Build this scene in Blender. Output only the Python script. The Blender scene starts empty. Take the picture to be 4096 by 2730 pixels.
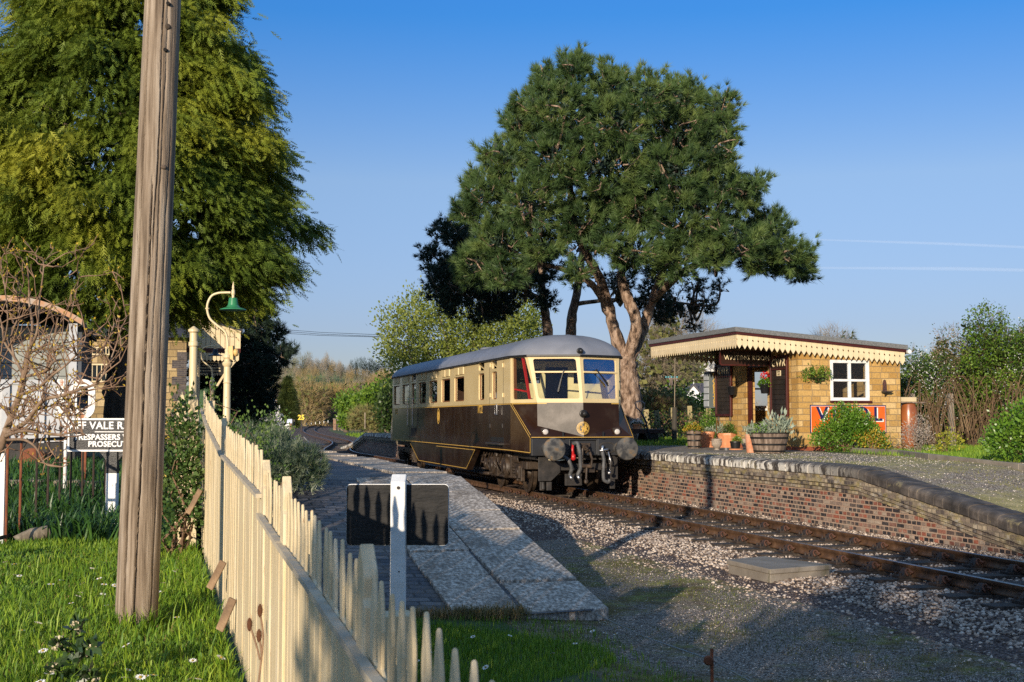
import bpy, math, random
import numpy as np
from mathutils import Vector, Matrix
random.seed(7); rng = np.random.default_rng(7)
SC = bpy.context.scene; COL = SC.collection
R = math.radians; PI = math.pi

# ---------------------------------------------------------------- camera
H = 1.77
cam = bpy.data.cameras.new("camera"); camo = bpy.data.objects.new("camera", cam); COL.objects.link(camo)
cam.sensor_width = 36.0; cam.lens = 45.70
PITCH = math.atan(310 / 5200)
camo.location = (0, 0, H); camo.rotation_euler = (R(90) + PITCH, 0, 0)
cam.clip_start = 0.1; cam.clip_end = 20000
cam.dof.use_dof = True; cam.dof.focus_distance = 27.0; cam.dof.aperture_fstop = 13.0
SC.camera = camo
# ---------------------------------------------------------------- sky and sun
SUN_AZ = (-0.322, -0.947)          # horizontal direction towards the sun
SUN_EL = R(11.5)
world = bpy.data.worlds.new("World"); SC.world = world; world.use_nodes = True
nt = world.node_tree; bg = nt.nodes['Background']
sky = nt.nodes.new('ShaderNodeTexSky'); sky.sky_type = 'NISHITA'; sky.sun_disc = False
sky.sun_elevation = SUN_EL
sky.sun_rotation = math.atan2(SUN_AZ[0], SUN_AZ[1])
sky.altitude = 100; sky.air_density = 1.0; sky.dust_density = 0.25; sky.ozone_density = 2.6
_tc = nt.nodes.new('ShaderNodeTexCoord'); _sp = nt.nodes.new('ShaderNodeSeparateXYZ'); nt.links.new(_tc.outputs['Generated'], _sp.inputs[0])
_cr = nt.nodes.new('ShaderNodeValToRGB'); _e = _cr.color_ramp.elements     # clear spring sky: pale low down, deep blue above; overhead boost added to fill shade
for _p, _c in ((0.0, (.21, .215, .315)), (.07, (.235, .23, .332)), (.18, (.33, .315, .370)), (.30, (.105, .273, .455)), (.42, (.09, .27, .56)), (.55, (1.25, .98, .74)), (1.0, (1.35, 1.0, .72))):
    _n = _e.new(_p); _n.color = (*_c, 1)
_e.remove(_e[0]); _e.remove(_e[len(_e) - 1])
_mx = nt.nodes.new('ShaderNodeMix'); _mx.data_type = 'RGBA'; _mx.blend_type = 'MULTIPLY'; _mx.inputs[0].default_value = 1
_hs = nt.nodes.new('ShaderNodeVectorMath'); _hs.operation = 'SCALE'; _hs.inputs[3].default_value = 2.0
nt.links.new(_sp.outputs[2], _cr.inputs[0]); nt.links.new(sky.outputs[0], _mx.inputs[6]); nt.links.new(_cr.outputs[0], _mx.inputs[7])
nt.links.new(_mx.outputs[2], _hs.inputs[0]); nt.links.new(_hs.outputs[0], bg.inputs[0])
bg.inputs[1].default_value = 0.15
sun = bpy.data.lights.new("sun", 'SUN'); suno = bpy.data.objects.new("sun", sun); COL.objects.link(suno)
sun.energy = 5.0; sun.angle = R(0.5); sun.color = (1.0, 0.85, 0.66)
_sd = Vector((SUN_AZ[0] * math.cos(SUN_EL), SUN_AZ[1] * math.cos(SUN_EL), math.sin(SUN_EL)))
suno.rotation_euler = (-_sd).to_track_quat('-Z', 'Y').to_euler()
SC.view_settings.view_transform = 'Standard'; SC.view_settings.look = 'None'
SC.view_settings.exposure = 0.25; SC.view_settings.gamma = 1.0
SC.cycles.max_bounces = 8; SC.cycles.transparent_max_bounces = 24
SC.cycles.use_denoising = False

# ---------------------------------------------------------------- picture geometry -> real places
F = 5200.0
CP, SP = math.cos(PITCH), math.sin(PITCH)
def ray(px, py):
    x = (px - 2048) / F; y = -(py - 1365) / F
    return np.array([x, CP - y * SP, SP + y * CP])
def at(px, py, Y):                 # photo pixel seen at a distance Y
    d = ray(px, py); t = Y / d[1]; return np.array([d[0] * t, Y, H + d[2] * t])
def on_z(px, py, z):
    d = ray(px, py); t = (z - H) / d[2]; return np.array([d[0] * t, d[1] * t, z])
TH = math.atan2(.2653, .9642)
AX = np.array([-.2653, .9642, 0]); NX = np.array([.9642, .2653, 0])
def VS(v, s, z=0): return NX * v + AX * s + np.array([0, 0, z])
def vs(p): return float(p[0] * NX[0] + p[1] * NX[1]), float(p[0] * AX[0] + p[1] * AX[1])
def on_s(px, py, s):               # photo pixel on the upright plane across the track at s -> (v, z)
    d = ray(px, py); t = s / (d[0] * AX[0] + d[1] * AX[1]); p = d * t
    return vs(p)[0], H + p[2]
def on_v(px, py, v):               # photo pixel on the upright plane along the track at v -> (s, z)
    d = ray(px, py); t = v / (d[0] * NX[0] + d[1] * NX[1]); p = d * t
    return vs(p)[1], H + p[2]

# ---------------------------------------------------------------- objects
def tag(o, label=None, cat=None, group=None, kind=None):
    if label: o['label'] = label
    if cat: o['category'] = cat
    if group: o['group'] = group
    if kind: o['kind'] = kind
    return o
def thing(name, label, cat, loc=(0, 0, 0), rot=0.0, group=None):
    o = bpy.data.objects.new(name, None); COL.objects.link(o)
    o.empty_display_size = .1
    o.location = Vector([float(q) for q in loc]); o.rotation_euler = (0, 0, rot)
    return tag(o, label, cat, group)
def copy_tree(o, parent=None):
    c = o.copy(); COL.objects.link(c)
    if parent is not None: c.parent = parent
    for ch in list(o.children): copy_tree(ch, c)
    return c
def link_mesh(name, me, mat, parent=None, smooth=False, bevel=0, seg=2):
    if mat is not None:
        for m in (mat if isinstance(mat, (list, tuple)) else [mat]): me.materials.append(m)
    if smooth:
        me.shade_smooth()
        if smooth is not True: me.set_sharp_from_angle(angle=R(smooth))
    o = bpy.data.objects.new(name, me); COL.objects.link(o)
    if parent is not None: o.parent = parent
    if bevel:
        b = o.modifiers.new('bevel', 'BEVEL'); b.width = bevel; b.segments = seg; b.limit_method = 'ANGLE'; b.angle_limit = R(35)
    return o
def np_mesh(name, V, Fc, mat, parent=None, smooth=False, attr=None):
    V = np.ascontiguousarray(V, np.float32); Fc = np.ascontiguousarray(Fc, np.int32)
    me = bpy.data.meshes.new(name); n, k = Fc.shape
    me.vertices.add(len(V)); me.vertices.foreach_set('co', V.ravel())
    me.loops.add(n * k); me.loops.foreach_set('vertex_index', Fc.ravel())
    me.polygons.add(n); me.polygons.foreach_set('loop_start', np.arange(0, n * k, k, dtype=np.int32))
    me.polygons.foreach_set('loop_total', np.full(n, k, np.int32))
    me.update(calc_edges=True)
    return link_mesh(name, me, mat, parent, smooth)

class MB:
    def __init__(self): self.V = []; self.F = []
    def add(self, V, Fc):
        b = len(self.V); self.V += [tuple(map(float, v)) for v in V]; self.F += [tuple(int(i) + b for i in f) for f in Fc]; return self
    def box(self, x0, x1, y0, y1, z0, z1):
        V = [(x0, y0, z0), (x1, y0, z0), (x1, y1, z0), (x0, y1, z0), (x0, y0, z1), (x1, y0, z1), (x1, y1, z1), (x0, y1, z1)]
        return self.add(V, [(0, 3, 2, 1), (4, 5, 6, 7), (0, 1, 5, 4), (1, 2, 6, 5), (2, 3, 7, 6), (3, 0, 4, 7)])
    def hexa(self, V): return self.add(V, [(0, 3, 2, 1), (4, 5, 6, 7), (0, 1, 5, 4), (1, 2, 6, 5), (2, 3, 7, 6), (3, 0, 4, 7)])
    def beam(self, p, q, w, h, up=(0, 0, 1), w2=None, h2=None):
        p, q, up = Vector(p), Vector(q), Vector(up); d = (q - p).normalized()
        sx = d.cross(up)
        if sx.length < 1e-4: sx = d.cross(Vector((0, 1, 0)))
        sx.normalize(); sz = sx.cross(d); w2 = w if w2 is None else w2; h2 = h if h2 is None else h2
        V = []
        for c, a, b in ((p, w, h), (q, w2, h2)):
            V += [c - sx * a / 2 - sz * b / 2, c + sx * a / 2 - sz * b / 2, c + sx * a / 2 + sz * b / 2, c - sx * a / 2 + sz * b / 2]
        return self.add(V, [(0, 1, 2, 3), (7, 6, 5, 4), (0, 4, 5, 1), (1, 5, 6, 2), (2, 6, 7, 3), (3, 7, 4, 0)])
    def tube(self, pts, r, n=8, caps=True):
        pts = [Vector([float(c) for c in p]) for p in pts]
        rs = [r] * len(pts) if not hasattr(r, '__len__') else list(r)
        up = Vector((.13, .21, .97)); V = []; Fc = []
        for i, p in enumerate(pts):
            d = (pts[min(i + 1, len(pts) - 1)] - pts[max(i - 1, 0)]).normalized()
            a = d.cross(up)
            if a.length < .05: a = d.cross(Vector((1, 0, 0)))
            a.normalize(); b = d.cross(a)
            for k in range(n):
                t = 2 * PI * k / n; V.append(p + (a * math.cos(t) + b * math.sin(t)) * rs[i])
        for i in range(len(pts) - 1):
            for k in range(n):
                k2 = (k + 1) % n; Fc.append((i * n + k, (i + 1) * n + k, (i + 1) * n + k2, i * n + k2))
        if caps:
            Fc.append(tuple(range(n))); Fc.append(tuple((len(pts) - 1) * n + k for k in reversed(range(n))))
        return self.add(V, Fc)
    def lathe(self, prof, n=24, c=(0, 0, 0), axis='z', caps=True):
        V = []; Fc = []
        for r, z in prof:
            for k in range(n):
                t = 2 * PI * k / n; x, y = r * math.cos(t), r * math.sin(t)
                q = (x, y, z) if axis == 'z' else ((x, z, y) if axis == 'y' else (z, x, y))
                V.append((q[0] + c[0], q[1] + c[1], q[2] + c[2]))
        m = len(prof); flip = axis == 'y'
        for i in range(m - 1):
            for k in range(n):
                k2 = (k + 1) % n; f = (i * n + k, i * n + k2, (i + 1) * n + k2, (i + 1) * n + k); Fc.append(f[::-1] if flip else f)
        if caps:
            a = tuple(reversed(range(n))); b = tuple((m - 1) * n + k for k in range(n))
            Fc += [a[::-1], b[::-1]] if flip else [a, b]
        return self.add(V, Fc)
    def prism(self, out, a, b, plane='xz'):       # outline extruded from a to b on the third axis
        def P(u, w, t): return (u, t, w) if plane == 'xz' else ((u, w, t) if plane == 'xy' else (t, u, w))
        n = len(out); V = [P(u, w, a) for u, w in out] + [P(u, w, b) for u, w in out]
        Fc = [tuple(range(n)), tuple(reversed(range(n, 2 * n)))]
        Fc += [(i, n + i, n + (i + 1) % n, (i + 1) % n) for i in range(n)]
        area = sum(out[i][0] * out[(i + 1) % n][1] - out[(i + 1) % n][0] * out[i][1] for i in range(n))
        fl = (area > 0) == (b > a)
        if plane == 'xz': fl = not fl
        if fl: Fc = [f[::-1] for f in Fc]
        return self.add(V, Fc)
    def ring(self, outer, inner, a, b, plane='xz'):   # frame between two outlines with the same number of points
        def P(u, w, t): return (u, t, w) if plane == 'xz' else ((u, w, t) if plane == 'xy' else (t, u, w))
        n = len(outer)
        V = [P(*p, a) for p in outer] + [P(*p, a) for p in inner] + [P(*p, b) for p in outer] + [P(*p, b) for p in inner]
        Fc = []
        for i in range(n):
            j = (i + 1) % n
            Fc += [(i, j, n + j, n + i), (2 * n + i, 3 * n + i, 3 * n + j, 2 * n + j), (i, 2 * n + i, 2 * n + j, j), (n + i, n + j, 3 * n + j, 3 * n + i)]
        return self.add(V, Fc)
    def build(self, name, mat, parent=None, smooth=False, bevel=0, seg=2):
        me = bpy.data.meshes.new(name); me.from_pydata(self.V, [], self.F); me.update()
        return link_mesh(name, me, mat, parent, smooth, bevel, seg)
def rrect(x0, x1, z0, z1, r, n=4):
    P = []
    for cx, cz, a0 in ((x1 - r, z1 - r, 0), (x0 + r, z1 - r, 90), (x0 + r, z0 + r, 180), (x1 - r, z0 + r, 270)):
        for k in range(n + 1):
            a = R(a0 + 90 * k / n); P.append((cx + r * math.cos(a), cz + r * math.sin(a)))
    return P
def rpoly(pts, r, n=4):                            # polygon with rounded corners
    out = []; m = len(pts)
    for i in range(m):
        p0, p, p1 = Vector(pts[i - 1]), Vector(pts[i]), Vector(pts[(i + 1) % m])
        a = (p0 - p).normalized(); b = (p1 - p).normalized()
        A = p + a * r; B = p + b * r
        for k in range(n + 1):
            t = k / n; q = A * (1 - t) ** 2 + p * 2 * t * (1 - t) + B * t * t; out.append((q.x, q.y))
    return out
_txt = 0
def lettering(body, size, mat, parent, loc, rot=(R(90), 0, 0), depth=.004, bold=0.0, ax='CENTER', sx=1.0, name='lettering', space=1.0):
    cu = bpy.data.curves.new('txt', 'FONT'); cu.body = body; cu.size = size; cu.extrude = depth; cu.offset = bold
    cu.align_x = ax; cu.align_y = 'CENTER'; cu.space_character = space; cu.resolution_u = 4
    o = bpy.data.objects.new('txt', cu); COL.objects.link(o)
    dg = bpy.context.evaluated_depsgraph_get()
    me = bpy.data.meshes.new_from_object(o.evaluated_get(dg)); bpy.data.objects.remove(o)
    me.materials.clear(); me.materials.append(mat)
    t = bpy.data.objects.new(name, me); COL.objects.link(t); t.parent = parent
    t.location = Vector([float(q) for q in loc]); t.rotation_euler = rot; t.scale = (sx, 1, 1)
    return t

# ---------------------------------------------------------------- materials
def lin(c):
    if isinstance(c, str):
        c = c.lstrip('#'); c = [int(c[i:i + 2], 16) / 255 for i in (0, 2, 4)]
        c = [x / 12.92 if x <= .04045 else ((x + .055) / 1.055) ** 2.4 for x in c]
    return (c[0], c[1], c[2], 1)
def nodes(m):
    m.use_nodes = True; t = m.node_tree; return t, t.nodes, t.links, t.nodes['Principled BSDF']
def ramp(N, stops):
    r = N.new('ShaderNodeValToRGB'); e = r.color_ramp.elements
    while len(e) < len(stops): e.new(.5)
    for i, (p, c) in enumerate(stops): e[i].position = p; e[i].color = lin(c)
    return r
def noise(N, L, vec, scale, detail=5, rough=.55, dist=0):
    n = N.new('ShaderNodeTexNoise'); n.inputs['Scale'].default_value = scale; n.inputs['Detail'].default_value = detail
    n.inputs['Roughness'].default_value = rough; n.inputs['Distortion'].default_value = dist
    if vec is not None: L.new(vec, n.inputs['Vector'])
    return n
def mapping(N, L, scale=(1, 1, 1), rot=(0, 0, 0), which='Object'):
    tc = N.new('ShaderNodeTexCoord'); mp = N.new('ShaderNodeMapping'); mp.inputs['Scale'].default_value = scale; mp.inputs['Rotation'].default_value = rot
    L.new(tc.outputs[which], mp.inputs['Vector']); return mp.outputs[0]
def mixc(N, L, fac, a, b, mode='MIX'):
    m = N.new('ShaderNodeMix'); m.data_type = 'RGBA'; m.blend_type = mode
    for sock, v in ((0, fac), (6, a), (7, b)):
        if hasattr(v, 'is_linked') or hasattr(v, 'links'): L.new(v, m.inputs[sock])
        elif sock == 0: m.inputs[0].default_value = v
        else: m.inputs[sock].default_value = lin(v)
    return m.outputs[2]
def bump(N, L, height, strength, dist=.01, normal=None):
    b = N.new('ShaderNodeBump'); b.inputs['Strength'].default_value = strength; b.inputs['Distance'].default_value = dist
    L.new(height, b.inputs['Height'])
    if normal is not None: L.new(normal, b.inputs['Normal'])
    return b.outputs[0]
def maths(N, L, op, a, b=None):
    m = N.new('ShaderNodeMath'); m.operation = op
    for i, v in enumerate((a, b)):
        if v is None: continue
        if hasattr(v, 'links'): L.new(v, m.inputs[i])
        else: m.inputs[i].default_value = v
    return m.outputs[0]
def mat(name, stops, scale=6, detail=6, rough=.7, bmp=0, bscale=None, stretch=(1, 1, 1), metal=0, spec=.4, dirt=None, which='Object', bdist=.01, coat=0, trans=0):
    m = bpy.data.materials.new(name); t, N, L, P = nodes(m)
    v = mapping(N, L, stretch, which=which)
    n = noise(N, L, v, scale, detail); r = ramp(N, stops); L.new(n.outputs[0], r.inputs[0]); col = r.outputs[0]
    if dirt:                                         # (colour, noise scale, threshold, softness)
        n2 = noise(N, L, v, dirt[1], 8, .65); r2 = ramp(N, [(max(0, dirt[2] - dirt[3]), (0, 0, 0)), (min(1, dirt[2] + dirt[3]), (1, 1, 1))])
        L.new(n2.outputs[0], r2.inputs[0]); col = mixc(N, L, r2.outputs[0], col, dirt[0])
    L.new(col, P.inputs['Base Color']); P.inputs['Roughness'].default_value = rough; P.inputs['Metallic'].default_value = metal
    P.inputs['Specular IOR Level'].default_value = spec; P.inputs['Coat Weight'].default_value = coat
    if bmp:
        nb = noise(N, L, v, bscale or scale * 4, 8, .6); L.new(bump(N, L, nb.outputs[0], bmp, bdist), P.inputs['Normal'])
    if trans:                                        # thin leaves let some light through
        tr = N.new('ShaderNodeBsdfTranslucent'); L.new(col, tr.inputs['Color']); mx = N.new('ShaderNodeMixShader'); mx.inputs[0].default_value = trans
        L.new(P.outputs[0], mx.inputs[1]); L.new(tr.outputs[0], mx.inputs[2]); L.new(mx.outputs[0], N['Material Output'].inputs[0])
    return m
def flat(name, c, rough=.5, metal=0, var=.12, **k):
    c = lin(c)[:3]; a = tuple(x * (1 - var) for x in c); b = tuple(min(1, x * (1 + var)) for x in c)
    return mat(name, [(.3, a), (.7, b)], scale=k.pop('scale', 4), rough=rough, metal=metal, **k)
def brick_mat(name, stops, bw, bh, mortar, msize=.012, rough=.85, axes='xz', off=.5, squash=1, sqf=2, stain=None, bmp=.6, warp=0):
    m = bpy.data.materials.new(name); t, N, L, P = nodes(m)
    tc = N.new('ShaderNodeTexCoord'); sp = N.new('ShaderNodeSeparateXYZ'); L.new(tc.outputs['Object'], sp.inputs[0])
    cb = N.new('ShaderNodeCombineXYZ'); ix = {'x': 0, 'y': 1, 'z': 2}
    if axes == 'mix': L.new(maths(N, L, 'ADD', sp.outputs[0], sp.outputs[1]), cb.inputs[0]); L.new(sp.outputs[2], cb.inputs[1])
    else: L.new(sp.outputs[ix[axes[0]]], cb.inputs[0]); L.new(sp.outputs[ix[axes[1]]], cb.inputs[1])
    vec = cb.outputs[0]
    nw = noise(N, L, tc.outputs['Object'], 9, 3)
    vm = N.new('ShaderNodeVectorMath'); vm.operation = 'MULTIPLY_ADD'; L.new(nw.outputs[1], vm.inputs[0]); vm.inputs[1].default_value = (warp or .012,) * 3; L.new(vec, vm.inputs[2]); vec = vm.outputs[0]
    b = N.new('ShaderNodeTexBrick'); L.new(vec, b.inputs['Vector']); b.offset = off; b.squash = squash; b.squash_frequency = sqf
    b.inputs['Color1'].default_value = (0, 0, 0, 1); b.inputs['Color2'].default_value = (1, 1, 1, 1); b.inputs['Mortar'].default_value = (.5, .5, .5, 1)
    b.inputs['Scale'].default_value = 1; b.inputs['Mortar Size'].default_value = msize; b.inputs['Brick Width'].default_value = bw; b.inputs['Row Height'].default_value = bh
    b.inputs['Mortar Smooth'].default_value = .25; b.inputs['Bias'].default_value = 0
    r = ramp(N, stops); L.new(b.outputs['Color'], r.inputs[0]); col = r.outputs[0]
    n1 = noise(N, L, tc.outputs['Object'], 22, 8, .7)
    rr = ramp(N, [(.25, (.55, .55, .55)), (.75, (1.35, 1.35, 1.35))]); L.new(n1.outputs[0], rr.inputs[0])
    col = mixc(N, L, 1.0, col, rr.outputs[0], 'MULTIPLY')
    nm = noise(N, L, tc.outputs['Object'], 30, 4)
    rm = ramp(N, [(.3, tuple(x * .75 for x in lin(mortar)[:3])), (.7, mortar)]); L.new(nm.outputs[0], rm.inputs[0])
    col = mixc(N, L, b.outputs['Fac'], col, rm.outputs[0])
    for st in (stain or []):                         # (colour, scale vec, threshold, softness)
        mp = N.new('ShaderNodeMapping'); mp.inputs['Scale'].default_value = st[1]; L.new(tc.outputs['Object'], mp.inputs[0])
        ns = noise(N, L, mp.outputs[0], 1, 9, .7); rs = ramp(N, [(st[2] - st[3], (0, 0, 0)), (st[2] + st[3], (st[4],) * 3)]); L.new(ns.outputs[0], rs.inputs[0])
        col = mixc(N, L, rs.outputs[0], col, st[0])
    L.new(col, P.inputs['Base Color']); P.inputs['Roughness'].default_value = rough; P.inputs['Specular IOR Level'].default_value = .25
    h = maths(N, L, 'MULTIPLY_ADD', b.outputs['Fac'], -1.0)
    hh = maths(N, L, 'ADD', h, maths(N, L, 'MULTIPLY', n1.outputs[0], .5))
    L.new(bump(N, L, hh, bmp, .02), P.inputs['Normal'])
    return m
def glass_mat(name, tint=(.9, .95, 1), alpha=.85, rough=.02):
    m = bpy.data.materials.new(name); t, N, L, P = nodes(m)
    tr = N.new('ShaderNodeBsdfTransparent'); tr.inputs[0].default_value = (*tint, 1)
    gl = N.new('ShaderNodeBsdfGlossy'); gl.inputs['Roughness'].default_value = rough
    fr = N.new('ShaderNodeFresnel'); fr.inputs[0].default_value = 1.5
    ma = maths(N, L, 'MULTIPLY_ADD', fr.outputs[0], .55); N[-1].inputs[2].default_value = 1 - alpha
    mx = N.new('ShaderNodeMixShader'); L.new(ma, mx.inputs[0]); L.new(tr.outputs[0], mx.inputs[1]); L.new(gl.outputs[0], mx.inputs[2])
    L.new(mx.outputs[0], N['Material Output'].inputs[0]); return m

m_black = flat('black_paint', '#1c1c1d', .45, bmp=.15, bscale=40)
m_white = mat('white_paint', [(.3, (.62, .62, .60)), (.6, (.78, .78, .76))], 7, rough=.5, bmp=.15, bscale=60)
m_whitewood = mat('flaked_white_paint', [(.3, (.60, .60, .58)), (.6, (.78, .78, .76))], 7, rough=.55, bmp=.2, bscale=50, dirt=((.25, .22, .18), 14, .72, .05))
m_cream = mat('cream_paint', [(.3, (.62, .50, .30)), (.7, (.75, .62, .40))], 3, rough=.45, bmp=.08, bscale=25)
m_maroon = mat('maroon_paint', [(.3, (.045, .010, .008)), (.7, (.075, .016, .012))], 5, rough=.35)
m_choc = flat('chocolate_letterboard', (.030, .013, .008), .35)
m_creamletter = flat('cream_lettering', (.78, .66, .42), .5, var=.03)
m_whiteletter = flat('white_lettering', (.78, .77, .74), .5, var=.04)
m_gold = flat('gold_lettering', (.62, .38, .08), .4, var=.03)
m_iron = mat('rusty_black_iron', [(.3, (.02, .018, .016)), (.62, (.05, .03, .02)), (.8, (.14, .06, .03))], 9, rough=.7, bmp=.4, bscale=60)
m_darkmetal = mat('grimy_dark_metal', [(.3, (.012, .011, .010)), (.6, (.035, .030, .026)), (.8, (.07, .05, .035))], 6, rough=.55, bmp=.3, bscale=40)
m_oily = mat('oily_brown_metal', [(.3, (.018, .012, .008)), (.6, (.05, .034, .022)), (.8, (.12, .075, .045))], 7, rough=.5, bmp=.4, bscale=35)
m_rust = mat('rust', [(.3, (.12, .035, .015)), (.7, (.26, .09, .04))], 8, rough=.85, bmp=.3)
m_steel = flat('bright_steel', (.45, .45, .45), .3, metal=.9)
m_bark_pine = mat('pine_bark', [(.36, (.07, .045, .032)), (.47, (.24, .16, .11)), (.62, (.42, .31, .235))], 6, 10, .9, 1.0, 9, (1.3, 1.3, .5), bdist=.12)
m_bark = mat('grey_brown_bark', [(.3, (.06, .045, .032)), (.7, (.17, .125, .09))], 5, 8, .9, .9, 9, (1.6, 1.6, .35), bdist=.05)
m_twig = mat('brown_twig', [(.3, (.13, .075, .045)), (.7, (.30, .19, .12))], 9, 4, .8)
m_greytwig = mat('pale_grey_twig', [(.3, (.14, .11, .08)), (.7, (.30, .25, .17))], 2, 4, .85)
def leafm(name, a, b, c, scale=1.2, rough=.55, trans=.18, spec=.3):
    return mat(name, [(.30, a), (.5, b), (.70, c)], scale, 3, rough, spec=spec, trans=trans)
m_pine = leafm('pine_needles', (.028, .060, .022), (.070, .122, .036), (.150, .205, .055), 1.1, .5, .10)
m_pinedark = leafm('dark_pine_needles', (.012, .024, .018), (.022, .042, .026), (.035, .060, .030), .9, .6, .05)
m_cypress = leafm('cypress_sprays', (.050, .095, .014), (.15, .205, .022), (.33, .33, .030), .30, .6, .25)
m_yew = leafm('conical_conifer_sprays', (.020, .034, .008), (.045, .065, .014), (.080, .095, .020), .8, .6, .1)
m_poplar = leafm('young_yellow_green_leaves', (.11, .15, .025), (.19, .23, .04), (.29, .31, .06), 1.0, .55, .25)
m_hawthorn = leafm('fresh_green_leaves', (.05, .11, .012), (.11, .20, .02), (.20, .29, .03), 1.3, .5, .25)
m_shrub = leafm('glossy_green_leaves', (.050, .12, .012), (.10, .21, .02), (.20, .32, .035), 2.5, .38, .2, .5)
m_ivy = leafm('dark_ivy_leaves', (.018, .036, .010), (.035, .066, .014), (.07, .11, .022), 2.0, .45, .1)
m_olive = leafm('olive_scrub_leaves', (.07, .085, .025), (.13, .14, .04), (.20, .19, .06), .5, .7, .15)
m_goldleaf = leafm('golden_leaves', (.30, .20, .03), (.50, .34, .04), (.60, .42, .06), 4, .5, .25)
m_silver = leafm('silver_green_leaves', (.16, .20, .14), (.26, .31, .23), (.38, .42, .33), 4, .6, .1)
m_blossom = leafm('white_blossom', (.55, .53, .50), (.70, .69, .66), (.80, .80, .78), 3, .6, .2)
m_lav = leafm('lavender_leaves', (.035, .065, .028), (.10, .15, .075), (.25, .30, .21), 5, .6, .1)
# ================================================================ setting: ground, track bed, platforms
def rnd_mat(name, stops, nscale=1.0, mix=.5, rough=.7, trans=0, spec=.3):
    m = bpy.data.materials.new(name); t, N, L, P = nodes(m)
    g = N.new('ShaderNodeNewGeometry'); v = mapping(N, L); n = noise(N, L, v, nscale, 4)
    h = maths(N, L, 'ADD', maths(N, L, 'MULTIPLY', g.outputs['Random Per Island'], mix), maths(N, L, 'MULTIPLY', n.outputs[0], 1 - mix))
    r = ramp(N, stops); L.new(h, r.inputs[0]); L.new(r.outputs[0], P.inputs['Base Color']); P.inputs['Roughness'].default_value = rough
    P.inputs['Specular IOR Level'].default_value = spec
    if trans:
        tr = N.new('ShaderNodeBsdfTranslucent'); L.new(r.outputs[0], tr.inputs[0]); mx = N.new('ShaderNodeMixShader'); mx.inputs[0].default_value = trans
        L.new(P.outputs[0], mx.inputs[1]); L.new(tr.outputs[0], mx.inputs[2]); L.new(mx.outputs[0], N['Material Output'].inputs[0])
    return m
m_grass = rnd_mat('grass_blades', [(.22, (.055, .13, .010)), (.5, (.135, .255, .018)), (.78, (.31, .41, .04))], .9, .5, .5, .2)
m_drygrass = rnd_mat('dry_grass_blades', [(.25, (.10, .10, .03)), (.5, (.22, .17, .06)), (.75, (.34, .22, .10))], 2.0, .5, .7, .15)
m_soilgrass = mat('turf_ground', [(.3, (.020, .035, .008)), (.5, (.040, .070, .014)), (.7, (.07, .085, .025))], .8, 8, .9, .6, 30)
m_field = mat('field_ground', [(.3, (.055, .085, .020)), (.5, (.085, .110, .030)), (.7, (.12, .115, .045))], .05, 8, .95)
m_stone = rnd_mat('pink_ballast', [(.15, (.08, .055, .042)), (.36, (.25, .19, .145)), (.60, (.43, .34, .265)), (.85, (.60, .51, .42))], .5, .72, .85)
m_gravelstone = rnd_mat('grey_gravel', [(.15, (.12, .09, .07)), (.45, (.36, .29, .235)), (.7, (.56, .47, .39)), (.9, (.75, .68, .60))], .5, .8, .85)
def bed_mat(name, a, b, c, moss, mth, vs_=38):
    m = bpy.data.materials.new(name); t, N, L, P = nodes(m); v = mapping(N, L)
    vo = N.new('ShaderNodeTexVoronoi'); vo.inputs['Scale'].default_value = vs_; L.new(v, vo.inputs[0])
    sp = N.new('ShaderNodeSeparateColor'); L.new(vo.outputs['Color'], sp.inputs[0])
    r = ramp(N, [(.1, a), (.5, b), (.9, c)]); L.new(sp.outputs[0], r.inputs[0])
    ed = ramp(N, [(.0, (1, 1, 1)), (.75, (.25, .25, .25))]); L.new(vo.outputs['Distance'], ed.inputs[0])
    col = mixc(N, L, 1, r.outputs[0], ed.outputs[0], 'MULTIPLY')
    n = noise(N, L, v, .55, 8, .65); n2 = noise(N, L, v, 9, 6, .7)
    s = maths(N, L, 'ADD', maths(N, L, 'MULTIPLY', n.outputs[0], .7), maths(N, L, 'MULTIPLY', n2.outputs[0], .3))
    rm = ramp(N, [(mth - .05, (0, 0, 0)), (mth + .05, (.9, .9, .9))]); L.new(s, rm.inputs[0])
    n3 = noise(N, L, v, 3, 5); rmm = ramp(N, moss); L.new(n3.outputs[0], rmm.inputs[0])
    col = mixc(N, L, rm.outputs[0], col, rmm.outputs[0])
    L.new(col, P.inputs['Base Color']); P.inputs['Roughness'].default_value = .95; P.inputs['Specular IOR Level'].default_value = .2
    L.new(bump(N, L, vo.outputs['Distance'], .9, .03), P.inputs['Normal']); return m
MOSS = [(.3, (.085, .05, .018)), (.48, (.15, .12, .03)), (.62, (.24, .24, .05))]
m_ballast = bed_mat('ballast_bed', (.10, .07, .055), (.25, .17, .14), (.40, .31, .27), MOSS, .66)
m_gravel = bed_mat('fine_mossy_gravel', (.16, .12, .085), (.52, .42, .33), (.82, .71, .60), MOSS, .515, 58)
m_path = bed_mat('platform_gravel', (.36, .28, .20), (.62, .50, .38), (.80, .70, .58), [(.3, (.26, .22, .09)), (.5, (.38, .33, .13)), (.7, (.50, .42, .20))], .49)

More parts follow.
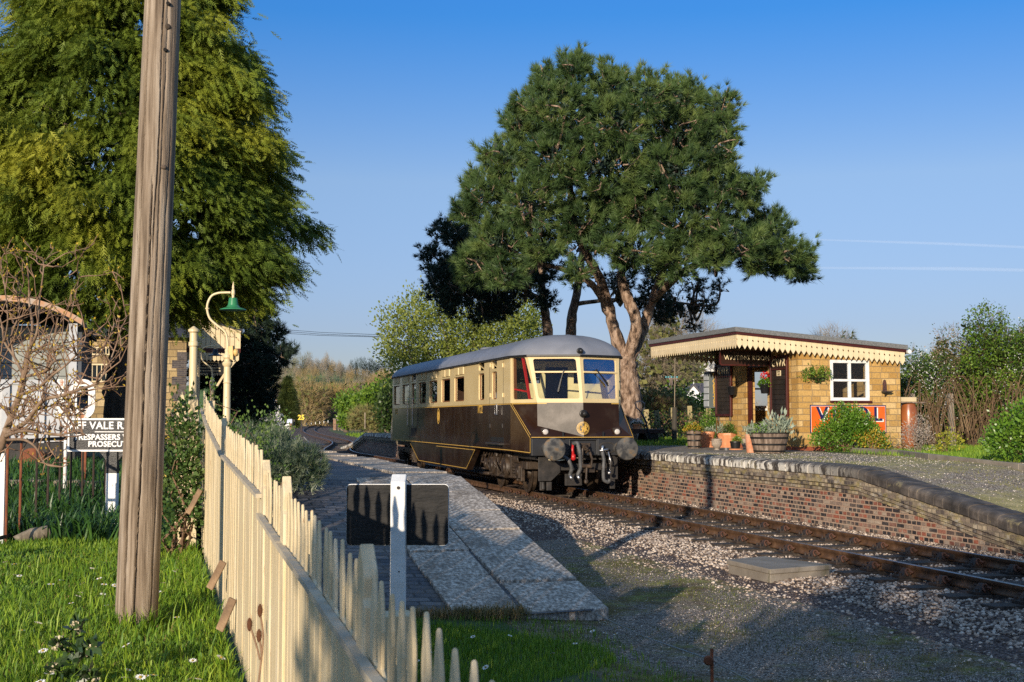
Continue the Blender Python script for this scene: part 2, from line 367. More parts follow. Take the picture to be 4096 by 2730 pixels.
def itp(x, pts): return float(np.interp(x, [p[0] for p in pts], [p[1] for p in pts]))
ZL = [(-40, -.3), (2.5, .05), (5, .30), (6.5, .34), (9, .37), (12.7, .38), (16, .45), (18, .60), (21, .85), (60, .90), (75, .4), (95, -.05), (150, .1), (220, .4), (270, .8), (500, 3)]
ZR = [(0, -.1), (13.2, .02), (20.0, .93), (21.2, .95), (74, .95), (79, .3), (84, -.1), (150, .1), (220, .4), (270, .8), (500, 3)]
ZT = [(0, -.20), (90, -.20), (150, -.12), (220, .2), (270, .6), (500, 3)]
ZPL = [(12.9, -.21), (19.6, .88), (20.4, .90), (50, .90)]
VW = 11.72                                         # face of the brick platform wall
TRK_S = [-30, 0, 20, 40, 60, 75, 90, 105]
def track_centre(n=160):
    P = [VS(v, s)[:2] for v, s in ((9.65, -30), (9.65, -10), (9.65, 8), (9.66, 20), (9.66, 30), (9.59, 38), (9.50, 47), (9.55, 60), (9.95, 73))] + [VS(9.65, s)[:2] for s in ()]
    P += [np.array(p) for p in ((-13.2, 101), (-20.2, 136), (-26.8, 172), (-31.6, 205), (-34.9, 235), (-36.6, 268), (-36.0, 300), (-33, 335))]
    P = np.array(P); d = np.r_[0, np.cumsum(np.linalg.norm(np.diff(P, axis=0), axis=1))]
    # smooth by Catmull-Rom
    out = []
    for i in range(len(P) - 1):
        p0, p1, p2, p3 = P[max(i - 1, 0)], P[i], P[i + 1], P[min(i + 2, len(P) - 1)]
        k = max(2, int((d[i + 1] - d[i]) / 2.0))
        for j in range(k):
            t = j / k; out.append(.5 * ((2 * p1) + (-p0 + p2) * t + (2 * p0 - 5 * p1 + 4 * p2 - p3) * t * t + (-p0 + 3 * p1 - 3 * p2 + p3) * t ** 3))
    return np.array(out)
TC = track_centre(); TCT = np.gradient(TC, axis=0); TCT /= np.linalg.norm(TCT, axis=1)[:, None]; TCN = np.c_[TCT[:, 1], -TCT[:, 0]]
TCL = np.r_[0, np.cumsum(np.linalg.norm(np.diff(TC, axis=0), axis=1))]
TCVS = np.array([vs(p) for p in TC])
def railz(s): return itp(s, ZT) + .20
def gz(v, s):
    zt = itp(s, ZT)
    if s < 88:
        zl = itp(s, ZL)
        under = -.45 if 13.2 < s < 50 else None
        if v <= .45: return zl
        if v >= VW + .2: return itp(s, ZR)
        if under is not None and v < 4.5: return under
        if s >= 50 and v < 4.6: return itp(v, [(.45, zl), (4.6, zt - .05)])
        mid = [(.45, min(zl, .12) - .1), (1.2, -.12), (3.4, -.26), (4.4, -.34), (6.2, -.30), (7.6, -.21), (8.3, -.20), (10.9, -.20), (11.4, -.17), (VW + .2, -.15)]
        return itp(v, mid) + (zt + .2)
    return zt + .02 * math.sin(v * .3)
vb = [-3000, -900, -300, -120, -60, -30, -20, -14, -10, -7, -5, -4, -3, -2, -1.4, -.8, -.3, .2, .45, .75, 1.2, 1.9, 2.6, 3.4, 4.0, 4.5, 5.3, 6.2, 6.9, 7.6, 8.3, 9.0, 9.65, 10.3, 10.9, 11.4, VW + .05, VW + .22, 13, 14, 15, 15.7, 16.5, 17.5, 18.5, 20, 22, 25, 30, 40, 60, 120, 300, 900, 3000]
sb = [-60, -30, -15, -6, 0, 2.5, 4, 6, 7.5, 9, 10, 11, 12, 12.6, 13.2, 13.25, 13.6, 15, 16, 17, 18, 19, 20, 20.6, 21.2, 23, 26, 30, 35, 40, 45, 49.9, 50, 55, 60, 66, 70, 74, 76.5, 79, 81.5, 84, 87.9, 90, 100, 120, 150, 180, 220, 270, 340, 500, 900, 2000, 6000, 12000]
GV = np.array([[VS(v, s, gz(v, s)) for v in vb] for s in sb])
cells = {'ground': [], 'lawn': [], 'ballast': [], 'gravel_ground': [], 'gravel_path': []}
for i in range(len(sb) - 1):
    for j in range(len(vb) - 1):
        v = (vb[j] + vb[j + 1]) / 2; s = (sb[i] + sb[i + 1]) / 2
        if s < 90 and 7.0 < v < VW + .2: k = 'ballast'
        elif 90 < s < 340 and v > -30 and v < 60: k = 'ground'
        elif s < 21 and 3.6 < v < 7.0: k = 'gravel_ground'
        elif s < 90 and 4.5 < v < 7.0: k = 'ballast'
        elif 4 < s < 78 and VW < v < 15.6: k = 'gravel_path'
        elif s < 80 and -40 < v < 40: k = 'lawn'
        else: k = 'ground'
        a = i * len(vb) + j; cells[k].append((a, a + 1, a + 1 + len(vb), a + len(vb)))
for k, mm in (('ground', m_field), ('lawn', m_soilgrass), ('ballast', m_ballast), ('gravel_ground', m_gravel), ('gravel_path', m_path)):
    Fc = np.array(cells[k]); idx = np.unique(Fc); mp = -np.ones(GV.shape[0] * GV.shape[1], int); mp[idx] = np.arange(len(idx))
    tag(np_mesh(k, GV.reshape(-1, 3)[idx], mp[Fc], mm), kind='structure')
# far curving track bed beyond the station
V = []
for i in range(len(TC)):
    s = TCVS[i][1]
    for o in (-4.2, -2.4, 2.4, 4.2): V.append((*(TC[i] + TCN[i] * o), railz(s) - .19 - (.04 if abs(o) > 3 else -.02)))
sel = [i for i in range(len(TC) - 1) if TCVS[i][1] > 88]
Fc = [(i * 4 + j, i * 4 + j + 1, i * 4 + j + 5, i * 4 + j + 4) for i in sel for j in range(3)]
tag(np_mesh('track_bed', np.array(V), np.array(Fc), m_ballast), kind='structure')

# ---------------------------------------------------------------- rails and sleepers
m_rail = mat('rusty_rail_side', [(.3, (.045, .024, .012)), (.55, (.10, .052, .026)), (.75, (.17, .095, .05))], 6, 6, .6, .25, 40)
m_railtop = mat('worn_rail_head', [(.3, (.10, .075, .055)), (.7, (.24, .20, .17))], 5, rough=.35, metal=.55)
sec = [(-.035, 0), (.035, 0), (.035, -.04), (.011, -.055), (.011, -.105), (.032, -.118), (.032, -.145), (-.032, -.145), (-.032, -.118), (-.011, -.105), (-.011, -.055), (-.035, -.04)]
for side, lab in ((-.75, 'rusty brown rail nearer the left platform, bright along its head'), (.75, 'rusty brown rail running along the foot of the brick platform wall')):
    V = []; n = len(sec)
    for i in range(len(TC)):
        for (x, z) in sec: V.append((*(TC[i] + TCN[i] * (side + x)), railz(TCVS[i][1]) + z))
    Fs = []; Ft = []
    for i in range(len(TC) - 1):
        for k in range(n):
            f = (i * n + k, i * n + (k + 1) % n, (i + 1) * n + (k + 1) % n, (i + 1) * n + k)
            (Ft if k == 0 else Fs).append(f)
    o = thing('rail', lab, 'rail', (0, 0, 0))
    np_mesh('rail_web', np.array(V), np.array(Fs), m_rail, o); np_mesh('rail_head', np.array(V), np.array(Ft), m_railtop, o)
    for q in ((14.4,) if side < 0 else (15.6,)):        # bolted joint
        b = MB(); p = VS(9.65 + side, q, 0)
        for e in (-.032, .032): b.beam(VS(9.65 + side + e, q - .25, -.08), VS(9.65 + side + e, q + .25, -.08), .035, .07)
        for k in range(4): b.tube([VS(9.65 + side - .065, q - .2 + k * .13, -.08), VS(9.65 + side + .065, q - .2 + k * .13, -.08)], .018, 6)
        b.build('fishplate', m_iron, o)
m_sleeper = mat('tarred_sleeper_timber', [(.3, (.020, .016, .013)), (.6, (.055, .042, .032)), (.8, (.12, .09, .065))], 4, 8, .85, .7, 14, (6, 1, 6))
sl = MB().box(-1.3, 1.3, -.125, .125, -.13, 0).build('railway_sleeper', m_sleeper, bevel=.01)
tag(sl, 'dark tarred timber sleeper half buried in ballast under the rails', 'sleeper', 'sleepers under the railway track')
def chair_mesh(x):
    b = MB().box(x - .2, x + .2, -.09, .09, 0, .035)
    for e in (-1, 1):
        b.hexa([(x + e * .045, -.07, .03), (x + e * .14, -.07, .03), (x + e * .14, .07, .03), (x + e * .045, .07, .03), (x + e * .04, -.06, .115), (x + e * .075, -.06, .115), (x + e * .075, .06, .115), (x + e * .04, .06, .115)])
        for y in (-.055, .055): b.tube([(x + e * .17, y, .03), (x + e * .17, y, .07)], .02, 6)
    return b
m_clip = flat('dark_rusty_spring', (.075, .032, .018), .7)
def clip_mesh(x):
    pts = []
    for k in range(11):
        t = R(-40 + 290 * k / 10); pts.append((x - .09 + .035 * math.cos(t), -.10 + .045 * math.sin(t) * .4, .075 + .04 * math.sin(t)))
    return MB().tube([(x - .06, -.16, .08), (x - .06, .14, .08)], .016, 6).tube(pts, .014, 6)
for x in (-.75, .75):
    c = chair_mesh(x).build('rail_chair', m_iron, sl, bevel=.006); clip_mesh(x).build('spring_clip', m_clip, c, smooth=True)
first = True; s_list = []
L0 = TCL[np.argmin(abs(TCVS[:, 1] - 8))]
for k in range(130):
    Lk = L0 + k * .76
    if Lk > TCL[-1]: break
    x = np.array([np.interp(Lk, TCL, TC[:, 0]), np.interp(Lk, TCL, TC[:, 1])]); tt = np.array([np.interp(Lk, TCL, TCT[:, 0]), np.interp(Lk, TCL, TCT[:, 1])])
    s = vs(x)[1]
    if 33 < s < 46: continue                        # hidden under the railcar
    o = sl if first else copy_tree(sl); first = False
    o.location = (x[0], x[1], railz(s) - .158); o.rotation_euler = (0, 0, math.atan2(tt[1], tt[0]) - PI / 2 + random.uniform(-.02, .02))

# loose stones
def stones(name, pts, size, m, flatn=.75):
    n = len(pts); base = np.array([(1, 0, 0), (-1, 0, 0), (0, 1, 0), (0, -1, 0), (0, 0, 1), (0, 0, -1), (.6, .6, .5), (-.6, .5, .6), (.5, -.6, .6), (-.5, -.6, .5)])
    fc = [(6, 0, 2), (6, 2, 4), (6, 4, 0), (7, 2, 1), (7, 1, 4), (7, 4, 2), (8, 3, 0), (8, 0, 4), (8, 4, 3), (9, 1, 3), (9, 3, 4), (9, 4, 1), (5, 2, 0), (5, 1, 2), (5, 3, 1), (5, 0, 3)]
    sz = size * rng.uniform(.45, 1.15, (n, 1, 1)) * rng.uniform(.65, 1.2, (n, 1, 3)) * np.array([1, 1, flatn])
    Vv = base[None] * sz * rng.uniform(.75, 1.2, (n, 10, 1)); a = rng.uniform(0, 2 * PI, n); ca, sa = np.cos(a)[:, None], np.sin(a)[:, None]
    tl = rng.normal(0, .3, n)[:, None]
    x, y, z = Vv[..., 0], Vv[..., 1], Vv[..., 2]; y, z = y * np.cos(tl) - z * np.sin(tl), y * np.sin(tl) + z * np.cos(tl)
    Vv = np.stack([x * ca - y * sa, x * sa + y * ca, z], -1) + np.array(pts)[:, None, :]
    Fc = (np.array(fc)[None] + (np.arange(n) * 10)[:, None, None]).reshape(-1, 3)
    return tag(np_mesh(name, Vv.reshape(-1, 3), Fc, m), kind='stuff')
def scatter(v0, v1, s0, s1, n, keep=None, dz=0.0):
    out = []
    vv = rng.uniform(v0, v1, n); ss = rng.uniform(s0, s1, n)
    for v, s in zip(vv, ss):
        if keep is not None and not keep(v, s): continue
        out.append(VS(v, s, gz(v, s) + dz))
    return out
def kb(v, s):
    if abs(v - 8.9) < .09 or abs(v - 10.4) < .09: return False
    if 9.0 < v < 10.3 and random.random() < .5: return False
    q = (s - 8) / .76; near = abs(q - round(q)) * .76 < .14 and abs(v - 9.65) < 1.3
    return random.random() < (.03 if near else 1.0)
stones('ballast_stones', scatter(7.3, 11.65, 8, 21, 22000, kb, .008) + scatter(7.0, 11.65, 21, 33, 9000, kb, .010) + scatter(6.6, 7.4, 9, 30, 1500, None, .0), .027, m_stone)
def kg(v, s): return random.random() < .25 + .5 * (math.sin(v * 1.3 + s * .7) + math.sin(s * 1.1 - v) > -.4)
stones('gravel_stones', scatter(3.9, 7.2, 7.5, 22, 15000, kg, .0), .009, m_gravelstone)
stones('path_gravel_stones', scatter(12.1, 15.6, 13, 30, 2600, None, .0), .015, rnd_mat('pale_path_stones', [(.15, (.20, .17, .15)), (.5, (.46, .40, .34)), (.85, (.70, .63, .56))], .5, .7, .85))

# ---------------------------------------------------------------- left platform
m_slab = mat('lichened_concrete_slab', [(.36, (.17, .14, .11)), (.48, (.33, .28, .225)), (.58, (.50, .43, .355)), (.68, (.74, .66, .56))], 20, 12, .9, .6, 40, (1.3, .8, 1), dirt=((.15, .12, .09), 1.6, .60, .10))
m_bluebrick = brick_mat('dark_blue_paving_brick', [(0, (.05, .05, .058)), (.5, (.09, .088, .095)), (1, (.16, .145, .14))], .30, .15, (.030, .028, .028), .014, .6, 'xy', bmp=1.0, stain=[((.20, .155, .115), (.9, .9, .9), .57, .12, .7)])
m_edgebrick = brick_mat('dark_engineering_brick', [(0, (.04, .04, .045)), (1, (.13, .11, .10))], .23, .075, (.12, .11, .10), .012, .8, 'mix')
def zpl(s): return itp(s, ZPL)
loc = VS(0, 0); platform_rot = TH
def local_obj(o): o.rotation_euler = (0, 0, TH); return o
b = MB(); ss = [12.95, 13.5, 15, 16, 17, 18, 19, 19.6, 20.4, 24, 30, 40, 44]
for i in range(len(ss) - 1):
    for v0, v1 in ((.62, 1.2), (1.2, 2.1), (2.1, 3.0), (3.0, 4.45)):
        dip = lambda v: -.03 * math.sin(v * 2.2)
        b.add([(v0, ss[i], zpl(ss[i]) - .03 + dip(v0)), (v1, ss[i], zpl(ss[i]) - .03 + dip(v1)), (v1, ss[i + 1], zpl(ss[i + 1]) - .03 + dip(v1)), (v0, ss[i + 1], zpl(ss[i + 1]) - .03 + dip(v0))], [(0, 1, 2, 3)])
local_obj(tag(b.build('pavement', m_bluebrick), kind='structure'))
b = MB(); s = 12.98
def slab(b, v0, v1, s0, s1, th=.13):
    dz = random.uniform(-.018, .02); t = random.uniform(-.012, .012); j = random.uniform(-.012, .012)
    b.hexa([(v0 + j, s0, zpl(s0) + dz - th), (v1 + j, s0, zpl(s0) + dz - th), (v1 + j, s1, zpl(s1) + dz - th), (v0 + j, s1, zpl(s1) + dz - th),
            (v0 + j, s0, zpl(s0) + dz + t), (v1 + j, s0, zpl(s0) + dz - t), (v1 + j, s1, zpl(s1) + dz - t), (v0 + j, s1, zpl(s1) + dz + t)])
while s < 43:
    l = random.uniform(.95, 1.25); slab(b, 3.73, 4.62, s + .016, s + l); s += l
s = 13.05
while s < 19.2:
    l = random.uniform(1.0, 1.35); slab(b, 2.96, 3.69, s + .018, s + l); s += l
local_obj(tag(b.build('platform_edge', m_slab, bevel=.012), kind='structure'))
b = MB()
for i in range(len(ss) - 1):
    b.hexa([(3.9, ss[i], -.5), (4.5, ss[i], -.5), (4.5, ss[i + 1], -.5), (3.9, ss[i + 1], -.5), (3.9, ss[i], zpl(ss[i]) - .135), (4.5, ss[i], zpl(ss[i]) - .135), (4.5, ss[i + 1], zpl(ss[i + 1]) - .135), (3.9, ss[i + 1], zpl(ss[i + 1]) - .135)])
b.box(3.1, 4.45, 12.93, 12.99, -.6, -.34)
for k in range(3): b.box(3.12 + .2 * k, 3.30 + .2 * k, 12.86, 13.0, -.5, -.31 + .03 * k)
local_obj(tag(b.build('platform_base', m_edgebrick), kind='structure'))

# ---------------------------------------------------------------- right platform wall (a thing)
m_brick = brick_mat('weathered_platform_brick', [(0, (.022, .020, .023)), (.40, (.05, .042, .044)), (.50, (.12, .08, .064)), (.60, (.21, .075, .05)), (.74, (.33, .105, .062)), (.84, (.20, .14, .11)), (1, (.40, .31, .23))], .135, .078, (.42, .29, .205), .014, .9, 'xz', squash=1.7, sqf=3, bmp=.8,
    stain=[((.40, .33, .25), (1.6, 1.6, 5), .60, .10, .6), ((.04, .035, .03), (1.2, 1, .5), .62, .08, .55)])
m_corbel = brick_mat('lime_stained_corbel_brick', [(0, (.06, .05, .05)), (.5, (.22, .17, .13)), (1, (.42, .34, .23))], .115, .078, (.22, .18, .13), .010, .9, 'xz', bmp=.7,
    stain=[((.36, .29, .10), (2.5, 1, 4), .58, .08, .75), ((.42, .39, .35), (5, 2, 9), .60, .06, .7)])
m_coping = mat('bullnose_coping_brick', [(.3, (.022, .019, .017)), (.55, (.075, .062, .052)), (.75, (.17, .14, .115))], 4, 9, .8, .6, 30)
t_, N_, L_, P_ = nodes(m_coping)
_v = mapping(N_, L_, (7, 4, 2.2)); _n = noise(N_, L_, _v, 1.0, 10, .72); _r = ramp(N_, [(.47, (0, 0, 0)), (.51, (1, 1, 1))]); L_.new(_n.outputs[0], _r.inputs[0])
_tc = N_.new('ShaderNodeTexCoord'); _sx = N_.new('ShaderNodeSeparateXYZ'); L_.new(_tc.outputs['Object'], _sx.inputs[0])
_mr = N_.new('ShaderNodeMapRange'); L_.new(_sx.outputs[0], _mr.inputs[0]); _mr.inputs[1].default_value = 19.5; _mr.inputs[2].default_value = 23
_fc = N_.new('ShaderNodeNewGeometry'); _sn = N_.new('ShaderNodeSeparateXYZ'); L_.new(_fc.outputs['Normal'], _sn.inputs[0])
_up = maths(N_, L_, 'SUBTRACT', 1.0, maths(N_, L_, 'MULTIPLY', _sn.outputs[2], .85))
_f = maths(N_, L_, 'MULTIPLY', maths(N_, L_, 'MULTIPLY', _r.outputs[0], _mr.outputs[0]), _up)
_old = P_.inputs['Base Color'].links[0].from_socket
_c = mixc(N_, L_, _f, _old, (.66, .62, .54))
_n2 = noise(N_, L_, mapping(N_, L_, (3, 3, 3)), 1.0, 8, .7); _r2 = ramp(N_, [(.60, (0, 0, 0)), (.64, (1, 1, 1))]); L_.new(_n2.outputs[0], _r2.inputs[0])
_c = mixc(N_, L_, maths(N_, L_, 'MULTIPLY', _r2.outputs[0], .55), _c, (.24, .20, .10)); L_.new(_c, P_.inputs['Base Color'])
wall = thing('platform_wall', 'weathered brick platform wall with bullnose coping ramping down beside the track', 'brick wall', VS(VW, 0), math.atan2(AX[1], AX[0]))
def zr(s): return itp(s, ZR)
st = sorted(set(list(np.arange(9, 30, .5)) + list(np.arange(30, 84.5, 1.0)) + [13.2, 20, 21.2]))
def sweep(cross, s_list, closed=True):
    n = len(cross); V = []; Fc = []
    for s in s_list:
        z0 = zr(s)
        for (y, z) in cross: V.append((s, y, z0 + z if z > -5 else -.7))
    for i in range(len(s_list) - 1):
        for k in range(n): Fc.append((i * n + k, i * n + (k + 1) % n, (i + 1) * n + (k + 1) % n, (i + 1) * n + k))
    Fc.append(tuple(range(n))[::-1]); Fc.append(tuple((len(s_list) - 1) * n + k for k in range(n)))
    return MB().add(V, Fc)
sweep([(0, -9), (0, -.47), (-.3, -.47), (-.3, -9)], st).build('brick_face', m_brick, wall)
cb = MB()
for k, (y, z0, z1) in enumerate(((.03, -.468, -.412), (.07, -.396, -.338), (.11, -.322, -.19))):
    c = sweep([(y, z0), (y, z1), (-.3, z1), (-.3, z0)], st); cb.add(c.V, c.F)
cb.build('corbel_courses', m_corbel, wall)
cp = MB(); s = 9.2
while s < 83.5:
    w = random.uniform(.205, .235); g = .008; s0, s1 = s + g / 2, s + w - g / 2; dz = random.uniform(-.008, .008); dy = random.uniform(-.008, .008)
    prof = [(-.31, -.185), (.13, -.185), (.150, -.17), (.153, -.06), (.135, -.025), (.09, -.002), (0, 0.012), (-.31, .012)]
    V = []
    for q in (s0, s1):
        for (y, z) in prof: V.append((q, y + dy, zr(q) + z + dz))
    n = len(prof); Fc = [tuple(range(n)), tuple(reversed(range(n, 2 * n)))] + [(i, n + i, n + (i + 1) % n, (i + 1) % n) for i in range(n)]
    cp.add(V, Fc); s += w
cp.build('coping', m_coping, wall, bevel=.008)
# concrete apron in front of the waiting room and garden kerb
m_conc = mat('old_concrete', [(.3, (.16, .135, .105)), (.7, (.30, .26, .21))], 2, 8, .9, .4, 30, dirt=((.09, .085, .04), 3, .62, .08))
b = MB().box(VW + .33, 15.75, 28.6, 37, .93, .958)
local_obj(tag(b.build('apron', m_conc), kind='structure'))
kb_ = thing('garden_kerb', 'low concrete kerb edging the grass beside the platform gravel', 'kerb', (0, 0, 0), TH)
b = MB(); s0 = 29.3; pv = [(16.5, 28.6), (16.2, 26), (15.1, 23.1), (14.6, 19.6), (14.3, 16)]
for i in range(len(pv) - 1):
    b.beam((pv[i][0], pv[i][1], zr(pv[i][1]) + .01), (pv[i + 1][0], pv[i + 1][1], zr(pv[i + 1][1]) + .01), .09, .2)
b.build('kerb_stones', m_conc, kb_, bevel=.012)
# ================================================================ railcar
from mathutils.geometry import tessellate_polygon
def holed(b, f, outer, holes, inward):            # flat panel with real openings; f maps (u, w) to a point
    loops = [outer] + holes; pts = [p for l in loops for p in l]
    tris = tessellate_polygon([[Vector((u, w, 0)) for u, w in l] for l in loops])
    V = [f(u, w) for u, w in pts]; n = len(V); iv = Vector(inward)
    V2 = [tuple(Vector(p) + iv) for p in V]
    Fc = []
    for t in tris:
        a, bb, c = (Vector(V[i]) for i in t); nrm = (bb - a).cross(c - a)
        t = tuple(t) if nrm.dot(iv) < 0 else tuple(reversed(t)); Fc.append(t); Fc.append(tuple(n + i for i in reversed(t)))
    k = 0
    for l in loops:
        m = len(l); Fc += [(k + i, k + (i + 1) % m, n + k + (i + 1) % m, n + k + i) for i in range(m)]; k += m
    b.add(V + V2, Fc)
m_bodycream = mat('glossy_cream_coachwork', [(.3, (.60, .46, .225)), (.7, (.68, .535, .275))], 1.2, rough=.28, spec=.5, coat=.25, bmp=.03, bscale=3)
m_bodybrown = mat('glossy_chocolate_coachwork', [(.3, (.018, .0075, .004)), (.7, (.028, .012, .0065))], 1.5, rough=.15, spec=.22, coat=0, dirt=((.050, .034, .024), 1.3, .62, .12), bmp=.04, bscale=2.2)
m_nosepanel = mat('worn_brown_painted_glare', [(.35, (.032, .024, .018)), (.52, (.065, .052, .041)), (.68, (.13, .11, .092))], 2.2, 9, rough=.42, metal=0, spec=.3, bmp=.12, bscale=14)  # paler than the other nose panels: sun glare put into the colour
m_roof = mat('grey_canvas_roof', [(.3, (.15, .16, .185)), (.7, (.215, .225, .255))], 1.5, 8, rough=.5, bmp=.08, bscale=8, dirt=((.25, .25, .27), 4, .74, .05))
m_wood = mat('varnished_brown_wood', [(.3, (.10, .035, .012)), (.7, (.22, .085, .028))], 6, rough=.4, stretch=(1, 1, .2))
m_red = flat('red_paint', (.42, .015, .015), .35)
m_glass = glass_mat('coach_glass', (.90, .92, .95), .985)
m_intcream = flat('pale_yellow_cab_lining', (.66, .57, .27), .6)
m_intwood = flat('brown_saloon_lining', (.10, .05, .025), .6)
m_lamp = flat('pale_lamp_lens', (.50, .46, .42), .15, spec=.6)
m_hose = mat('ribbed_grey_hose', [(.4, (.05, .05, .05)), (.6, (.10, .10, .10))], 8, rough=.6)
CO, CTH, CSX, RL = VS(9.67, 30.18), .257, 1.022, 17.15
CAX = np.array([-math.sin(CTH), math.cos(CTH), 0]); CNX = np.array([math.cos(CTH), math.sin(CTH), 0])
car = thing('railcar', 'vintage chocolate and cream railcar with grey roof and GWR emblem on its nose', 'railcar', CO, CTH); car.scale = (CSX, 1, 1)
def C1(x, y): return 1500 + x / 2.01, 1250 + y / 2.01
def sy(x, y=800, lx=-1.37):
    d = ray(*C1(x, y)); t = (CO @ CNX + lx * CSX) / (d @ CNX); p = d * t - CO; return p @ CAX, H + d[2] * t
ZB, ZW, ZG, ZTOP = .975, 2.14, 3.26, 3.80
def zat(x, y): return sy(x, y)[1]
wz0, wz1 = zat(677, 716), zat(677, 520); vz0, vz1 = zat(677, 506), zat(677, 436)
lz0, lz1 = zat(855, 706), zat(855, 492); uz0, uz1 = zat(855, 470), zat(855, 405)
big = [tuple(sorted((sy(a)[0], sy(b_)[0]))) for a, b_ in ((150, 197), (220, 272), (352, 410), (437, 500), (532, 603), (637, 716))]
doorw = tuple(sorted((sy(295)[0], sy(328)[0])))
small = [tuple(sorted((sy(a)[0], sy(b_)[0]))) for a, b_ in ((833, 878), (940, 980))]
holes = [rrect(a, c, wz0, wz1, .05) for a, c in big] + [rrect(a, c, vz0, vz1, .04) for a, c in big]
holes += [rrect(*doorw, wz0, wz1, .05), rrect(*doorw, vz0, vz1, .05)]
holes += [rrect(a, c, lz0, lz1, .07) for a, c in small] + [rrect(a, c, uz0, uz1, .06) for a, c in small]
MIR = lambda p: (p[0], RL - p[1], p[2])
# cream upper body: two sides and two noses
ub = MB()
for sx in (-1, 1):
    holed(ub, lambda u, w, sx=sx: (sx * 1.37, u, w), [(0, ZW), (RL, ZW), (RL, ZG), (0, ZG)], holes, (-sx * .05, 0, 0))
def bil(q):
    q = [Vector(p) for p in q]
    return lambda u, w: tuple((q[0] * (1 - u) + q[1] * u) * (1 - w) + (q[3] * (1 - u) + q[2] * u) * w)
def nose_quads(sx):
    A, B, E = (sx * 1.37, 0, ZW), (sx * .986, -.97, ZW), (0, -1.346, ZW)
    A2, B2, E2 = (sx * 1.37, 0, ZG), (sx * 1.123, -.63, ZG), (0, -1.08, ZG)
    return (A, B, B2, A2), (B, E, E2, B2)
unit = [(0, 0), (1, 0), (1, 1), (0, 1)]
cabhole = rpoly([(.09, .075), (.93, .075), (.955, .30), (.84, .965), (.10, .965)], .06)
frhole = rpoly([(.055, .085), (.935, .085), (.92, .93), (.09, .93)], .055)
glz = {'cab': [], 'front': []}
for mir in (False, True):
    for sx in (-1, 1):
        q1, q2 = nose_quads(sx)
        if mir: q1, q2 = [MIR(p) for p in q1], [MIR(p) for p in q2]
        for key, q, h in (('cab', q1, cabhole), ('front', q2, frhole)):
            f = bil(q); c = Vector((0, 2.5 if not mir else RL - 2.5, 2.7)); m = Vector(f(.5, .5)); nv = (Vector(q[1]) - Vector(q[0])).cross(Vector(q[3]) - Vector(q[0])).normalized()
            if nv.dot(c - m) < 0: nv = -nv
            holed(ub, f, unit, [h], nv * .05); glz[key].append((f, nv, h, mir, sx))
ub.build('upper_body', m_bodycream, car)
# chocolate lower body
lb = MB()
def nose_low(b, mir, sx):
    g = MIR if mir else (lambda p: p)
    A, B, Cc, D = (sx * 1.37, 0, ZW), (sx * .986, -.97, ZW), (sx * .986, -1.0, 1.60), (sx * 1.228, -1.27, 1.32)
    D2, A2, E, G = (sx * 1.228, -1.27, .945), (sx * 1.37, 0, ZB), (0, -1.346, ZW), (0, -1.395, 1.345)
    M_ = (0, -1.415, 1.32)
    b.add([g(p) for p in (A, D, D2, A2)], [(0, 1, 2, 3)]); b.add([g(p) for p in (A, B, Cc)], [(0, 1, 2)]); b.add([g(p) for p in (A, Cc, D)], [(0, 1, 2)])
    b.add([g(p) for p in (Cc, G, M_, D)], [(0, 1, 2, 3)])
    return [g(p) for p in (B, E, G, Cc)]
panels = []
for mir in (False, True):
    for sx in (-1, 1):
        q = nose_low(lb, mir, sx)
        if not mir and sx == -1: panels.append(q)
        else: lb.add(q, [(0, 1, 2, 3)])
for sx in (-1, 1): lb.add([(sx * 1.37, 0, ZB), (sx * 1.37, RL, ZB), (sx * 1.37, RL, ZW), (sx * 1.37, 0, ZW)], [(0, 1, 2, 3)])
lb.add([(-1.37, 0, ZB), (1.37, 0, ZB), (1.37, RL, ZB), (-1.37, RL, ZB)], [(0, 1, 2, 3)])
lb.build('lower_body', m_bodybrown, car)
MB().add(panels[0], [(0, 1, 2, 3)]).build('nose_panel', m_nosepanel, car)['label'] = 'worn nose panel with sun glare painted into its colour'
# interior: floor, ceiling, cab partition, seats
it = MB().box(-1.3, 1.3, .1, RL - .1, 1.18, 1.24).box(-1.3, 1.3, 1.5, RL - 1.5, 3.19, 3.215)
for sx in (-1, 1): it.box(min(sx * 1.31, sx * 1.36), max(sx * 1.31, sx * 1.36), .05, RL, 1.24, ZW - .02)
for y in (3.6, 9.2): holed(it, lambda u, w, y=y: (u, y, w), [(-1.3, 1.24), (1.3, 1.24), (1.3, 3.19), (-1.3, 3.19)], [[(-.35, 1.26), (.35, 1.26), (.35, 3.0), (-.35, 3.0)]], (0, .04, 0))
it.build('saloon_lining', m_intwood, car)
pt_ = MB(); holed(pt_, lambda u, w: (u, .75, w), [(-1.32, 1.24), (1.32, 1.24), (1.32, 3.2), (-1.32, 3.2)], [[(-1.1, 2.64), (-.42, 2.64), (-.42, 3.0), (-1.1, 3.0)], [(.42, 2.64), (1.1, 2.64), (1.1, 3.0), (.42, 3.0)], [(-.3, 1.26), (.28, 1.26), (.28, 3.05), (-.3, 3.05)]], (0, .05, 0))
pt_.box(-.9, .9, -.85, -.65, 1.5, 2.12)
pt_.build('cab_lining', m_intcream, car)
MB().box(-1.15, 1.15, -.6, .7, 1.18, 1.24).box(.25, .65, -.1, .25, 1.24, 1.75).box(.25, .65, .2, .28, 1.7, 2.25).build('cab_floor_and_seat', m_darkmetal, car)
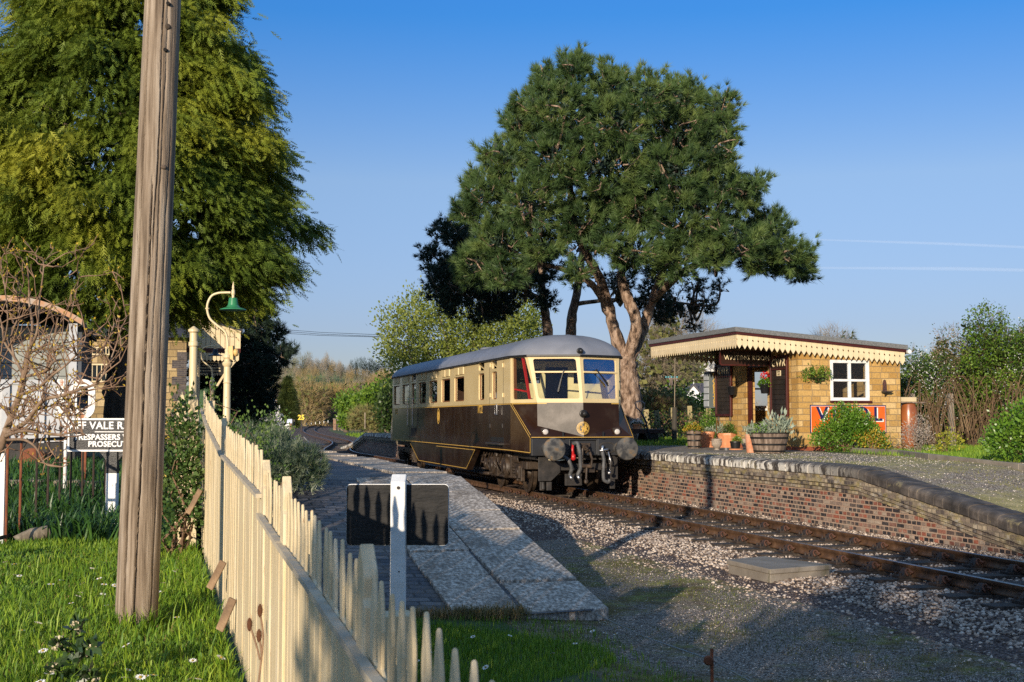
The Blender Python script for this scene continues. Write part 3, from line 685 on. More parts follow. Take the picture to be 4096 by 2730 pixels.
for k, y in enumerate((4.4, 5.6, 6.9, 8.2, 10.2, 11.6, 13.0, 14.4)):
    sb_ = MB()
    for sx in (-1, 1): x0, x1 = sorted((sx * .35, sx * 1.25)); sb_.box(x0, x1, y, y + .5, 1.24, 1.68).box(x0, x1, y + .42, y + .56, 1.6, 2.28)
    sb_.build('seat', flat('seat_moquette', (.10, .06, .04), .8) if k == 0 else bpy.data.materials['seat_moquette'], car, bevel=.04)
# glazing, one pane and one frame per window
def pane(name, f, h, nv, parent, d=.02):
    b = MB(); V = [tuple(Vector(f(*p)) + Vector(nv) * d) for p in h]; b.add(V, [tuple(range(len(V)))]); return b.build(name, m_glass, parent)
for sx in (-1, 1):
    f = lambda u, w, sx=sx: (sx * 1.37, u, w); nv = (-sx, 0, 0)
    for (a, c) in big + [doorw]:
        w = thing('window', None, None); w.parent = car; isd = (a, c) == doorw
        fr = MB(); i = .035
        fr.ring([(a - .01, wz0 - .01), (c + .01, wz0 - .01), (c + .01, wz1 + .01), (a - .01, wz1 + .01)], [(a + i, wz0 + i), (c - i, wz0 + i), (c - i, wz1 - i), (a + i, wz1 - i)], sx * 1.335, sx * 1.29, 'yz')
        fr.build('window_frame', m_wood, w)
        pane('window_pane', f, [(a, wz0), (c, wz0), (c, wz1), (a, wz1)], nv, w, .045)
        if not isd:
            vb_ = MB(); ww = c - a
            for e in (.06, .56): vb_.hexa([(sx * 1.33, a + ww * e, vz0 + .01), (sx * 1.33, a + ww * (e + .36), vz0 + .01), (sx * 1.40, a + ww * (e + .36), vz0 + .01), (sx * 1.385, a + ww * e, vz0 + .01), (sx * 1.33, a + ww * e, vz1 - .01), (sx * 1.33, a + ww * (e + .36), vz1 - .01), (sx * 1.40, a + ww * (e + .36), vz1 - .01), (sx * 1.385, a + ww * e, vz1 - .01)])
            vb_.build('vent_flap', m_bodycream, w, bevel=.01)
        else: pane('vent_pane', f, [(a, vz0), (c, vz0), (c, vz1), (a, vz1)], nv, w, .03)
    for (a, c) in small:
        w = thing('luggage_window', None, None); w.parent = car; i = .03
        MB().ring([(a - .01, lz0 - .01), (c + .01, lz0 - .01), (c + .01, lz1 + .01), (a - .01, lz1 + .01)], [(a + i, lz0 + i), (c - i, lz0 + i), (c - i, lz1 - i), (a + i, lz1 - i)], sx * 1.335, sx * 1.29, 'yz').build('window_frame', m_wood, w)
        pane('window_pane', f, [(a, lz0), (c, lz0), (c, lz1), (a, lz1)], nv, w, .045); pane('vent_pane', f, [(a, uz0), (c, uz0), (c, uz1), (a, uz1)], nv, w, .03)
        MB().beam((sx * 1.35, a, uz0 + .02), (sx * 1.37, c, uz1 - .04), .012, .03).build('vent_bar', m_bodycream, w)
for (f, nv, h, mir, sx) in glz['cab']:
    w = thing('cab_side_window', None, None); w.parent = car; pane('window_pane', f, h, nv, w, .03)
    if not mir:
        rb = MB(); off = Vector(nv) * .07
        P = lambda u, v_: tuple(Vector(f(u, v_)) + off)
        rb.beam(P(.66, .06), P(.58, .97), .035, .06, up=nv).beam(P(.08, .30), P(.62, .24), .035, .07, up=nv).beam(P(.08, .08), P(.09, .30), .03, .07, up=nv)
        rb.build('red_droplight_frame', m_red, w); MB().beam(P(.10, .08), P(.10, .97), .04, .07, up=nv).build('window_frame', m_wood, w)
for (f, nv, h, mir, sx) in glz['front']:
    w = thing('windscreen', None, None); w.parent = car; pane('window_pane', f, h, nv, w, .025)
    if mir: continue
    P = lambda u, v_, d=-.004: tuple(Vector(f(u, v_)) + Vector(nv) * d)
    MB().beam(P(.07, .645), P(.93, .645), .04, .03, up=nv).build('glazing_bar', m_bodycream, w)
    wp = MB(); a_, b_ = ((.66, .66), (.50, .27)) if sx < 0 else ((.62, .68), (.32, .40))
    wp.beam(P(*a_, -.05), P(*b_, -.035), .02, .02, up=nv).beam(P(a_[0] * .55 + b_[0] * .45, a_[1] * .55 + b_[1] * .45, -.04), P(b_[0] - .01, b_[1] - .05, -.03), .03, .02, up=nv).tube([P(*a_, -.06), P(*a_, .0)], .022, 8)
    wp.build('wiper', m_black, w)
# roof
bd = []; rg = []
ys = list(np.linspace(RL, 0, 30))
for y in ys: bd.append((-1.41, y)); rg.append((0, min(max(y, .25), RL - .25)))
for p in ((-1.28, -.34), (-1.155, -.67), (-.87, -.79), (-.58, -.905), (-.29, -1.02), (0, -1.14), (.29, -1.02), (.58, -.905), (.87, -.79), (1.155, -.67), (1.28, -.34)): bd.append(p); rg.append((0, .25 if abs(p[0]) > .05 else .05))
for y in reversed(ys): bd.append((1.41, y)); rg.append((0, min(max(y, .25), RL - .25)))
for p in ((1.28, .34), (1.155, .67), (.58, .905), (0, 1.14), (-.58, .905), (-1.155, .67), (-1.28, .34)): bd.append((p[0], RL + p[1])); rg.append((0, RL - .25))
V = []; K = 12; n = len(bd)
for k in range(K + 1):
    t = 1 - math.cos(k / K * PI / 2) if k < K else 1.0
    t = (k / K) ** 1.5
    z = ZG + .015 + (ZTOP - ZG) * (1 - (1 - t) ** 2.3) ** .62
    for p, q in zip(bd, rg): V.append((p[0] + (q[0] - p[0]) * t, p[1] + (q[1] - p[1]) * t, z))
Fc = [(k * n + i, k * n + (i + 1) % n, (k + 1) * n + (i + 1) % n, (k + 1) * n + i) for k in range(K) for i in range(n)]
roof = MB().add(V, Fc).build('roof', m_roof, car, smooth=50)
gt = MB()
for i in range(n):
    p, q = bd[i], bd[(i + 1) % n]; gt.beam((p[0], p[1], ZG - .005), (q[0], q[1], ZG - .005), .04, .045)
gt.build('gutter', m_black, car)
for x_ in (347, 425, 570, 668, 775, 1095, 1250):
    y = sy(x_, 300, .28)[0]
    vt = MB().lathe([(.10, 0), (.11, .05), (.09, .09), (.03, .11)], 14, (.28, y, ZTOP - .03)); vt.build('roof_vent', m_roof, car, smooth=40)
MB().lathe([(.42, 0), (.42, .13), (.38, .16), (.15, .17)], 28, (.1, sy(960, 300, .1)[0], ZTOP - .06)).build('roof_fan_cover', m_roof, car, smooth=40)
# lining and lettering
ln = MB(); x0 = -1.373
for z_, hh in ((ZW - .018, .022), (ZB + .035, .016)): ln.box(x0, x0 + .004, 0, RL, z_ - hh / 2, z_ + hh / 2)
def strip(b, p, q, w, nv): b.beam(tuple(Vector(p) + Vector(nv) * .004), tuple(Vector(q) + Vector(nv) * .004), w, .004, up=nv)
for sx in (-1, 1):
    nv = (sx * .99, -.1, .05)
    for o_ in (0, .06): strip(ln, (sx * (1.37 - o_ * .45), -.01 - o_ * .6, ZW - .03 + o_ * .1), (sx * (1.235 - o_ * .3), -1.255, 1.335 + o_ * .9), .014, nv)
    strip(ln, (sx * 1.37, 0, ZB + .035), (sx * 1.23, -1.262, .98), .014, nv); strip(ln, (sx * 1.23, -1.265, .975), (sx * 1.23, -1.265, 1.33), .012, nv)
    strip(ln, (sx * 1.36, -.01, ZW - .018), (sx * .99, -.965, ZW - .018), .018, (sx * .93, -.38, 0))
    strip(ln, (sx * .986, -.972, ZW - .018), (sx * .78, -1.05, ZW - .018), .018, (sx * .37, -.93, 0))
    strip(ln, (sx * 1.21, -1.28, 1.335), (0, -1.422, 1.335), .012, (sx * .12, -1, .2))
sk = [sy(285, 1055), sy(803, 1105), sy(735, 1290), sy(350, 1218)]
ya, yb, yc, yd = sk[0][0], sk[1][0], sk[2][0], sk[3][0]
zs0 = .36
for p, q in (((ya, .93), (yd, zs0 + .04)), ((yd, zs0 + .04), (yc, zs0 + .04)), ((yc, zs0 + .04), (yb, .93)), ((yb, .93), (yb + 5.2, .93))): ln.beam((-1.373, p[0], p[1]), (-1.373, q[0], q[1]), .005, .014, up=(0, 0, 1)) if abs(p[1] - q[1]) < .1 else strip(ln, (-1.37, p[0] , p[1]), (-1.37, q[0], q[1]), .014, (-1, 0, 0))
ln.build('gold_lining', m_gold, car)
lettering('N°22', .30, m_gold, car, (-1.374, sy(846)[0], zat(846, 783)), (R(90), 0, R(-90)), .002, .002, sx=.8, name='running_number')
lettering('N°22', .28, m_gold, car, (-1.374, sy(172)[0], zat(172, 802)), (R(90), 0, R(-90)), .002, .002, sx=.8, name='running_number')
cr = MB(); cy, cz = sy(510)[0], zat(510, 835)
ov = lambda k: [(cy + .17 * k * math.cos(2 * PI * i / 28), cz + .24 * k * math.sin(2 * PI * i / 28)) for i in range(28)]
cr.ring(ov(1), ov(.86), -1.374, -1.370, 'yz'); cr.ring(ov(.62), ov(.5), -1.374, -1.370, 'yz')
for a in range(6): t = PI * a / 6; cr.beam((-1.373, cy - .08 * math.cos(t), cz - .12 * math.sin(t)), (-1.373, cy + .08 * math.cos(t), cz + .12 * math.sin(t)), .025, .004, up=(1, 0, 0))
cr.build('crest', m_gold, car)
# GWR emblem wrapped over the nose ridge
def on_nose(x, z, d=.005): yr = -1.346 - .049 * (ZW - z) / (ZW - 1.345); return (x, yr + .39 * abs(x) - d, z)
ez = 1.545; em = MB()
def ringp(r0, r1, m=40):
    V = [on_nose(r0 * math.cos(2 * PI * i / m), ez + r0 * math.sin(2 * PI * i / m)) for i in range(m)] + [on_nose(r1 * math.cos(2 * PI * i / m), ez + r1 * math.sin(2 * PI * i / m)) for i in range(m)]
    em.add(V, [(i, m + i, m + (i + 1) % m, (i + 1) % m) for i in range(m)])
ringp(.150, .138); ringp(.126, .116)
def stroke(pts, w):
    for (xa, za), (xb, zb) in zip(pts[:-1], pts[1:]):
        mid = (xa + xb) / 2; a = Vector(on_nose(xa, ez + za)); b_ = Vector(on_nose(xb, ez + zb)); em.beam(a, b_, w, .004, up=(0, -1, 0))
arc = lambda cx, cz, rx, rz, a0, a1, m=10: [(cx + rx * math.cos(R(a0 + (a1 - a0) * i / m)), cz + rz * math.sin(R(a0 + (a1 - a0) * i / m))) for i in range(m + 1)]
stroke(arc(-.058, 0, .040, .080, 50, 320) + [(-.028, -.002), (-.052, -.002)], .017)
stroke([(-.040, .10), (-.022, -.098), (0, .055), (.022, -.098), (.040, .10)], .017)
stroke([(.050, -.075), (.050, .080)], .017); stroke([(.050, .078)] + arc(.062, .040, .030, .038, 90, -90, 8) + [(.050, .004)], .016); stroke([(.058, 0), (.094, -.070)], .017)
em.build('emblem', m_gold, car)
# doors, handles, grab rails, hinges
hd = MB()
for xa in (280, 320): y = sy(xa)[0]; hd.tube([(-1.40, y, zat(300, 690)), (-1.45, y, zat(300, 700)), (-1.45, y, zat(300, 910)), (-1.40, y, zat(300, 920))], .014, 6)
y = sy(990)[0]; hd.tube([(-1.38, y + .1, ZW - .02), (-1.43, y + .1, ZW - .05), (-1.43, y + .1, ZW - .26), (-1.43, y - .12, ZW - .27), (-1.43, y - .12, ZW - .03)], .013, 6)
hd.build('grab_rail', m_steel, car)
dl = MB()
for xa in (922, 1032): y = sy(xa)[0]; dl.box(-1.374, -1.371, y - .008, y + .008, ZB + .1, ZG - .08)
for xa in (278, 345): y = sy(xa)[0]; dl.box(-1.374, -1.371, y - .008, y + .008, ZB + .1, ZG - .08)
for (a, c, z0, z1) in ((sy(812)[0], sy(735)[0], zat(770, 970), zat(770, 760)), (sy(710)[0], sy(697)[0], zat(700, 980), zat(700, 895))): dl.ring([(a, z0), (c, z0), (c, z1), (a, z1)], [(a + .012, z0 + .012), (c - .012, z0 + .012), (c - .012, z1 - .012), (a + .012, z1 - .012)], -1.3735, -1.371, 'yz')
for xa in (452, 560, 640, 775, 862): y = sy(xa)[0]; dl.box(-1.3725, -1.370, y - .005, y + .005, ZB + .06, ZW - .04)
for xa in (452, 560, 775): y = sy(xa)[0]; dl.box(-1.3725, -1.370, y - .004, y + .004, ZB - .55, ZB - .03) if yc < y < yd else None
dl.build('door_joint', m_black, car)
hg = MB()
for xa in (930, 1030):
    y = sy(xa)[0]
    for yy in (685, 445): hg.box(-1.40, -1.37, y - .035, y + .035, zat(xa, yy), zat(xa, yy) + .11)
hg.build('door_hinge', m_bodycream, car, bevel=.008)
hg = MB()
for xa in (928, 1028): y = sy(xa)[0]; hg.box(-1.395, -1.37, y - .04, y + .04, zat(xa, 930), zat(xa, 930) + .11)
hg.build('lower_hinge', m_darkmetal, car, bevel=.008)
stp = MB(); y0_, y1_ = sy(1038)[0], sy(925)[0]; z_ = zat(980, 1055)
stp.box(-1.50, -1.30, y0_, y1_, z_ - .03, z_ + .02); stp.build('footstep', m_darkmetal, car, bevel=.01)
MB().box(-1.372, -1.30, y0_ + .02, y1_ - .05, z_ + .04, z_ + .16).build('step_recess', m_black, car)
stp = MB(); y0_, y1_ = sy(335)[0], sy(288)[0]; z_ = zat(310, 1000); stp.box(-1.47, -1.36, y0_, y1_, z_ - .02, z_ + .02).box(-1.39, -1.36, y0_ + .1, y1_ - .1, z_, z_ + .3); stp.build('footstep', m_darkmetal, car)
lv = MB()
for k in range(2):
    for j in range(4): y = sy(390 + 26 * k)[0]; z = zat(400, 985 + j * 9); lv.box(-1.385, -1.371, y - .09, y + .09, z, z + .014)
lv.build('louvre', m_black, car)
# skirt, underframe, bogies
skb = MB()
for sx in (-1, 1): skb.add([(sx * 1.365, ya, .965), (sx * 1.365, yb, .965), (sx * 1.365, yc, zs0), (sx * 1.365, yd, zs0), (sx * 1.2, ya, .965), (sx * 1.2, yb, .965), (sx * 1.2, yc, zs0), (sx * 1.2, yd, zs0)], [(0, 1, 2, 3), (4, 7, 6, 5), (0, 4, 5, 1), (1, 5, 6, 2), (2, 6, 7, 3), (3, 7, 4, 0)])
skb.build('skirt', m_bodybrown, car)
uf = MB().box(-1.0, 1.0, -1.0, RL + 1.0, .80, .98).box(-.9, .9, yc + .3, yd - .3, .42, .8)
uf.build('underframe', m_darkmetal, car)
def bogie(y0, name='bogie'):
    bo = thing(name, None, None, (0, y0, 0)); bo.parent = car
    for ay in (-1.3, 1.3):
        wb = MB()
        for x in (-.78, .78):
            wb.lathe([(.18, -.07), (.44, -.06), (.46, -.05), (.46, .055), (.49, .065), (.49, .085), (.42, .085), (.40, .03), (.16, .02), (.14, .09)], 32, (x, ay, .46), 'x') if x > 0 else wb.lathe([(.14, -.09), (.16, -.02), (.40, -.03), (.42, -.085), (.49, -.085), (.49, -.065), (.46, -.055), (.46, .05), (.44, .06), (.18, .07)], 32, (x, ay, .46), 'x')
        wb.tube([(-.9, ay, .46), (.9, ay, .46)], .075, 12); wb.build('wheelset', m_oily, bo, smooth=35)
    fb = MB()
    for x in (-1.02, 1.02):
        fb.box(x - .04, x + .04, -2.0, 2.0, .56, .74)
        for ay in (-1.3, 1.3): fb.box(x - .09, x + .09, ay - .16, ay + .16, .32, .62).box(x - .05, x + .05, ay - .22, ay - .15, .25, .6).box(x - .05, x + .05, ay + .15, ay + .22, .25, .6).lathe([(.04, -.02), (.10, 0), (.12, .06), (.12, .08)], 16, (x - .11, ay, .47), 'x')
    fb.box(-1.0, 1.0, -.25, .25, .5, .78).box(-1, 1, -2.0, -1.9, .56, .74)
    fb.build('bogie_frame', m_oily, bo, bevel=.012)
    for x in (-1.02, 1.02):
        for ay in (-.72, .72): MB().tube([(x + .07 * math.cos(k * .9), ay + .07 * math.sin(k * .9), .30 + k * .011) for k in range(36)], .018, 5).build('coil_spring', m_oily, bo, smooth=True)
    return bo
bg1 = bogie(1.69); bg2 = bogie(RL - 1.3)
eg = MB()                                          # engine and gearbox hung between the front wheels
ya_ = 2.9
eg.box(-1.12, -.72, .95, 1.75, .30, .82).box(-1.16, -.8, 2.15, 3.0, .30, .78).box(-1.05, -.75, 3.0, 3.55, .4, .75)
for (y, z, r) in ((1.3, .55, .27), (2.55, .56, .24), (3.2, .58, .16)): eg.lathe([(r * .5, -.10), (r * .55, -.07), (r * .9, -.06), (r, -.02), (r, .1)], 22, (-1.15, y, z), 'x')
for (y, z, r) in ((1.3, .55, .27), (2.55, .56, .24)):
    for k in range(10): t = 2 * PI * k / 10; eg.lathe([(.014, -.02), (.014, .02)], 6, (-1.215, y + r * .82 * math.cos(t), z + r * .82 * math.sin(t)), 'x')
for y in (1.25, 1.55, 2.3, 2.8, 3.3): eg.tube([(-1.0, y, .75), (-1.05, y, .97)], .05, 10)
eg.lathe([(.12, 0), (.12, .14), (.09, .17), (.09, .24)], 14, (-1.02, 1.4, .78)); eg.lathe([(.08, 0), (.08, .12), (.05, .15)], 12, (-1.05, 2.6, .78))
eg.build('engine_casing', m_oily, car, smooth=35, bevel=.015)
pp = MB()
for k in range(9):
    y0 = 1.0 + k * .31; pp.tube([(-1.17, y0, .40 + .1 * (k % 3)), (-1.22, y0 + .1, .62), (-1.18, y0 + .28, .66 + .06 * (k % 2)), (-1.08, y0 + .35, .9)], .018 + .006 * (k % 3), 7)
pp.tube([(-1.2, 3.3, .45), (-1.2, 3.9, .45), (-1.15, 3.9, .78), (-1.15, 3.45, .8)], .022, 8); pp.tube([(-1.1, 3.3, .32), (-1.1, 4.3, .30)], .045, 8); pp.tube([(-1.1, .5, .34), (-1.1, 3.0, .30)], .03, 8)
for k in range(7): pp.tube([(-1.0 + .0 * k, .25 + .07 * k, .68), (-1.12, .25 + .07 * k, .72), (-1.14, .25 + .07 * k, .86)], .026, 7)
pp.build('pipework', m_oily, car, smooth=True)
# buffer beam and front gear
bm = MB(); bm.prism([(-1.225, .91), (1.225, .91), (1.225, 1.31), (-1.225, 1.31)], -1.40, -1.30); 
for sx in (-1, 1): bm.box(min(sx * .34, sx * 1.225), max(sx * .34, sx * 1.225), -1.47, -1.36, .91, 1.30)
bm.box(-.34, .34, -1.47, -1.36, 1.265, 1.30).box(-.34, -.31, -1.47, -1.36, .93, 1.27).box(.31, .34, -1.47, -1.36, .93, 1.27)
bm.build('buffer_beam', flat('black_beam_paint', (.022, .023, .026), .45, bmp=.1, bscale=30), car, bevel=.01)
for sx in (-1, 1): MB().ring([(sx * .56 + p[0], 1.09 + p[1]) for p in rrect(-.2, .2, -.13, .13, .125)], [(sx * .56 + p[0], 1.09 + p[1]) for p in rrect(-.165, .165, -.095, .095, .09)], -1.48, -1.47).build('beam_aperture', m_darkmetal, car)
m_bufhead = mat('scuffed_buffer_face', [(.42, (.055, .055, .055)), (.55, (.16, .15, .13)), (.66, (.26, .17, .09))], 5, 8, rough=.45, metal=.5, bmp=.15)
for sx in (-1, 1):
    bf = MB().lathe([(.10, -.62), (.245, -.60), (.262, -.58), (.262, -.545), (.20, -.53), (.09, -.50), (.09, -.2), (.135, -.18), (.15, 0)], 36, (sx * .855, -1.45, 1.075), 'y')
    bf.build('buffer', m_bufhead, car, smooth=35)
for sx in (-1, 1):
    hl = thing('headlight', None, None, (sx * .86, -1.30, 1.46)); hl.parent = car
    MB().lathe([(.03, .1), (.07, .07), (.085, -.03), (.075, -.035)], 20, (0, 0, 0), 'y').box(-.085, .085, .03, .14, -.10, .09).build('lamp_case', m_iron, hl, smooth=35)
    MB().lathe([(.001, -.050), (.05, -.045), (.074, -.03)], 20, (0, 0, 0), 'y').build('lens', m_lamp, hl, smooth=True)
    MB().box(sx * .48 - .02, sx * .48 + .02, -1.45, -1.43, 1.28, 1.46).box(sx * .48 - .05, sx * .48 + .05, -1.47, -1.40, 1.27, 1.30).build('lamp_iron', m_black, car)
for z_, y_, r_ in ((1.88, -1.50, .075), (3.36, -1.24, .06)):
    MB().lathe([(r_ * .05, -.12), (r_ * .6, -.105), (r_ * .9, -.06), (r_, 0), (r_ * 1.25, .01), (r_ * 1.25, .04), (r_, .12)], 20, (0, y_, z_), 'y').build('marker_lamp', m_black, car, smooth=40)
fg = MB(); fy = -1.55                               # coupling hook and shackle
fg.box(-.16, .16, -1.47, -1.45, 1.02, 1.2).lathe([(.07, 0), (.07, -.1)], 12, (0, -1.5, 1.1), 'y'); fg.tube([(0, -1.5, 1.1), (.02, -1.66, 1.12), (.05, -1.70, 1.04), (.0, -1.64, .98)], [.05, .045, .035, .02], 8)
fg.tube([(-.07, fy - .06, 1.08), (-.09, fy - .09, .82), (-.09, fy - .08, .66)], .028, 7).tube([(.09, fy - .06, 1.05), (.15, fy - .09, .82), (.12, fy - .08, .64)], .028, 7)
fg.tube([(-.1, fy - .08, .68), (.14, fy - .08, .66)], .045, 8).tube([(.02, fy - .08, .66), (.0, fy - .1, .36)], .025, 7).lathe([(.02, 0), (.05, .03), (.05, .09), (.02, .12)], 10, (0, fy - .1, .26))
fg.box(-.05, .25, -1.52, -1.46, .52, .64).build('coupling', m_oily, car, smooth=35)
def hose(name, pts, r, m):
    P = []; 
    for i in range(len(pts) - 1):
        for k in range(10): t = k / 10; P.append(tuple(np.array(pts[i]) * (1 - t) + np.array(pts[i + 1]) * t))
    P.append(pts[-1]); A = np.array(P, float)
    for _ in range(6): A[1:-1] = (A[:-2] + A[1:-1] * 2 + A[2:]) / 4
    rr = [r * (1.12 if k % 2 else .94) for k in range(len(A))]
    return MB().tube(A, rr, 10).build(name, m, car, smooth=True)
hose('brake_hose', [(-.28, -1.56, 1.18), (-.20, -1.64, 1.22), (-.14, -1.66, .95), (-.12, -1.62, .62), (-.18, -1.58, .46)], .045, m_hose)
hose('brake_hose', [(-.50, -1.50, .90), (-.40, -1.62, .82), (-.33, -1.64, .62), (-.36, -1.58, .46)], .042, m_hose)
hose('brake_hose', [(.42, -1.56, 1.0), (.44, -1.62, .82), (.42, -1.62, .55), (.44, -1.58, .34), (.56, -1.55, .28), (.60, -1.55, .36)], .040, m_hose)
MB().tube([(-.28, -1.57, 1.20), (-.30, -1.58, 1.05), (-.285, -1.60, .9)], [.03, .035, .05], 10).lathe([(.02, 0), (.055, .03), (.055, .13), (.02, .16)], 12, (-.285, -1.60, .80)).build('red_tap', m_red, car, smooth=True)
ch = MB().tube([(.42, -1.57, .98), (.42, -1.57, 1.14)], .035, 10).tube([(.34, -1.58, 1.02), (.56, -1.58, 1.05)], .028, 8).tube([(.55, -1.6, 1.0), (.60, -1.62, .78), (.58, -1.6, .55)], .016, 7).lathe([(.01, 0), (.045, .02), (.045, .07), (.01, .09)], 10, (.57, -1.6, .46))
ch.build('hose_fitting', m_steel, car, smooth=True)
for a_ in (-.36, -.18): MB().tube([(a_, -1.58, .47), (a_ + .02, -1.6, .40), (a_ + .05, -1.6, .36)], .04, 8).build('hose_union', m_steel, car, smooth=True)
pl = MB()
pl.prism([(-1.02, .32), (-.72, .32), (-.50, .52), (-.50, .90), (-1.02, .90)], -1.30, -1.26).prism([(.62, .34), (.9, .34), (.9, .9), (.62, .9)], -1.25, -1.2)
pl.box(-.95, -.85, -1.2, -1.1, .1, .5).box(-.35, .05, -1.2, -1.1, .20, .48).box(-.5, .5, -1.25, -1.15, .56, .72).lathe([(.12, -.05), (.12, .1)], 16, (.72, -1.36, .78), 'y')
pl.tube([(-.88, -1.15, .3), (-.88, -1.2, .12)], .05, 8); pl.box(-.82, -.70, -1.28, -1.2, .1, .3).box(.70, .82, -1.28, -1.2, .12, .34)
pl.build('guard_plate', m_darkmetal, car, bevel=.01)
MB().tube([(-.86, -1.5, .92), (-.84, -1.52, .82), (-.6, -1.53, .80), (-.15, -1.53, .86)], .012, 6).build('steam_pipe', m_creamletter, car, smooth=True)
for o in list(car.children):
    if o.name.split('.')[0] in ('buffer_beam', 'beam_aperture', 'buffer', 'headlight', 'lamp_iron', 'marker_lamp', 'coupling', 'brake_hose', 'red_tap', 'hose_fitting', 'hose_union', 'guard_plate', 'steam_pipe'): o.location.y += .10
# ================================================================ foliage helpers
def unit_rand(n):
    d = rng.normal(size=(n, 3)); return d / np.linalg.norm(d, axis=1)[:, None]
def nrm(a): return a / np.maximum(np.linalg.norm(a, axis=-1, keepdims=True), 1e-9)
def needles(C, D, k, L, w, spread):                # k thin blades fanned round direction D at each point C
    n = len(C); d = nrm(np.repeat(D, k, 0) + rng.normal(0, spread, (n * k, 3))); c = np.repeat(C, k, 0)
    l = L * rng.uniform(.6, 1.15, (n * k, 1)); sd = nrm(np.cross(d, unit_rand(n * k))) * w / 2
    V = np.stack([c - sd * .7, c + sd * .7, c + d * l], 1).reshape(-1, 3); return V, np.arange(n * k * 3).reshape(-1, 3)
def leaves(C, D, L, W, droop=0.0, fold=.25):       # one diamond leaf at each point
    n = len(C); d = nrm(D + np.array([0, 0, -droop])); l = L * rng.uniform(.6, 1.2, (n, 1)); w = W * rng.uniform(.6, 1.2, (n, 1))
    sd = nrm(np.cross(d, unit_rand(n))); up = np.cross(sd, d)
    mid = C + d * l * .5 + up * l * fold * .3
    V = np.stack([C, mid + sd * w / 2, C + d * l, mid - sd * w / 2], 1).reshape(-1, 3); return V, np.arange(n * 4).reshape(-1, 4)
def shell_pts(n, rad, inner=.6, top=1.0):          # points through an uneven blob, denser outside
    d = unit_rand(n); r = rng.uniform(inner, 1, (n, 1)) ** .5; return d * r * np.array(rad), d
def blob_pts(n, blobs, inner=.55):
    tot = sum(b[3] ** 2 for b in blobs); P = []; D = []
    for b in blobs:
        m = max(4, int(n * b[3] ** 2 / tot)); p, d = shell_pts(m, (b[3], b[3], b[3] * (b[4] if len(b) > 4 else 1)), inner); P.append(p + np.array(b[:3])); D.append(d)
    return np.concatenate(P), np.concatenate(D)
def clumped(P, D, k, r):                           # gather points into twig-end clumps
    n = len(P); q = np.repeat(P, k, 0) + rng.normal(0, r, (n * k, 3)); return q, nrm(np.repeat(D, k, 0) + rng.normal(0, .45, (n * k, 3)))
def branch(b, p, q, r0, r1, n=5, wob=.06, sides=7):
    p, q = np.array(p, float), np.array(q, float); L = np.linalg.norm(q - p); P = []
    for i in range(n + 1):
        t = i / n; P.append(p + (q - p) * t + (rng.normal(0, wob * L, 3) * math.sin(t * PI)))
    b.tube(P, [r0 + (r1 - r0) * i / n for i in range(n + 1)], sides); return P
def bush(name, label, cat, loc, rad, n, L, W, m, group=None, lumps=9, stems=7, sm=None, k=5, cr=None, up=.5, inner=.45, flowers=None, dome=.45):
    t = thing(name, label, cat, loc, 0, group); rx, ry, rz = rad
    bl = []
    for i in range(lumps):
        d = unit_rand(1)[0]; d[2] = abs(d[2]) * 1.0 - .15; bl.append((*(d * np.array([rx, ry, rz * .95]) * .62 + np.array([0, 0, rz * .52])), (rx + ry) / 2 * random.uniform(.35, .55), rz / ((rx + ry) / 2) * .8))
    P, D = blob_pts(max(8, n // k), bl, inner); P[:, 2] -= P[:, 2].min() * .9
    for ax, q_ in ((0, rx), (1, ry), (2, rz)): P[:, ax] *= q_ / np.percentile(abs(P[:, ax]), 98)
    P[:, 2] *= 1 - dome * np.minimum(1.3, (P[:, 0] / rx) ** 2 * .7 + (P[:, 1] / ry) ** 2 * .3)
    P[:, 2] = np.maximum(P[:, 2], .03)
    q, d = clumped(P, D + np.array([0, 0, up]), k, cr or L * .8); q[:, 2] = np.maximum(q[:, 2], .01)
    np_mesh('foliage', *leaves(q, d, L, W), m, t)
    b = MB()
    for i in range(stems):
        j = P[rng.integers(len(P))]; branch(b, (rng.normal(0, rx * .12), rng.normal(0, ry * .12), -.05), j, .014 * max(1, rz), .004, 4, .08, 5)
    b.build('stems', sm or m_twig, t, smooth=True)
    if flowers:
        fm, fn, fs = flowers; i = rng.integers(0, len(q), fn); np_mesh('blossom', *leaves(q[i] + d[i] * L * .7, unit_rand(fn), fs, fs), fm, t)
    return t
# ================================================================ waiting room
B0 = (15.77, 29.9, .952)
def C2(x, y): return 2550 + x / 2.046, 1250 + y / 2.046
def C3(x, y): return 3100 + x / 2.752, 1280 + y / 2.752
def endw(p): v, z = on_s(*p, B0[1]); return v - B0[0], z - B0[2]           # on the end wall: (local x, z)
def frontw(p): s, z = on_v(*p, B0[0]); return s - B0[1], z - B0[2]          # on the track-side wall: (local y, z)
m_ashlar = brick_mat('golden_rock_faced_stone', [(0, (.37, .205, .055)), (.35, (.47, .285, .09)), (.7, (.55, .35, .125)), (1, (.60, .42, .19))], .40, .155, (.36, .25, .13), .009, .9, 'mix', squash=.62, sqf=2, bmp=1.0, warp=.02, stain=[((.30, .22, .12), (.8, .8, .8), .62, .1, .5)])
m_redbrick = brick_mat('red_plinth_brick', [(0, (.26, .07, .035)), (1, (.38, .12, .06))], .3, .2, (.3, .2, .14), .01, .85, 'mix')
m_felt = mat('grey_mineral_felt', [(.4, (.10, .105, .105)), (.6, (.19, .195, .195))], 60, 3, rough=.95, bmp=.4, bscale=120)
m_plaster = flat('pale_plaster', (.50, .38, .20), .9)
wr = thing('waiting_room', 'small golden stone waiting room with scalloped cream valance and flat grey roof', 'building', VS(*B0), TH)
W_, L_b = 2.92, 5.05; slope = -.38 / 4.78
def rz(x): return 3.10 + slope * (x + 1.8)
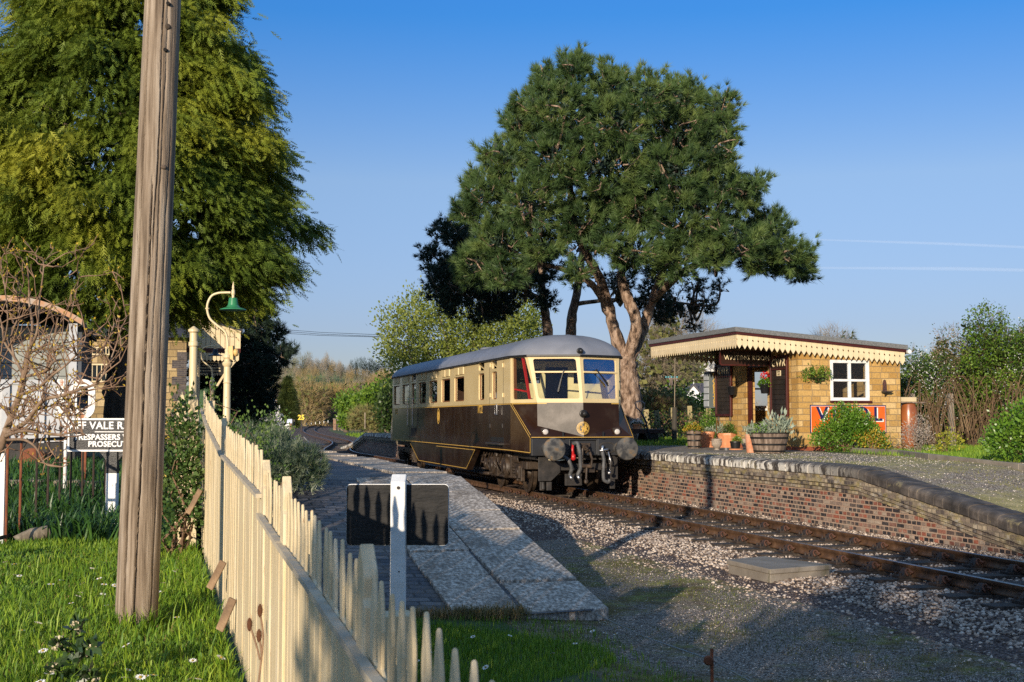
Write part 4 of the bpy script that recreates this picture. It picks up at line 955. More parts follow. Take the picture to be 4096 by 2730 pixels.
hx0, hz0 = endw(C3(613, 886)); hx1, hz1 = endw(C3(1028, 450))
d1, _ = frontw(C2(890, 600)); d0, _ = frontw(C2(1062, 600))
b = MB(); T = .26
holed(b, lambda u, w: (u, 0, w), [(0, .10), (W_, .10), (W_, rz(W_) - .18), (0, rz(0) - .18)], [[(hx0, hz0), (hx1, hz0), (hx1, hz1), (hx0, hz1)]], (0, T, 0))
holed(b, lambda u, w: (0, u, w), [(T, .10), (d0, .10), (d0, 2.30), (d1, 2.30), (d1, .10), (L_b, .10), (L_b, rz(0) - .18), (T, rz(0) - .18)], [], (T, 0, 0))
fw0, fw1 = .62, 1.75
holed(b, lambda u, w: (u, L_b, w), [(0, .10), (W_, .10), (W_, rz(W_) - .18), (0, rz(0) - .18)], [[(fw0, 1.12), (fw1, 1.12), (fw1, 2.25), (fw0, 2.25)]], (0, -T, 0))
holed(b, lambda u, w: (W_, u, w), [(T, .10), (L_b - T, .10), (L_b - T, rz(W_) - .18), (T, rz(W_) - .18)], [], (-T, 0, 0))
b.build('stone_wall', m_ashlar, wr)
b = MB().box(-.012, W_ + .012, -.012, .25, -.05, .10).box(-.012, .25, .25, d0, -.05, .10).box(-.012, .25, d1, L_b, -.05, .10).box(.25, W_ + .012, L_b - .25, L_b, -.05, .10).box(W_ - .25, W_ + .012, .25, L_b - .25, -.05, .10)
b.build('plinth', m_redbrick, wr)
MB().box(.25, W_ - .25, .25, L_b - .25, -.03, .02).build('floor', m_conc, wr)
MB().box(.1, W_ - .1, .1, L_b - .1, rz(W_) - .32, rz(W_) - .29).build('ceiling', m_plaster, wr)
x0, x1, y0, y1 = -1.84, 3.02, -.24, 5.75
MB().hexa([(x0, y0, rz(x0) - .12), (x1, y0, rz(x1) - .12), (x1, y1, rz(x1) - .12), (x0, y1, rz(x0) - .12), (x0, y0, rz(x0)), (x1, y0, rz(x1)), (x1, y1, rz(x1)), (x0, y1, rz(x0))]).build('roof', m_felt, wr, bevel=.012)
fa = MB()
fa.hexa([(x0 + .035, y0 + .03, rz(x0) - .19), (x1 - .035, y0 + .03, rz(x1) - .19), (x1 - .035, y0 + .055, rz(x1) - .19), (x0 + .035, y0 + .055, rz(x0) - .19), (x0 + .035, y0 + .03, rz(x0) - .122), (x1 - .035, y0 + .03, rz(x1) - .122), (x1 - .035, y0 + .055, rz(x1) - .122), (x0 + .035, y0 + .055, rz(x0) - .122)])
fa.box(x0 + .03, x0 + .055, y0 + .06, y1 - .03, rz(x0) - .19, rz(x0) - .124)
fa.build('fascia', m_maroon, wr)
MB().hexa([(x0 + .06, y0 + .06, rz(x0) - .17), (x1 - .06, y0 + .06, rz(x1) - .17), (x1 - .06, y1 - .06, rz(x1) - .17), (x0 + .06, y1 - .06, rz(x0) - .17), (x0 + .06, y0 + .06, rz(x0) - .125), (x1 - .06, y0 + .06, rz(x1) - .125), (x1 - .06, y1 - .06, rz(x1) - .125), (x0 + .06, y1 - .06, rz(x0) - .125)]).build('soffit', flat('dark_soffit', (.09, .06, .04), .8), wr)
def board(w, h=.365):
    g = .003; r = .024; zc = -.14; L = [(g, 0), (g, zc + r)]
    L += [(g + r * .85 * math.sin(PI * k / 6), zc + r * math.cos(PI * k / 6)) for k in range(1, 6)] + [(g, zc - r), (g, -h + .11), (w / 2, -h), (w - g, -h + .11), (w - g, zc - r)]
    L += [(w - g - r * .85 * math.sin(PI * k / 6), zc - r * math.cos(PI * k / 6)) for k in range(1, 6)] + [(w - g, zc + r), (w - g, 0)]
    return L
def valance(axis, a, c, fixed, zf, th=.02):
    b = MB(); n = round((c - a) / .150); w = (c - a) / n
    for i in range(n):
        u = a + i * w; z = zf(u + w / 2); b.prism([(u + p, z + q) for p, q in board(w)], fixed, fixed + th, axis)
    return b.build('valance', m_cream, wr)
valance('xz', x0 + .06, x1 - .06, y0 + .06, lambda u: rz(u) - .165)
valance('xz', x0 + .08, x1 - .06, y1 - .09, lambda u: rz(u) - .165)
valance('yz', y0 + .085, y1 - .1, x0 + .06, lambda u: rz(x0) - .165)
wn = thing('window', None, None); wn.parent = wr
fr = MB(); zm = (hz0 + hz1) / 2; xm = (hx0 + hx1) / 2
fr.ring([(hx0 - .01, hz0 - .01), (hx1 + .01, hz0 - .01), (hx1 + .01, hz1 + .01), (hx0 - .01, hz1 + .01)], [(hx0 + .07, hz0 + .07), (hx1 - .07, hz0 + .07), (hx1 - .07, hz1 - .07), (hx0 + .07, hz1 - .07)], -.025, .07)
fr.box(hx0 + .072, hx1 - .072, -.018, .06, zm - .03, zm + .03).box(xm - .035, xm + .035, -.02, .062, hz0 + .072, zm - .032).box(xm - .035, xm + .035, -.02, .062, zm + .032, hz1 - .072)
fr.build('window_frame', m_white, wn, bevel=.006)
MB().box(hx0 + .05, hx1 - .05, .03, .036, hz0 + .05, hz1 - .05).build('window_pane', m_glass, wn)
MB().box(hx0 - .02, hx1 + .06, -.07, .02, hz0 - .065, hz0 - .012).build('window_sill', m_maroon, wn, bevel=.006)
wn = thing('window', None, None); wn.parent = wr; fr = MB()
fr.ring([(fw0, 1.12), (fw1, 1.12), (fw1, 2.25), (fw0, 2.25)], [(fw0 + .07, 1.19), (fw1 - .07, 1.19), (fw1 - .07, 2.18), (fw0 + .07, 2.18)], L_b - .1, L_b - .03)
fr.box(fw0 + .072, fw1 - .072, L_b - .09, L_b - .04, 1.66, 1.71)
for q in (.42, .58): fr.box(fw0 + (fw1 - fw0) * q - .03, fw0 + (fw1 - fw0) * q + .03, L_b - .085, L_b - .045, 1.192, 1.658).box(fw0 + (fw1 - fw0) * q - .03, fw0 + (fw1 - fw0) * q + .03, L_b - .085, L_b - .045, 1.712, 2.178) if q == .42 else None
fr.box(fw0 - .05, fw1 + .05, L_b - .34, L_b - .26, 1.05, 1.11).build('window_frame', m_white, wn)
MB().box(fw0 + .05, fw1 - .05, L_b - .07, L_b - .066, 1.15, 2.22).build('window_pane', m_glass, wn)
dr = thing('doorway', None, None); dr.parent = wr
MB().box(.03, .14, d1 - .09, d1 - .002, .02, 2.298).box(.03, .14, d0 + .002, d0 + .06, .02, 2.298).box(.03, .14, d0 + .062, d1 - .092, 2.22, 2.298).build('door_frame', m_maroon, dr)
gt = MB().tube([(x1 + .06, y0 + .02, rz(x1) - .17), (x1 + .06, y1, rz(x1) - .17)], .055, 10); gt.build('rain_gutter', m_white, wr, smooth=40)
tag(MB().box(1.55, 1.9, 4.72, 4.76, 1.2, 1.75).build('notice_frame', m_maroon, wr))
bench = MB().box(2.2, 2.6, 1.0, 4.4, .40, .45).box(2.56, 2.6, 1.0, 4.4, .6, .95)
for y in (1.1, 2.6, 4.2): bench.box(2.25, 2.3, y, y + .06, .02, .4).box(2.5, 2.56, y, y + .06, .02, .9)
bo_ = bench.build('bench', m_wood); bo_.location = VS(*B0); bo_.rotation_euler = (0, 0, TH); tag(bo_, 'brown slatted bench inside the waiting room by its back wall', 'bench')

def poster_board(label, ya, yb, z0, z1, plate=False):
    t = thing('poster_board', label, 'poster board', VS(B0[0], B0[1] + ya, B0[2]), TH, 'GWR poster boards by the waiting room door'); w = yb - ya
    fr = MB().ring([(0, z0), (w, z0), (w, z1), (0, z1)], [(.07, z0 + .07), (w - .07, z0 + .07), (w - .07, z1 - .06), (.07, z1 - .06)], -.10, -.03, 'yz')
    fr.build('frame', m_maroon, t, bevel=.01)
    MB().box(-.075, -.03, .065, w - .065, z1 - .34, z1 - .055).build('header', m_choc, t)
    MB().box(-.085, -.03, .065, w - .065, z1 - .37, z1 - .341).build('rail', m_maroon, t)
    pb = MB(); n = 9; zz = np.linspace(z0 + .065, z1 - .372, n + 1)
    for i in range(n): pb.box(-.06, -.03, .068, w - .068, zz[i] + .004, zz[i + 1] - .004)
    pb.build('plank_panel', mat('black_tarred_planks', [(.3, (.014, .011, .009)), (.7, (.035, .026, .02))], 3, 7, rough=.5, bmp=.3, bscale=12) if 'black_tarred_planks' not in bpy.data.materials else bpy.data.materials['black_tarred_planks'], t)
    MB().box(-.03, 0, .1, .16, z0 + .1, z1 - .1).box(-.03, 0, w - .16, w - .1, z0 + .1, z1 - .1).build('batten', m_maroon, t)
    MB().box(-.06, -.03, .12, .17, z0 - .12, z0).box(-.06, -.03, w - .17, w - .12, z0 - .12, z0).build('foot_bracket', m_steel, t)
    lettering('GWR', .27, m_creamletter, t, (-.078, w / 2, z1 - .195), (R(90), 0, R(-90)), .003, .005, sx=1.1, space=1.2)
    if plate:
        MB().box(-.072, -.061, w / 2 - .11, w / 2 + .11, z1 - .53, z1 - .39).build('date_plate', m_creamletter, t)
        lettering('GWR', .065, m_black, t, (-.0735, w / 2, z1 - .425), (R(90), 0, R(-90)), .001, .002); lettering('1929', .065, m_black, t, (-.0735, w / 2, z1 - .493), (R(90), 0, R(-90)), .001, .002)
    return t
a0, z0_ = frontw(C2(1252, 855)); a1, z1_ = frontw(C2(1103, 362))
poster_board('maroon framed poster board with black planks and small date plate, right of the doorway', a0, a1, z0_, z1_, True)
a0, z0_ = frontw(C2(788, 852)); a1, z1_ = frontw(C2(655, 432)); poster_board('maroon framed poster board half shaded by the valance, left of the doorway', a0, a1, z0_, z0_ + (z1_ - z0_) * 1.0)
# hanging name board
sgy = frontw(C2(1095, 400))[0]; vv, zz0 = on_s(*C2(675, 432), B0[1] + sgy); vv1, zz1 = on_s(*C2(1080, 318), B0[1] + sgy); zz1 = max(zz1, on_s(*C2(675, 330), B0[1] + sgy)[1])
ws = thing('name_board', 'maroon hanging sign lettered WAITING ROOM under the canopy', 'sign', VS(vv, B0[1] + sgy, zz0), TH); w = B0[0] - vv - .02; h = zz1 - zz0
MB().prism(rrect(0, w, 0, h, .06), -.025, .025, 'xz').build('board', m_choc, ws)
MB().ring(rrect(-.012, w + .012, -.012, h + .012, .06), rrect(.02, w - .02, .02, h - .02, .05), -.032, .032, 'xz').build('rim', m_maroon, ws)
MB().box(.2, .23, -.012, .012, h, h + .32).box(w - .25, w - .22, -.012, .012, h, h + .32).build('hanger', m_iron, ws)
lettering('WAITING ROOM', .165, m_creamletter, ws, (w * .52, -.028, h * .5), (R(90), 0, 0), .003, .002, sx=.96, space=1.1)
# enamel sign
ex0, ez0 = endw(C3(385, 1252)); ex1, ez1 = endw(C3(1218, 940)); w = ex1 - ex0; h = ez1 - ez0
es = thing('enamel_sign', 'orange enamel advertising sign with navy VIROL lettering behind the bush', 'sign', VS(B0[0] + ex0, B0[1] - .02, B0[2] + ez0), TH)
m_or = mat('orange_enamel', [(.3, (.72, .10, .012)), (.7, (.80, .14, .02))], 3, rough=.25, spec=.5); m_navy = flat('navy_enamel', (.015, .016, .075), .25)
MB().box(0, w, 0, .012, 0, h).build('panel', m_navy, es); MB().box(.025, w - .025, -.003, -.0005, .025, h - .025).build('white_keyline', m_whiteletter, es); MB().box(.033, w - .033, -.006, -.0035, .033, h - .033).build('orange_field', m_or, es)
for i_, (ch_, fx) in enumerate((('V', .155), ('I', .305), ('R', .455), ('O', .675), ('L', .885))):
    lettering(ch_, .50, m_whiteletter, es, (w * fx + .035, -.0075, h * .66 - .022), (R(90), 0, 0), .001, .012, sx=1.05, name='letter_shadow'); lettering(ch_, .50, m_navy, es, (w * fx, -.0105, h * .66), (R(90), 0, 0), .001, .012, sx=1.05)
# cigarette machine on the far end of the track wall
cy0 = frontw(C2(652, 600))[0]; cz0 = frontw(C2(645, 785))[1]; cz1 = frontw(C2(645, 487))[1]
cm = thing('cigarette_machine', 'narrow grey wall machine lettered CIGARETTES beside the left poster board', 'vending machine', VS(B0[0], B0[1] + min(cy0, 5.0) - .02, B0[2]), TH)
m_mach = flat('grey_green_machine', (.10, .12, .12), .5); 
MB().box(-.26, 0, 0, .38, cz0, cz1).build('case', m_mach, cm, bevel=.01); mf = MB()
for k in range(5): mf.box(-.28, -.262, .03, .35, cz0 + .05 + k * (cz1 - cz0 - .1) / 5, cz0 + .02 + (k + 1) * (cz1 - cz0 - .1) / 5)
mf.build('front_panel', flat('pale_blue_grey_panel', (.40, .43, .46), .5), cm)
for i, ch_ in enumerate('CIGARETTES'): lettering(ch_, .15, m_gold, cm, (-.10, -.004, cz1 - .09 - i * (cz1 - cz0 - .14) / 9.5), (R(90), 0, 0), .002, .004)
# wall bracket shelf
bx, bz = endw(C3(1205, 790)); br = thing('wall_bracket', 'small dark iron candle shelf on the stone wall right of the window', 'wall bracket', VS(B0[0] + bx, B0[1], B0[2] + bz), TH)
MB().prism([(-.06, -.04), (.06, -.04), (.05, .22), (.03, .29), (0, .31), (-.03, .29), (-.05, .22)], -.025, -.001).build('back_plate', mat('flaking_dark_iron', [(.4, (.03, .02, .02)), (.6, (.10, .04, .03))], 25, rough=.7), br)
MB().box(-.11, .13, -.20, -.025, -.02, .005).box(-.09, .11, -.17, -.02, -.045, -.022).prism([(0 - .02, -.022), (-.16, -.022), (-.02, -.14)], -.01, .01, 'yz').build('shelf', m_darkmetal, br)
# wall basket with ivy
bx, bz = endw(C3(455, 600)); wb = thing('wall_basket', 'wire wall basket of trailing ivy on the stone wall left of the window', 'hanging basket', VS(B0[0] + bx, B0[1], B0[2] + bz), TH)
b = MB()
for k in range(9):
    a = PI + PI * k / 8; b.tube([(.25 * math.cos(a) * math.cos(R(e)), .20 * math.sin(a) * math.cos(R(e)), -.22 * math.sin(R(e))) for e in range(0, 91, 15)], .004, 4)
for e in (0, 30, 60): b.tube([(.25 * math.cos(PI + PI * k / 16) * math.cos(R(e)), .20 * math.sin(PI + PI * k / 16) * math.cos(R(e)), -.22 * math.sin(R(e))) for k in range(17)], .005, 4)
b.build('wire_frame', m_black, wb)
P, D = shell_pts(170, (.22, .17, .19), .8); P = P[P[:, 1] < 0]; P[:, 2] = -abs(P[:, 2]); np_mesh('liner', *leaves(P, unit_rand(len(P)), .09, .08), m_ivy, wb)
P, D = blob_pts(150, [(-.05, -.12, .08, .16, .7), (.14, -.12, .0, .15, .8), (-.25, -.10, .05, .15, .6), (-.38, -.08, -.02, .11, .8), (.2, -.1, .07, .12, .6)]); q, d = clumped(P, D, 5, .04); q[:, 1] = np.minimum(q[:, 1], -.02); np_mesh('foliage', *leaves(q, d, .05, .035), m_hawthorn, wb)
# pots and planters on the apron
m_terra = mat('terracotta', [(.35, (.50, .19, .085)), (.65, (.60, .27, .13))], 5, 8, rough=.85, bmp=.15, dirt=((.72, .52, .42), 5, .66, .08)); m_terra2 = mat('whitened_terracotta', [(.35, (.46, .17, .08)), (.55, (.56, .28, .17))], 5, 8, rough=.85, bmp=.15, dirt=((.70, .58, .50), 9, .68, .05))
m_barrel = mat('weathered_barrel_staves', [(.32, (.05, .035, .025)), (.5, (.16, .115, .085)), (.68, (.32, .25, .20))], 2.2, 8, rough=.85, bmp=.5, bscale=12, stretch=(5, 5, .6)); m_soil = flat('dark_potting_soil', (.03, .02, .013), .95); m_stonepot = mat('grey_cast_stone', [(.3, (.22, .18, .14)), (.7, (.36, .30, .24))], 8, rough=.9, bmp=.3)
def place(x, y): p = on_z(*C2(x, y), .958); return p, p[1] / F / 2.046          # location, metres per crop pixel
def pot(name, label, cat, x, y, wt, wb_, h, m, rim=0, n=32, belly=None, group='pots outside the waiting room', square=False):
    p, k = place(x, y); rt, rb, hh = wt * k / 2, wb_ * k / 2, h * k; p = p + np.array([0, rb, 0]); t = thing(name, label, cat, p, .3 if not square else TH, group)
    if belly: prof = [(rb, 0)] + [(r * rt, z * hh) for r, z in belly] + [(rt * .86, hh), (rt * .82, hh * .9)]
    else: prof = [(rb, 0), (rb + (rt - rb) * .8, hh * .80), (rt - .004, hh * .80), (rt, hh * .82), (rt, hh), (rt - .03, hh), (rt - .04, hh * .88)] if rim else [(rb, 0), (rt, hh), (rt - .025, hh), (rt - .03, hh * .9)]
    MB().lathe(prof, 4 if square else n, caps=True).build('body', m, t, smooth=35); MB().lathe([(.001, hh * .9), (rt * .9, hh * .88)], n, caps=False).build('soil', m_soil, t)
    return t, rt, hh
def barrel(label, x, y, wt, wb_, h):
    t, rt, hh = pot('barrel_planter', label, 'barrel planter', x, y, wt, wb_, h, m_barrel, n=40, group='half barrel planters'); p, k = place(x, y); rb = wb_ * k / 2; b = MB()
    for f0, f1 in ((.06, .14), (.38, .47), (.70, .79), (.955, 1.01)):
        r0, r1 = rb + (rt - rb) * f0 + .008, rb + (rt - rb) * f1 + .008; b.lathe([(r0 - .01, f0 * hh), (r0, f0 * hh), (r1, f1 * hh), (r1 - .01, f1 * hh)], 40, caps=False)
    b.build('hoop', m_black, t, smooth=35)
    return t, rt, hh
def planting(t, r, h, spec):                       # spec: list of (dx, dy, rx, rz, n, L, W, material, up)
    for (dx, dy, rx, rz_, n, L, W, m, up) in spec:
        P, D = shell_pts(max(6, n // 4), (rx, rx, rz_), .35); P[:, 2] = abs(P[:, 2]); q, d = clumped(P + np.array([dx, dy, h - .03]), D + np.array([0, 0, up]), 4, L * .5); np_mesh('foliage', *leaves(q, d, L, W), m, t)
t, r, h = barrel('large half barrel planter of silver and green plants in front of the doorway', 1105, 1155, 328, 250, 168)
planting(t, r, h, [(-.28, 0, .22, .22, 500, .05, .012, m_silver, .6), (-.05, -.05, .2, .2, 300, .06, .03, m_silver, .4), (.12, 0, .2, .36, 160, .16, .05, m_silver, 1.2), (.30, -.05, .2, .32, 150, .18, .06, m_silver, 1.1), (-.3, -.1, .15, .3, 160, .05, .03, m_shrub, .8)])
t, r, h = barrel('smaller tilted half barrel with yellow-green plants at the far end of the pots', 470, 1115, 125, 100, 152)
planting(t, r, h, [(-.05, 0, .25, .20, 420, .06, .035, m_goldleaf, .5), (.08, 0, .2, .15, 250, .05, .03, m_olive, .5), (-.1, -.05, .24, .22, 250, .06, .03, m_hawthorn, .5)])
t, r, h = pot('terracotta_pot', 'bright terracotta pot with low silver plants on a red tile next to a small barrel', 'plant pot', 575, 1106, 134, 88, 128, m_terra, 1)
planting(t, r, h, [(.08, 0, .14, .16, 260, .05, .035, m_silver, .5), (-.12, 0, .14, .12, 160, .05, .012, m_olive, .7)]); MB().box(-.24, .2, -.18, .2, -.0, .035).build('tile', m_terra, t)
t, r, h = pot('terracotta_trough', 'wide octagonal terracotta planter with a clipped box bush, behind the stone urn', 'plant pot', 740, 1108, 158, 120, 118, m_terra, 1, n=8)
planting(t, r, h, [(.05, 0, .27, .36, 900, .035, .022, m_shrub, .3), (.05, 0, .24, .3, 500, .03, .02, m_ivy, .3), (-.25, -.1, .08, .2, 60, .14, .03, m_silver, 1.4)])
sb_ = bush('box_bush', 'light green rounded shrub rising between the barrel and the left poster board', 'shrub', place(620, 1085)[0] + np.array([.1, .7, 0]), (.42, .4, 1.22), 2600, .05, .03, m_shrub, lumps=12, up=.6)
t, r, h = pot('stone_urn', 'small carved grey stone urn with a key pattern, in front of terracotta pots', 'urn', 653, 1128, 84, 50, 92, m_stonepot, belly=[(.45, .06), (.4, .14), (.62, .22), (.96, .45), (.99, .62), (.93, .84), (1.0, .86), (1.0, .98)])
b = MB()
for k in range(18): a = 2 * PI * k / 18; b.box(*sorted((r * .96 * math.cos(a) - .012, r * .96 * math.cos(a) + .012)), *sorted((r * .96 * math.sin(a) - .012, r * .96 * math.sin(a) + .012)), h * .70, h * .80)
b.build('carved_band', m_stonepot, t); planting(t, r, h, [(0, 0, .1, .05, 60, .04, .02, m_twig, .3)])
t, r, h = pot('black_pot', 'black lattice plastic pot of parsley standing in a terracotta saucer', 'plant pot', 808, 1126, 92, 66, 70, m_black, 1); planting(t, r, h, [(.05, 0, .13, .16, 420, .035, .025, m_shrub, .4)])
MB().lathe([(.17, -.005), (.20, .0), (.21, .03), (.19, .03)], 28).build('saucer', m_terra, t)
t, r, h = pot('metal_bowl', 'shallow steel dog bowl on the ground between urn and black pot', 'bowl', 730, 1131, 50, 44, 22, m_steel, group='bowls on the apron')
t, r, h = pot('stone_urn', 'plain grey stone urn half hidden behind the black plastic pot', 'urn', 885, 1118, 66, 44, 82, m_stonepot, belly=[(.5, .05), (.55, .15), (.95, .5), (.98, .7), (.9, .88)])
planting(t, r, h, [(0, 0, .1, .06, 60, .04, .02, m_twig, .3)])
t, r, h = pot('terracotta_pot', 'tall flaking terracotta pot beside the large half barrel', 'plant pot', 938, 1150, 100, 74, 152, m_terra2, 1); planting(t, r, h, [(0, 0, .13, .24, 150, .12, .03, m_silver, 1.0), (.1, .1, .15, .3, 200, .05, .03, m_shrub, .8)])
# buckets hung by the door
def bucket(label, x, y, flower):
    s_, z_ = frontw(C2(x, y)); t = thing('hanging_bucket', label, 'bucket', VS(B0[0] - .16, B0[1] + s_ - .15, B0[2] + z_), TH, 'black buckets hung by the doorway')
    MB().lathe([(.10, -.15), (.14, .07), (.15, .08), (.15, .095), (.13, .095), (.12, .05)], 24).build('pail', flat('black_enamel', (.012, .012, .013), .2) if 'black_enamel' not in bpy.data.materials else bpy.data.materials['black_enamel'], t, smooth=35)
    MB().tube([(.13 * math.cos(PI * k / 12), 0, .09 + .15 * math.sin(PI * k / 12)) for k in range(13)], .005, 5).tube([(0, 0, .24), (.1, 0, .24), (.16, 0, .2)], .006, 5).build('handle', m_iron, t)
    if flower:
        planting(t, .13, .09, [(0, 0, .17, .2, 320, .06, .05, m_shrub, .3)]); P, D = shell_pts(26, (.12, .1, .06), .3); np_mesh('red_flowers', *leaves(*clumped(P + np.array([0, -.02, .33]), D, 4, .02), .05, .05), flat('red_petals', (.55, .01, .012), .5), t)
bucket('empty black bucket hanging left of the doorway beside the shaded poster board', 800, 635, False); bucket('black bucket of red geraniums hanging right of the doorway', 1067, 620, True)
# glazed clay jar with slab lid
pj = at(*C2(2224, 1092), 34.3); pj[2] = .97
jar = thing('clay_jar', 'tall brown glazed clay jar topped by plank and stone block beside the waiting room', 'jar', pj, .2); k = pj[1] / F / 2.046; rj = 70 * k
m_jar = mat('brown_salt_glaze', [(.35, (.22, .065, .018)), (.65, (.34, .11, .035))], 2.5, 7, rough=.28, spec=.6, bmp=.12, bscale=9); hj = 1.20
MB().lathe([(rj * .78, 0), (rj * .9, hj * .15), (rj, hj * .45), (rj * 1.0, hj * .72), (rj * .93, hj * .88), (rj * .76, hj * .975), (rj * .74, hj), (rj * .66, hj)], 40, caps=True).build('vessel', m_jar, jar, smooth=True)
MB().box(-.36, .40, -.22, .22, hj + .005, hj + .035).build('plank', m_barrel, jar); MB().box(-.34, .16, -.15, .15, hj + .037, hj + .16).build('stone_block', flat('cream_stone_block', (.52, .42, .26), .9, bmp=.3), jar, bevel=.015)
MB().box(-.3, .25, -.28, .28, -.05, -.002).build('base_slab', m_conc, jar)
# shrubs by the end wall
def at2(x, y): return on_z(*C2(x, y), .96)
bush('green_shrub', 'broad bright green leafy shrub growing against the orange enamel sign', 'shrub', at2(1722, 1140) + np.array([.0, .1, 0]), (.84, .42, 1.10), 9000, .065, .042, m_shrub, lumps=22, k=6, up=.5, stems=12, cr=.05, inner=.35, dome=.72)
bush('golden_shrub', 'small golden-leaved shrub in front of the green bush by the stone wall', 'shrub', at2(1885, 1140) + np.array([0, -.25, 0]), (.36, .22, .50), 480, .075, .03, m_goldleaf, lumps=10, k=5, stems=16, up=.9)
bush('twiggy_shrub', 'sparse twiggy shrub with yellowing leaves at the waiting room corner', 'shrub', at2(2035, 1135) + np.array([.1, -.1, 0]), (.36, .22, .48), 340, .05, .022, mat('faded_leaf', [(.3, (.20, .17, .05)), (.7, (.40, .28, .10))], 4), lumps=8, stems=26, up=.9, sm=m_greytwig)
bush('silver_conifer', 'small grey spiky dwarf shrub standing in grass beside the clay jar', 'shrub', at2(2280, 1150), (.38, .35, .85), 1500, .06, .018, mat('pale_grey_foliage', [(.3, (.26, .21, .17)), (.7, (.44, .38, .32))], 6, trans=.1), lumps=10, stems=10, up=.4, sm=m_greytwig)
p_ = on_z(3790, 1815, .96); bush('yellow_shrub', 'small yellow-green euonymus in the grass before the bramble thicket', 'shrub', p_, (.34, .3, .5), 620, .06, .04, mat('yellow_variegated_leaf', [(.3, (.16, .20, .02)), (.55, (.30, .30, .03)), (.7, (.62, .48, .04))], 6, trans=.2), lumps=8, up=.5)
p_ = on_z(4060, 1850, .97); bush('laurel_bush', 'rounded glossy green laurel bush cut by the right edge of the picture', 'shrub', p_ + np.array([.55, .3, 0]), (.85, .7, 1.08), 7000, .075, .048, m_shrub, lumps=16, k=6, up=.5, stems=10, inner=.35)
# platform trolley
pt0 = on_z(*C2(60, 1075), .955); trl = thing('platform_trolley', 'dark four-wheeled platform trolley with a raised looped handle behind the railcar', 'trolley', pt0 + np.array([-.55, .45, 0]), TH)
MB().box(-1.1, 1.15, -.5, .5, .40, .47).box(-1.1, 1.15, -.5, -.44, .33, .40).build('deck', flat('dark_maroon_timber', (.035, .018, .016), .6), trl, bevel=.01)
for x in (-.75, .75):
    for y in (-.44, .44): w_ = MB().lathe([(.03, -.03), (.06, -.02), (.13, -.02), (.17, -.025), (.19, -.02), (.19, .02), (.17, .025), (.06, .02), (.03, .03)], 22, (x, y, .19), 'y'); w_.build('wheel', m_black, trl, smooth=35)
MB().box(-.8, -.7, -.4, .4, .16, .33).box(.7, .8, -.4, .4, .16, .33).build('axle_bolster', m_darkmetal, trl)
hb = MB().tube([(.62, -.6, .02), (.42, -.62, .75), (.28, -.62, 1.02)], .03, 8); lp = [(.28, -.62, 1.02), (.12, -.62, 1.16), (.06, -.62, 1.30), (.12, -.62, 1.36), (.3, -.62, 1.38), (.40, -.62, 1.30), (.38, -.62, 1.14), (.28, -.62, 1.02)]; hb.tube(lp, .022, 8); hb.build('pull_handle', flat('blue_black_steel', (.02, .028, .045), .35), trl, smooth=True)
pf = VS(0, 0, 0) + np.array([*on_z(*C2(60, 1075), .955)[:2], 0]) ; pfp = at(2548, 1728, pt0[1] + .25)
t = thing('flower_pot', 'terracotta pot of small white flowers standing on the platform trolley', 'plant pot', (pfp[0], pfp[1], pt0[2] + .47), 0)
MB().lathe([(.11, 0), (.145, .13), (.155, .13), (.155, .17), (.13, .17)], 24).build('body', m_terra, t, smooth=35); planting(t, .14, .17, [(0, 0, .16, .10, 160, .05, .03, m_ivy, .3)]); P, D = shell_pts(90, (.18, .15, .13), .7); P[:, 2] = abs(P[:, 2]) + .18; np_mesh('white_flowers', *leaves(P, D, .06, .06), m_blossom, t)
# ================================================================ picket fence
m_fence = mat('weathered_cream_fence_paint', [(.3, (.53, .42, .245)), (.55, (.65, .53, .33)), (.75, (.74, .64, .46))], 4, 8, rough=.7, bmp=.4, bscale=24, stretch=(3, 3, .45), dirt=((.36, .19, .07), 13, .665, .035))
m_rail_top = mat('grey_weathered_rail', [(.3, (.38, .33, .26)), (.7, (.56, .48, .34))], 5, rough=.8, bmp=.2)
FT = [(1.9, 1.385), (3, 1.405), (4.15, 1.455), (5.2, 1.49), (6.22, 1.535), (6.23, 1.62), (9.9, 1.72), (12.7, 1.92), (14.3, 2.10)]
fe = thing('picket_fence', 'long cream picket fence with pointed tops running from the near corner towards the platform', 'fence', VS(.5, 0), TH)
fe_pick = {}
def picket(y, zt, z0, w=.115, tip=.205, nw=.058, t=.010, x=0.0, name='picket', rot=None):
    zr_ = zt - tip; j = random.uniform(-.008, .008); k = random.uniform(-.004, .004); r = random.uniform(-.012, .012)
    out = [(y - w / 2, z0), (y + w / 2, z0), (y + w / 2, zr_ - .012), (y + nw / 2 - .006, zr_ + .004), (y + nw / 2 + .004, zr_ + tip * .45), (y + nw / 2 + r * .5, zr_ + tip * .60), (y + .007 + r, zt - .010 + j), (y + r, zt + j), (y - .007 + r, zt - .012 + j), (y - nw / 2 + r * .5, zr_ + tip * .58), (y - nw / 2 - .004, zr_ + tip * .43), (y - nw / 2 + .006, zr_ + .004), (y - w / 2, zr_ - .012)]
    b = MB().prism(out, x + k, x + k + t, 'yz'); return b.build(name, m_fence, fe, bevel=.003, seg=1)
y = 1.95; posts = (3.18, 5.18, 6.2, 9.95)
while y < 14.15:
    z0 = itp(y, ZL) + .02
    if not any(abs(y - p) < .07 for p in posts): picket(y, itp(y, FT) + random.uniform(-.006, .006), z0)
    y += .125
for p in posts: picket(p, itp(p, FT) + .05, itp(p, ZL) - .02, w=.13, tip=.13, nw=.10, t=.035, x=-.006, name='wide_picket')
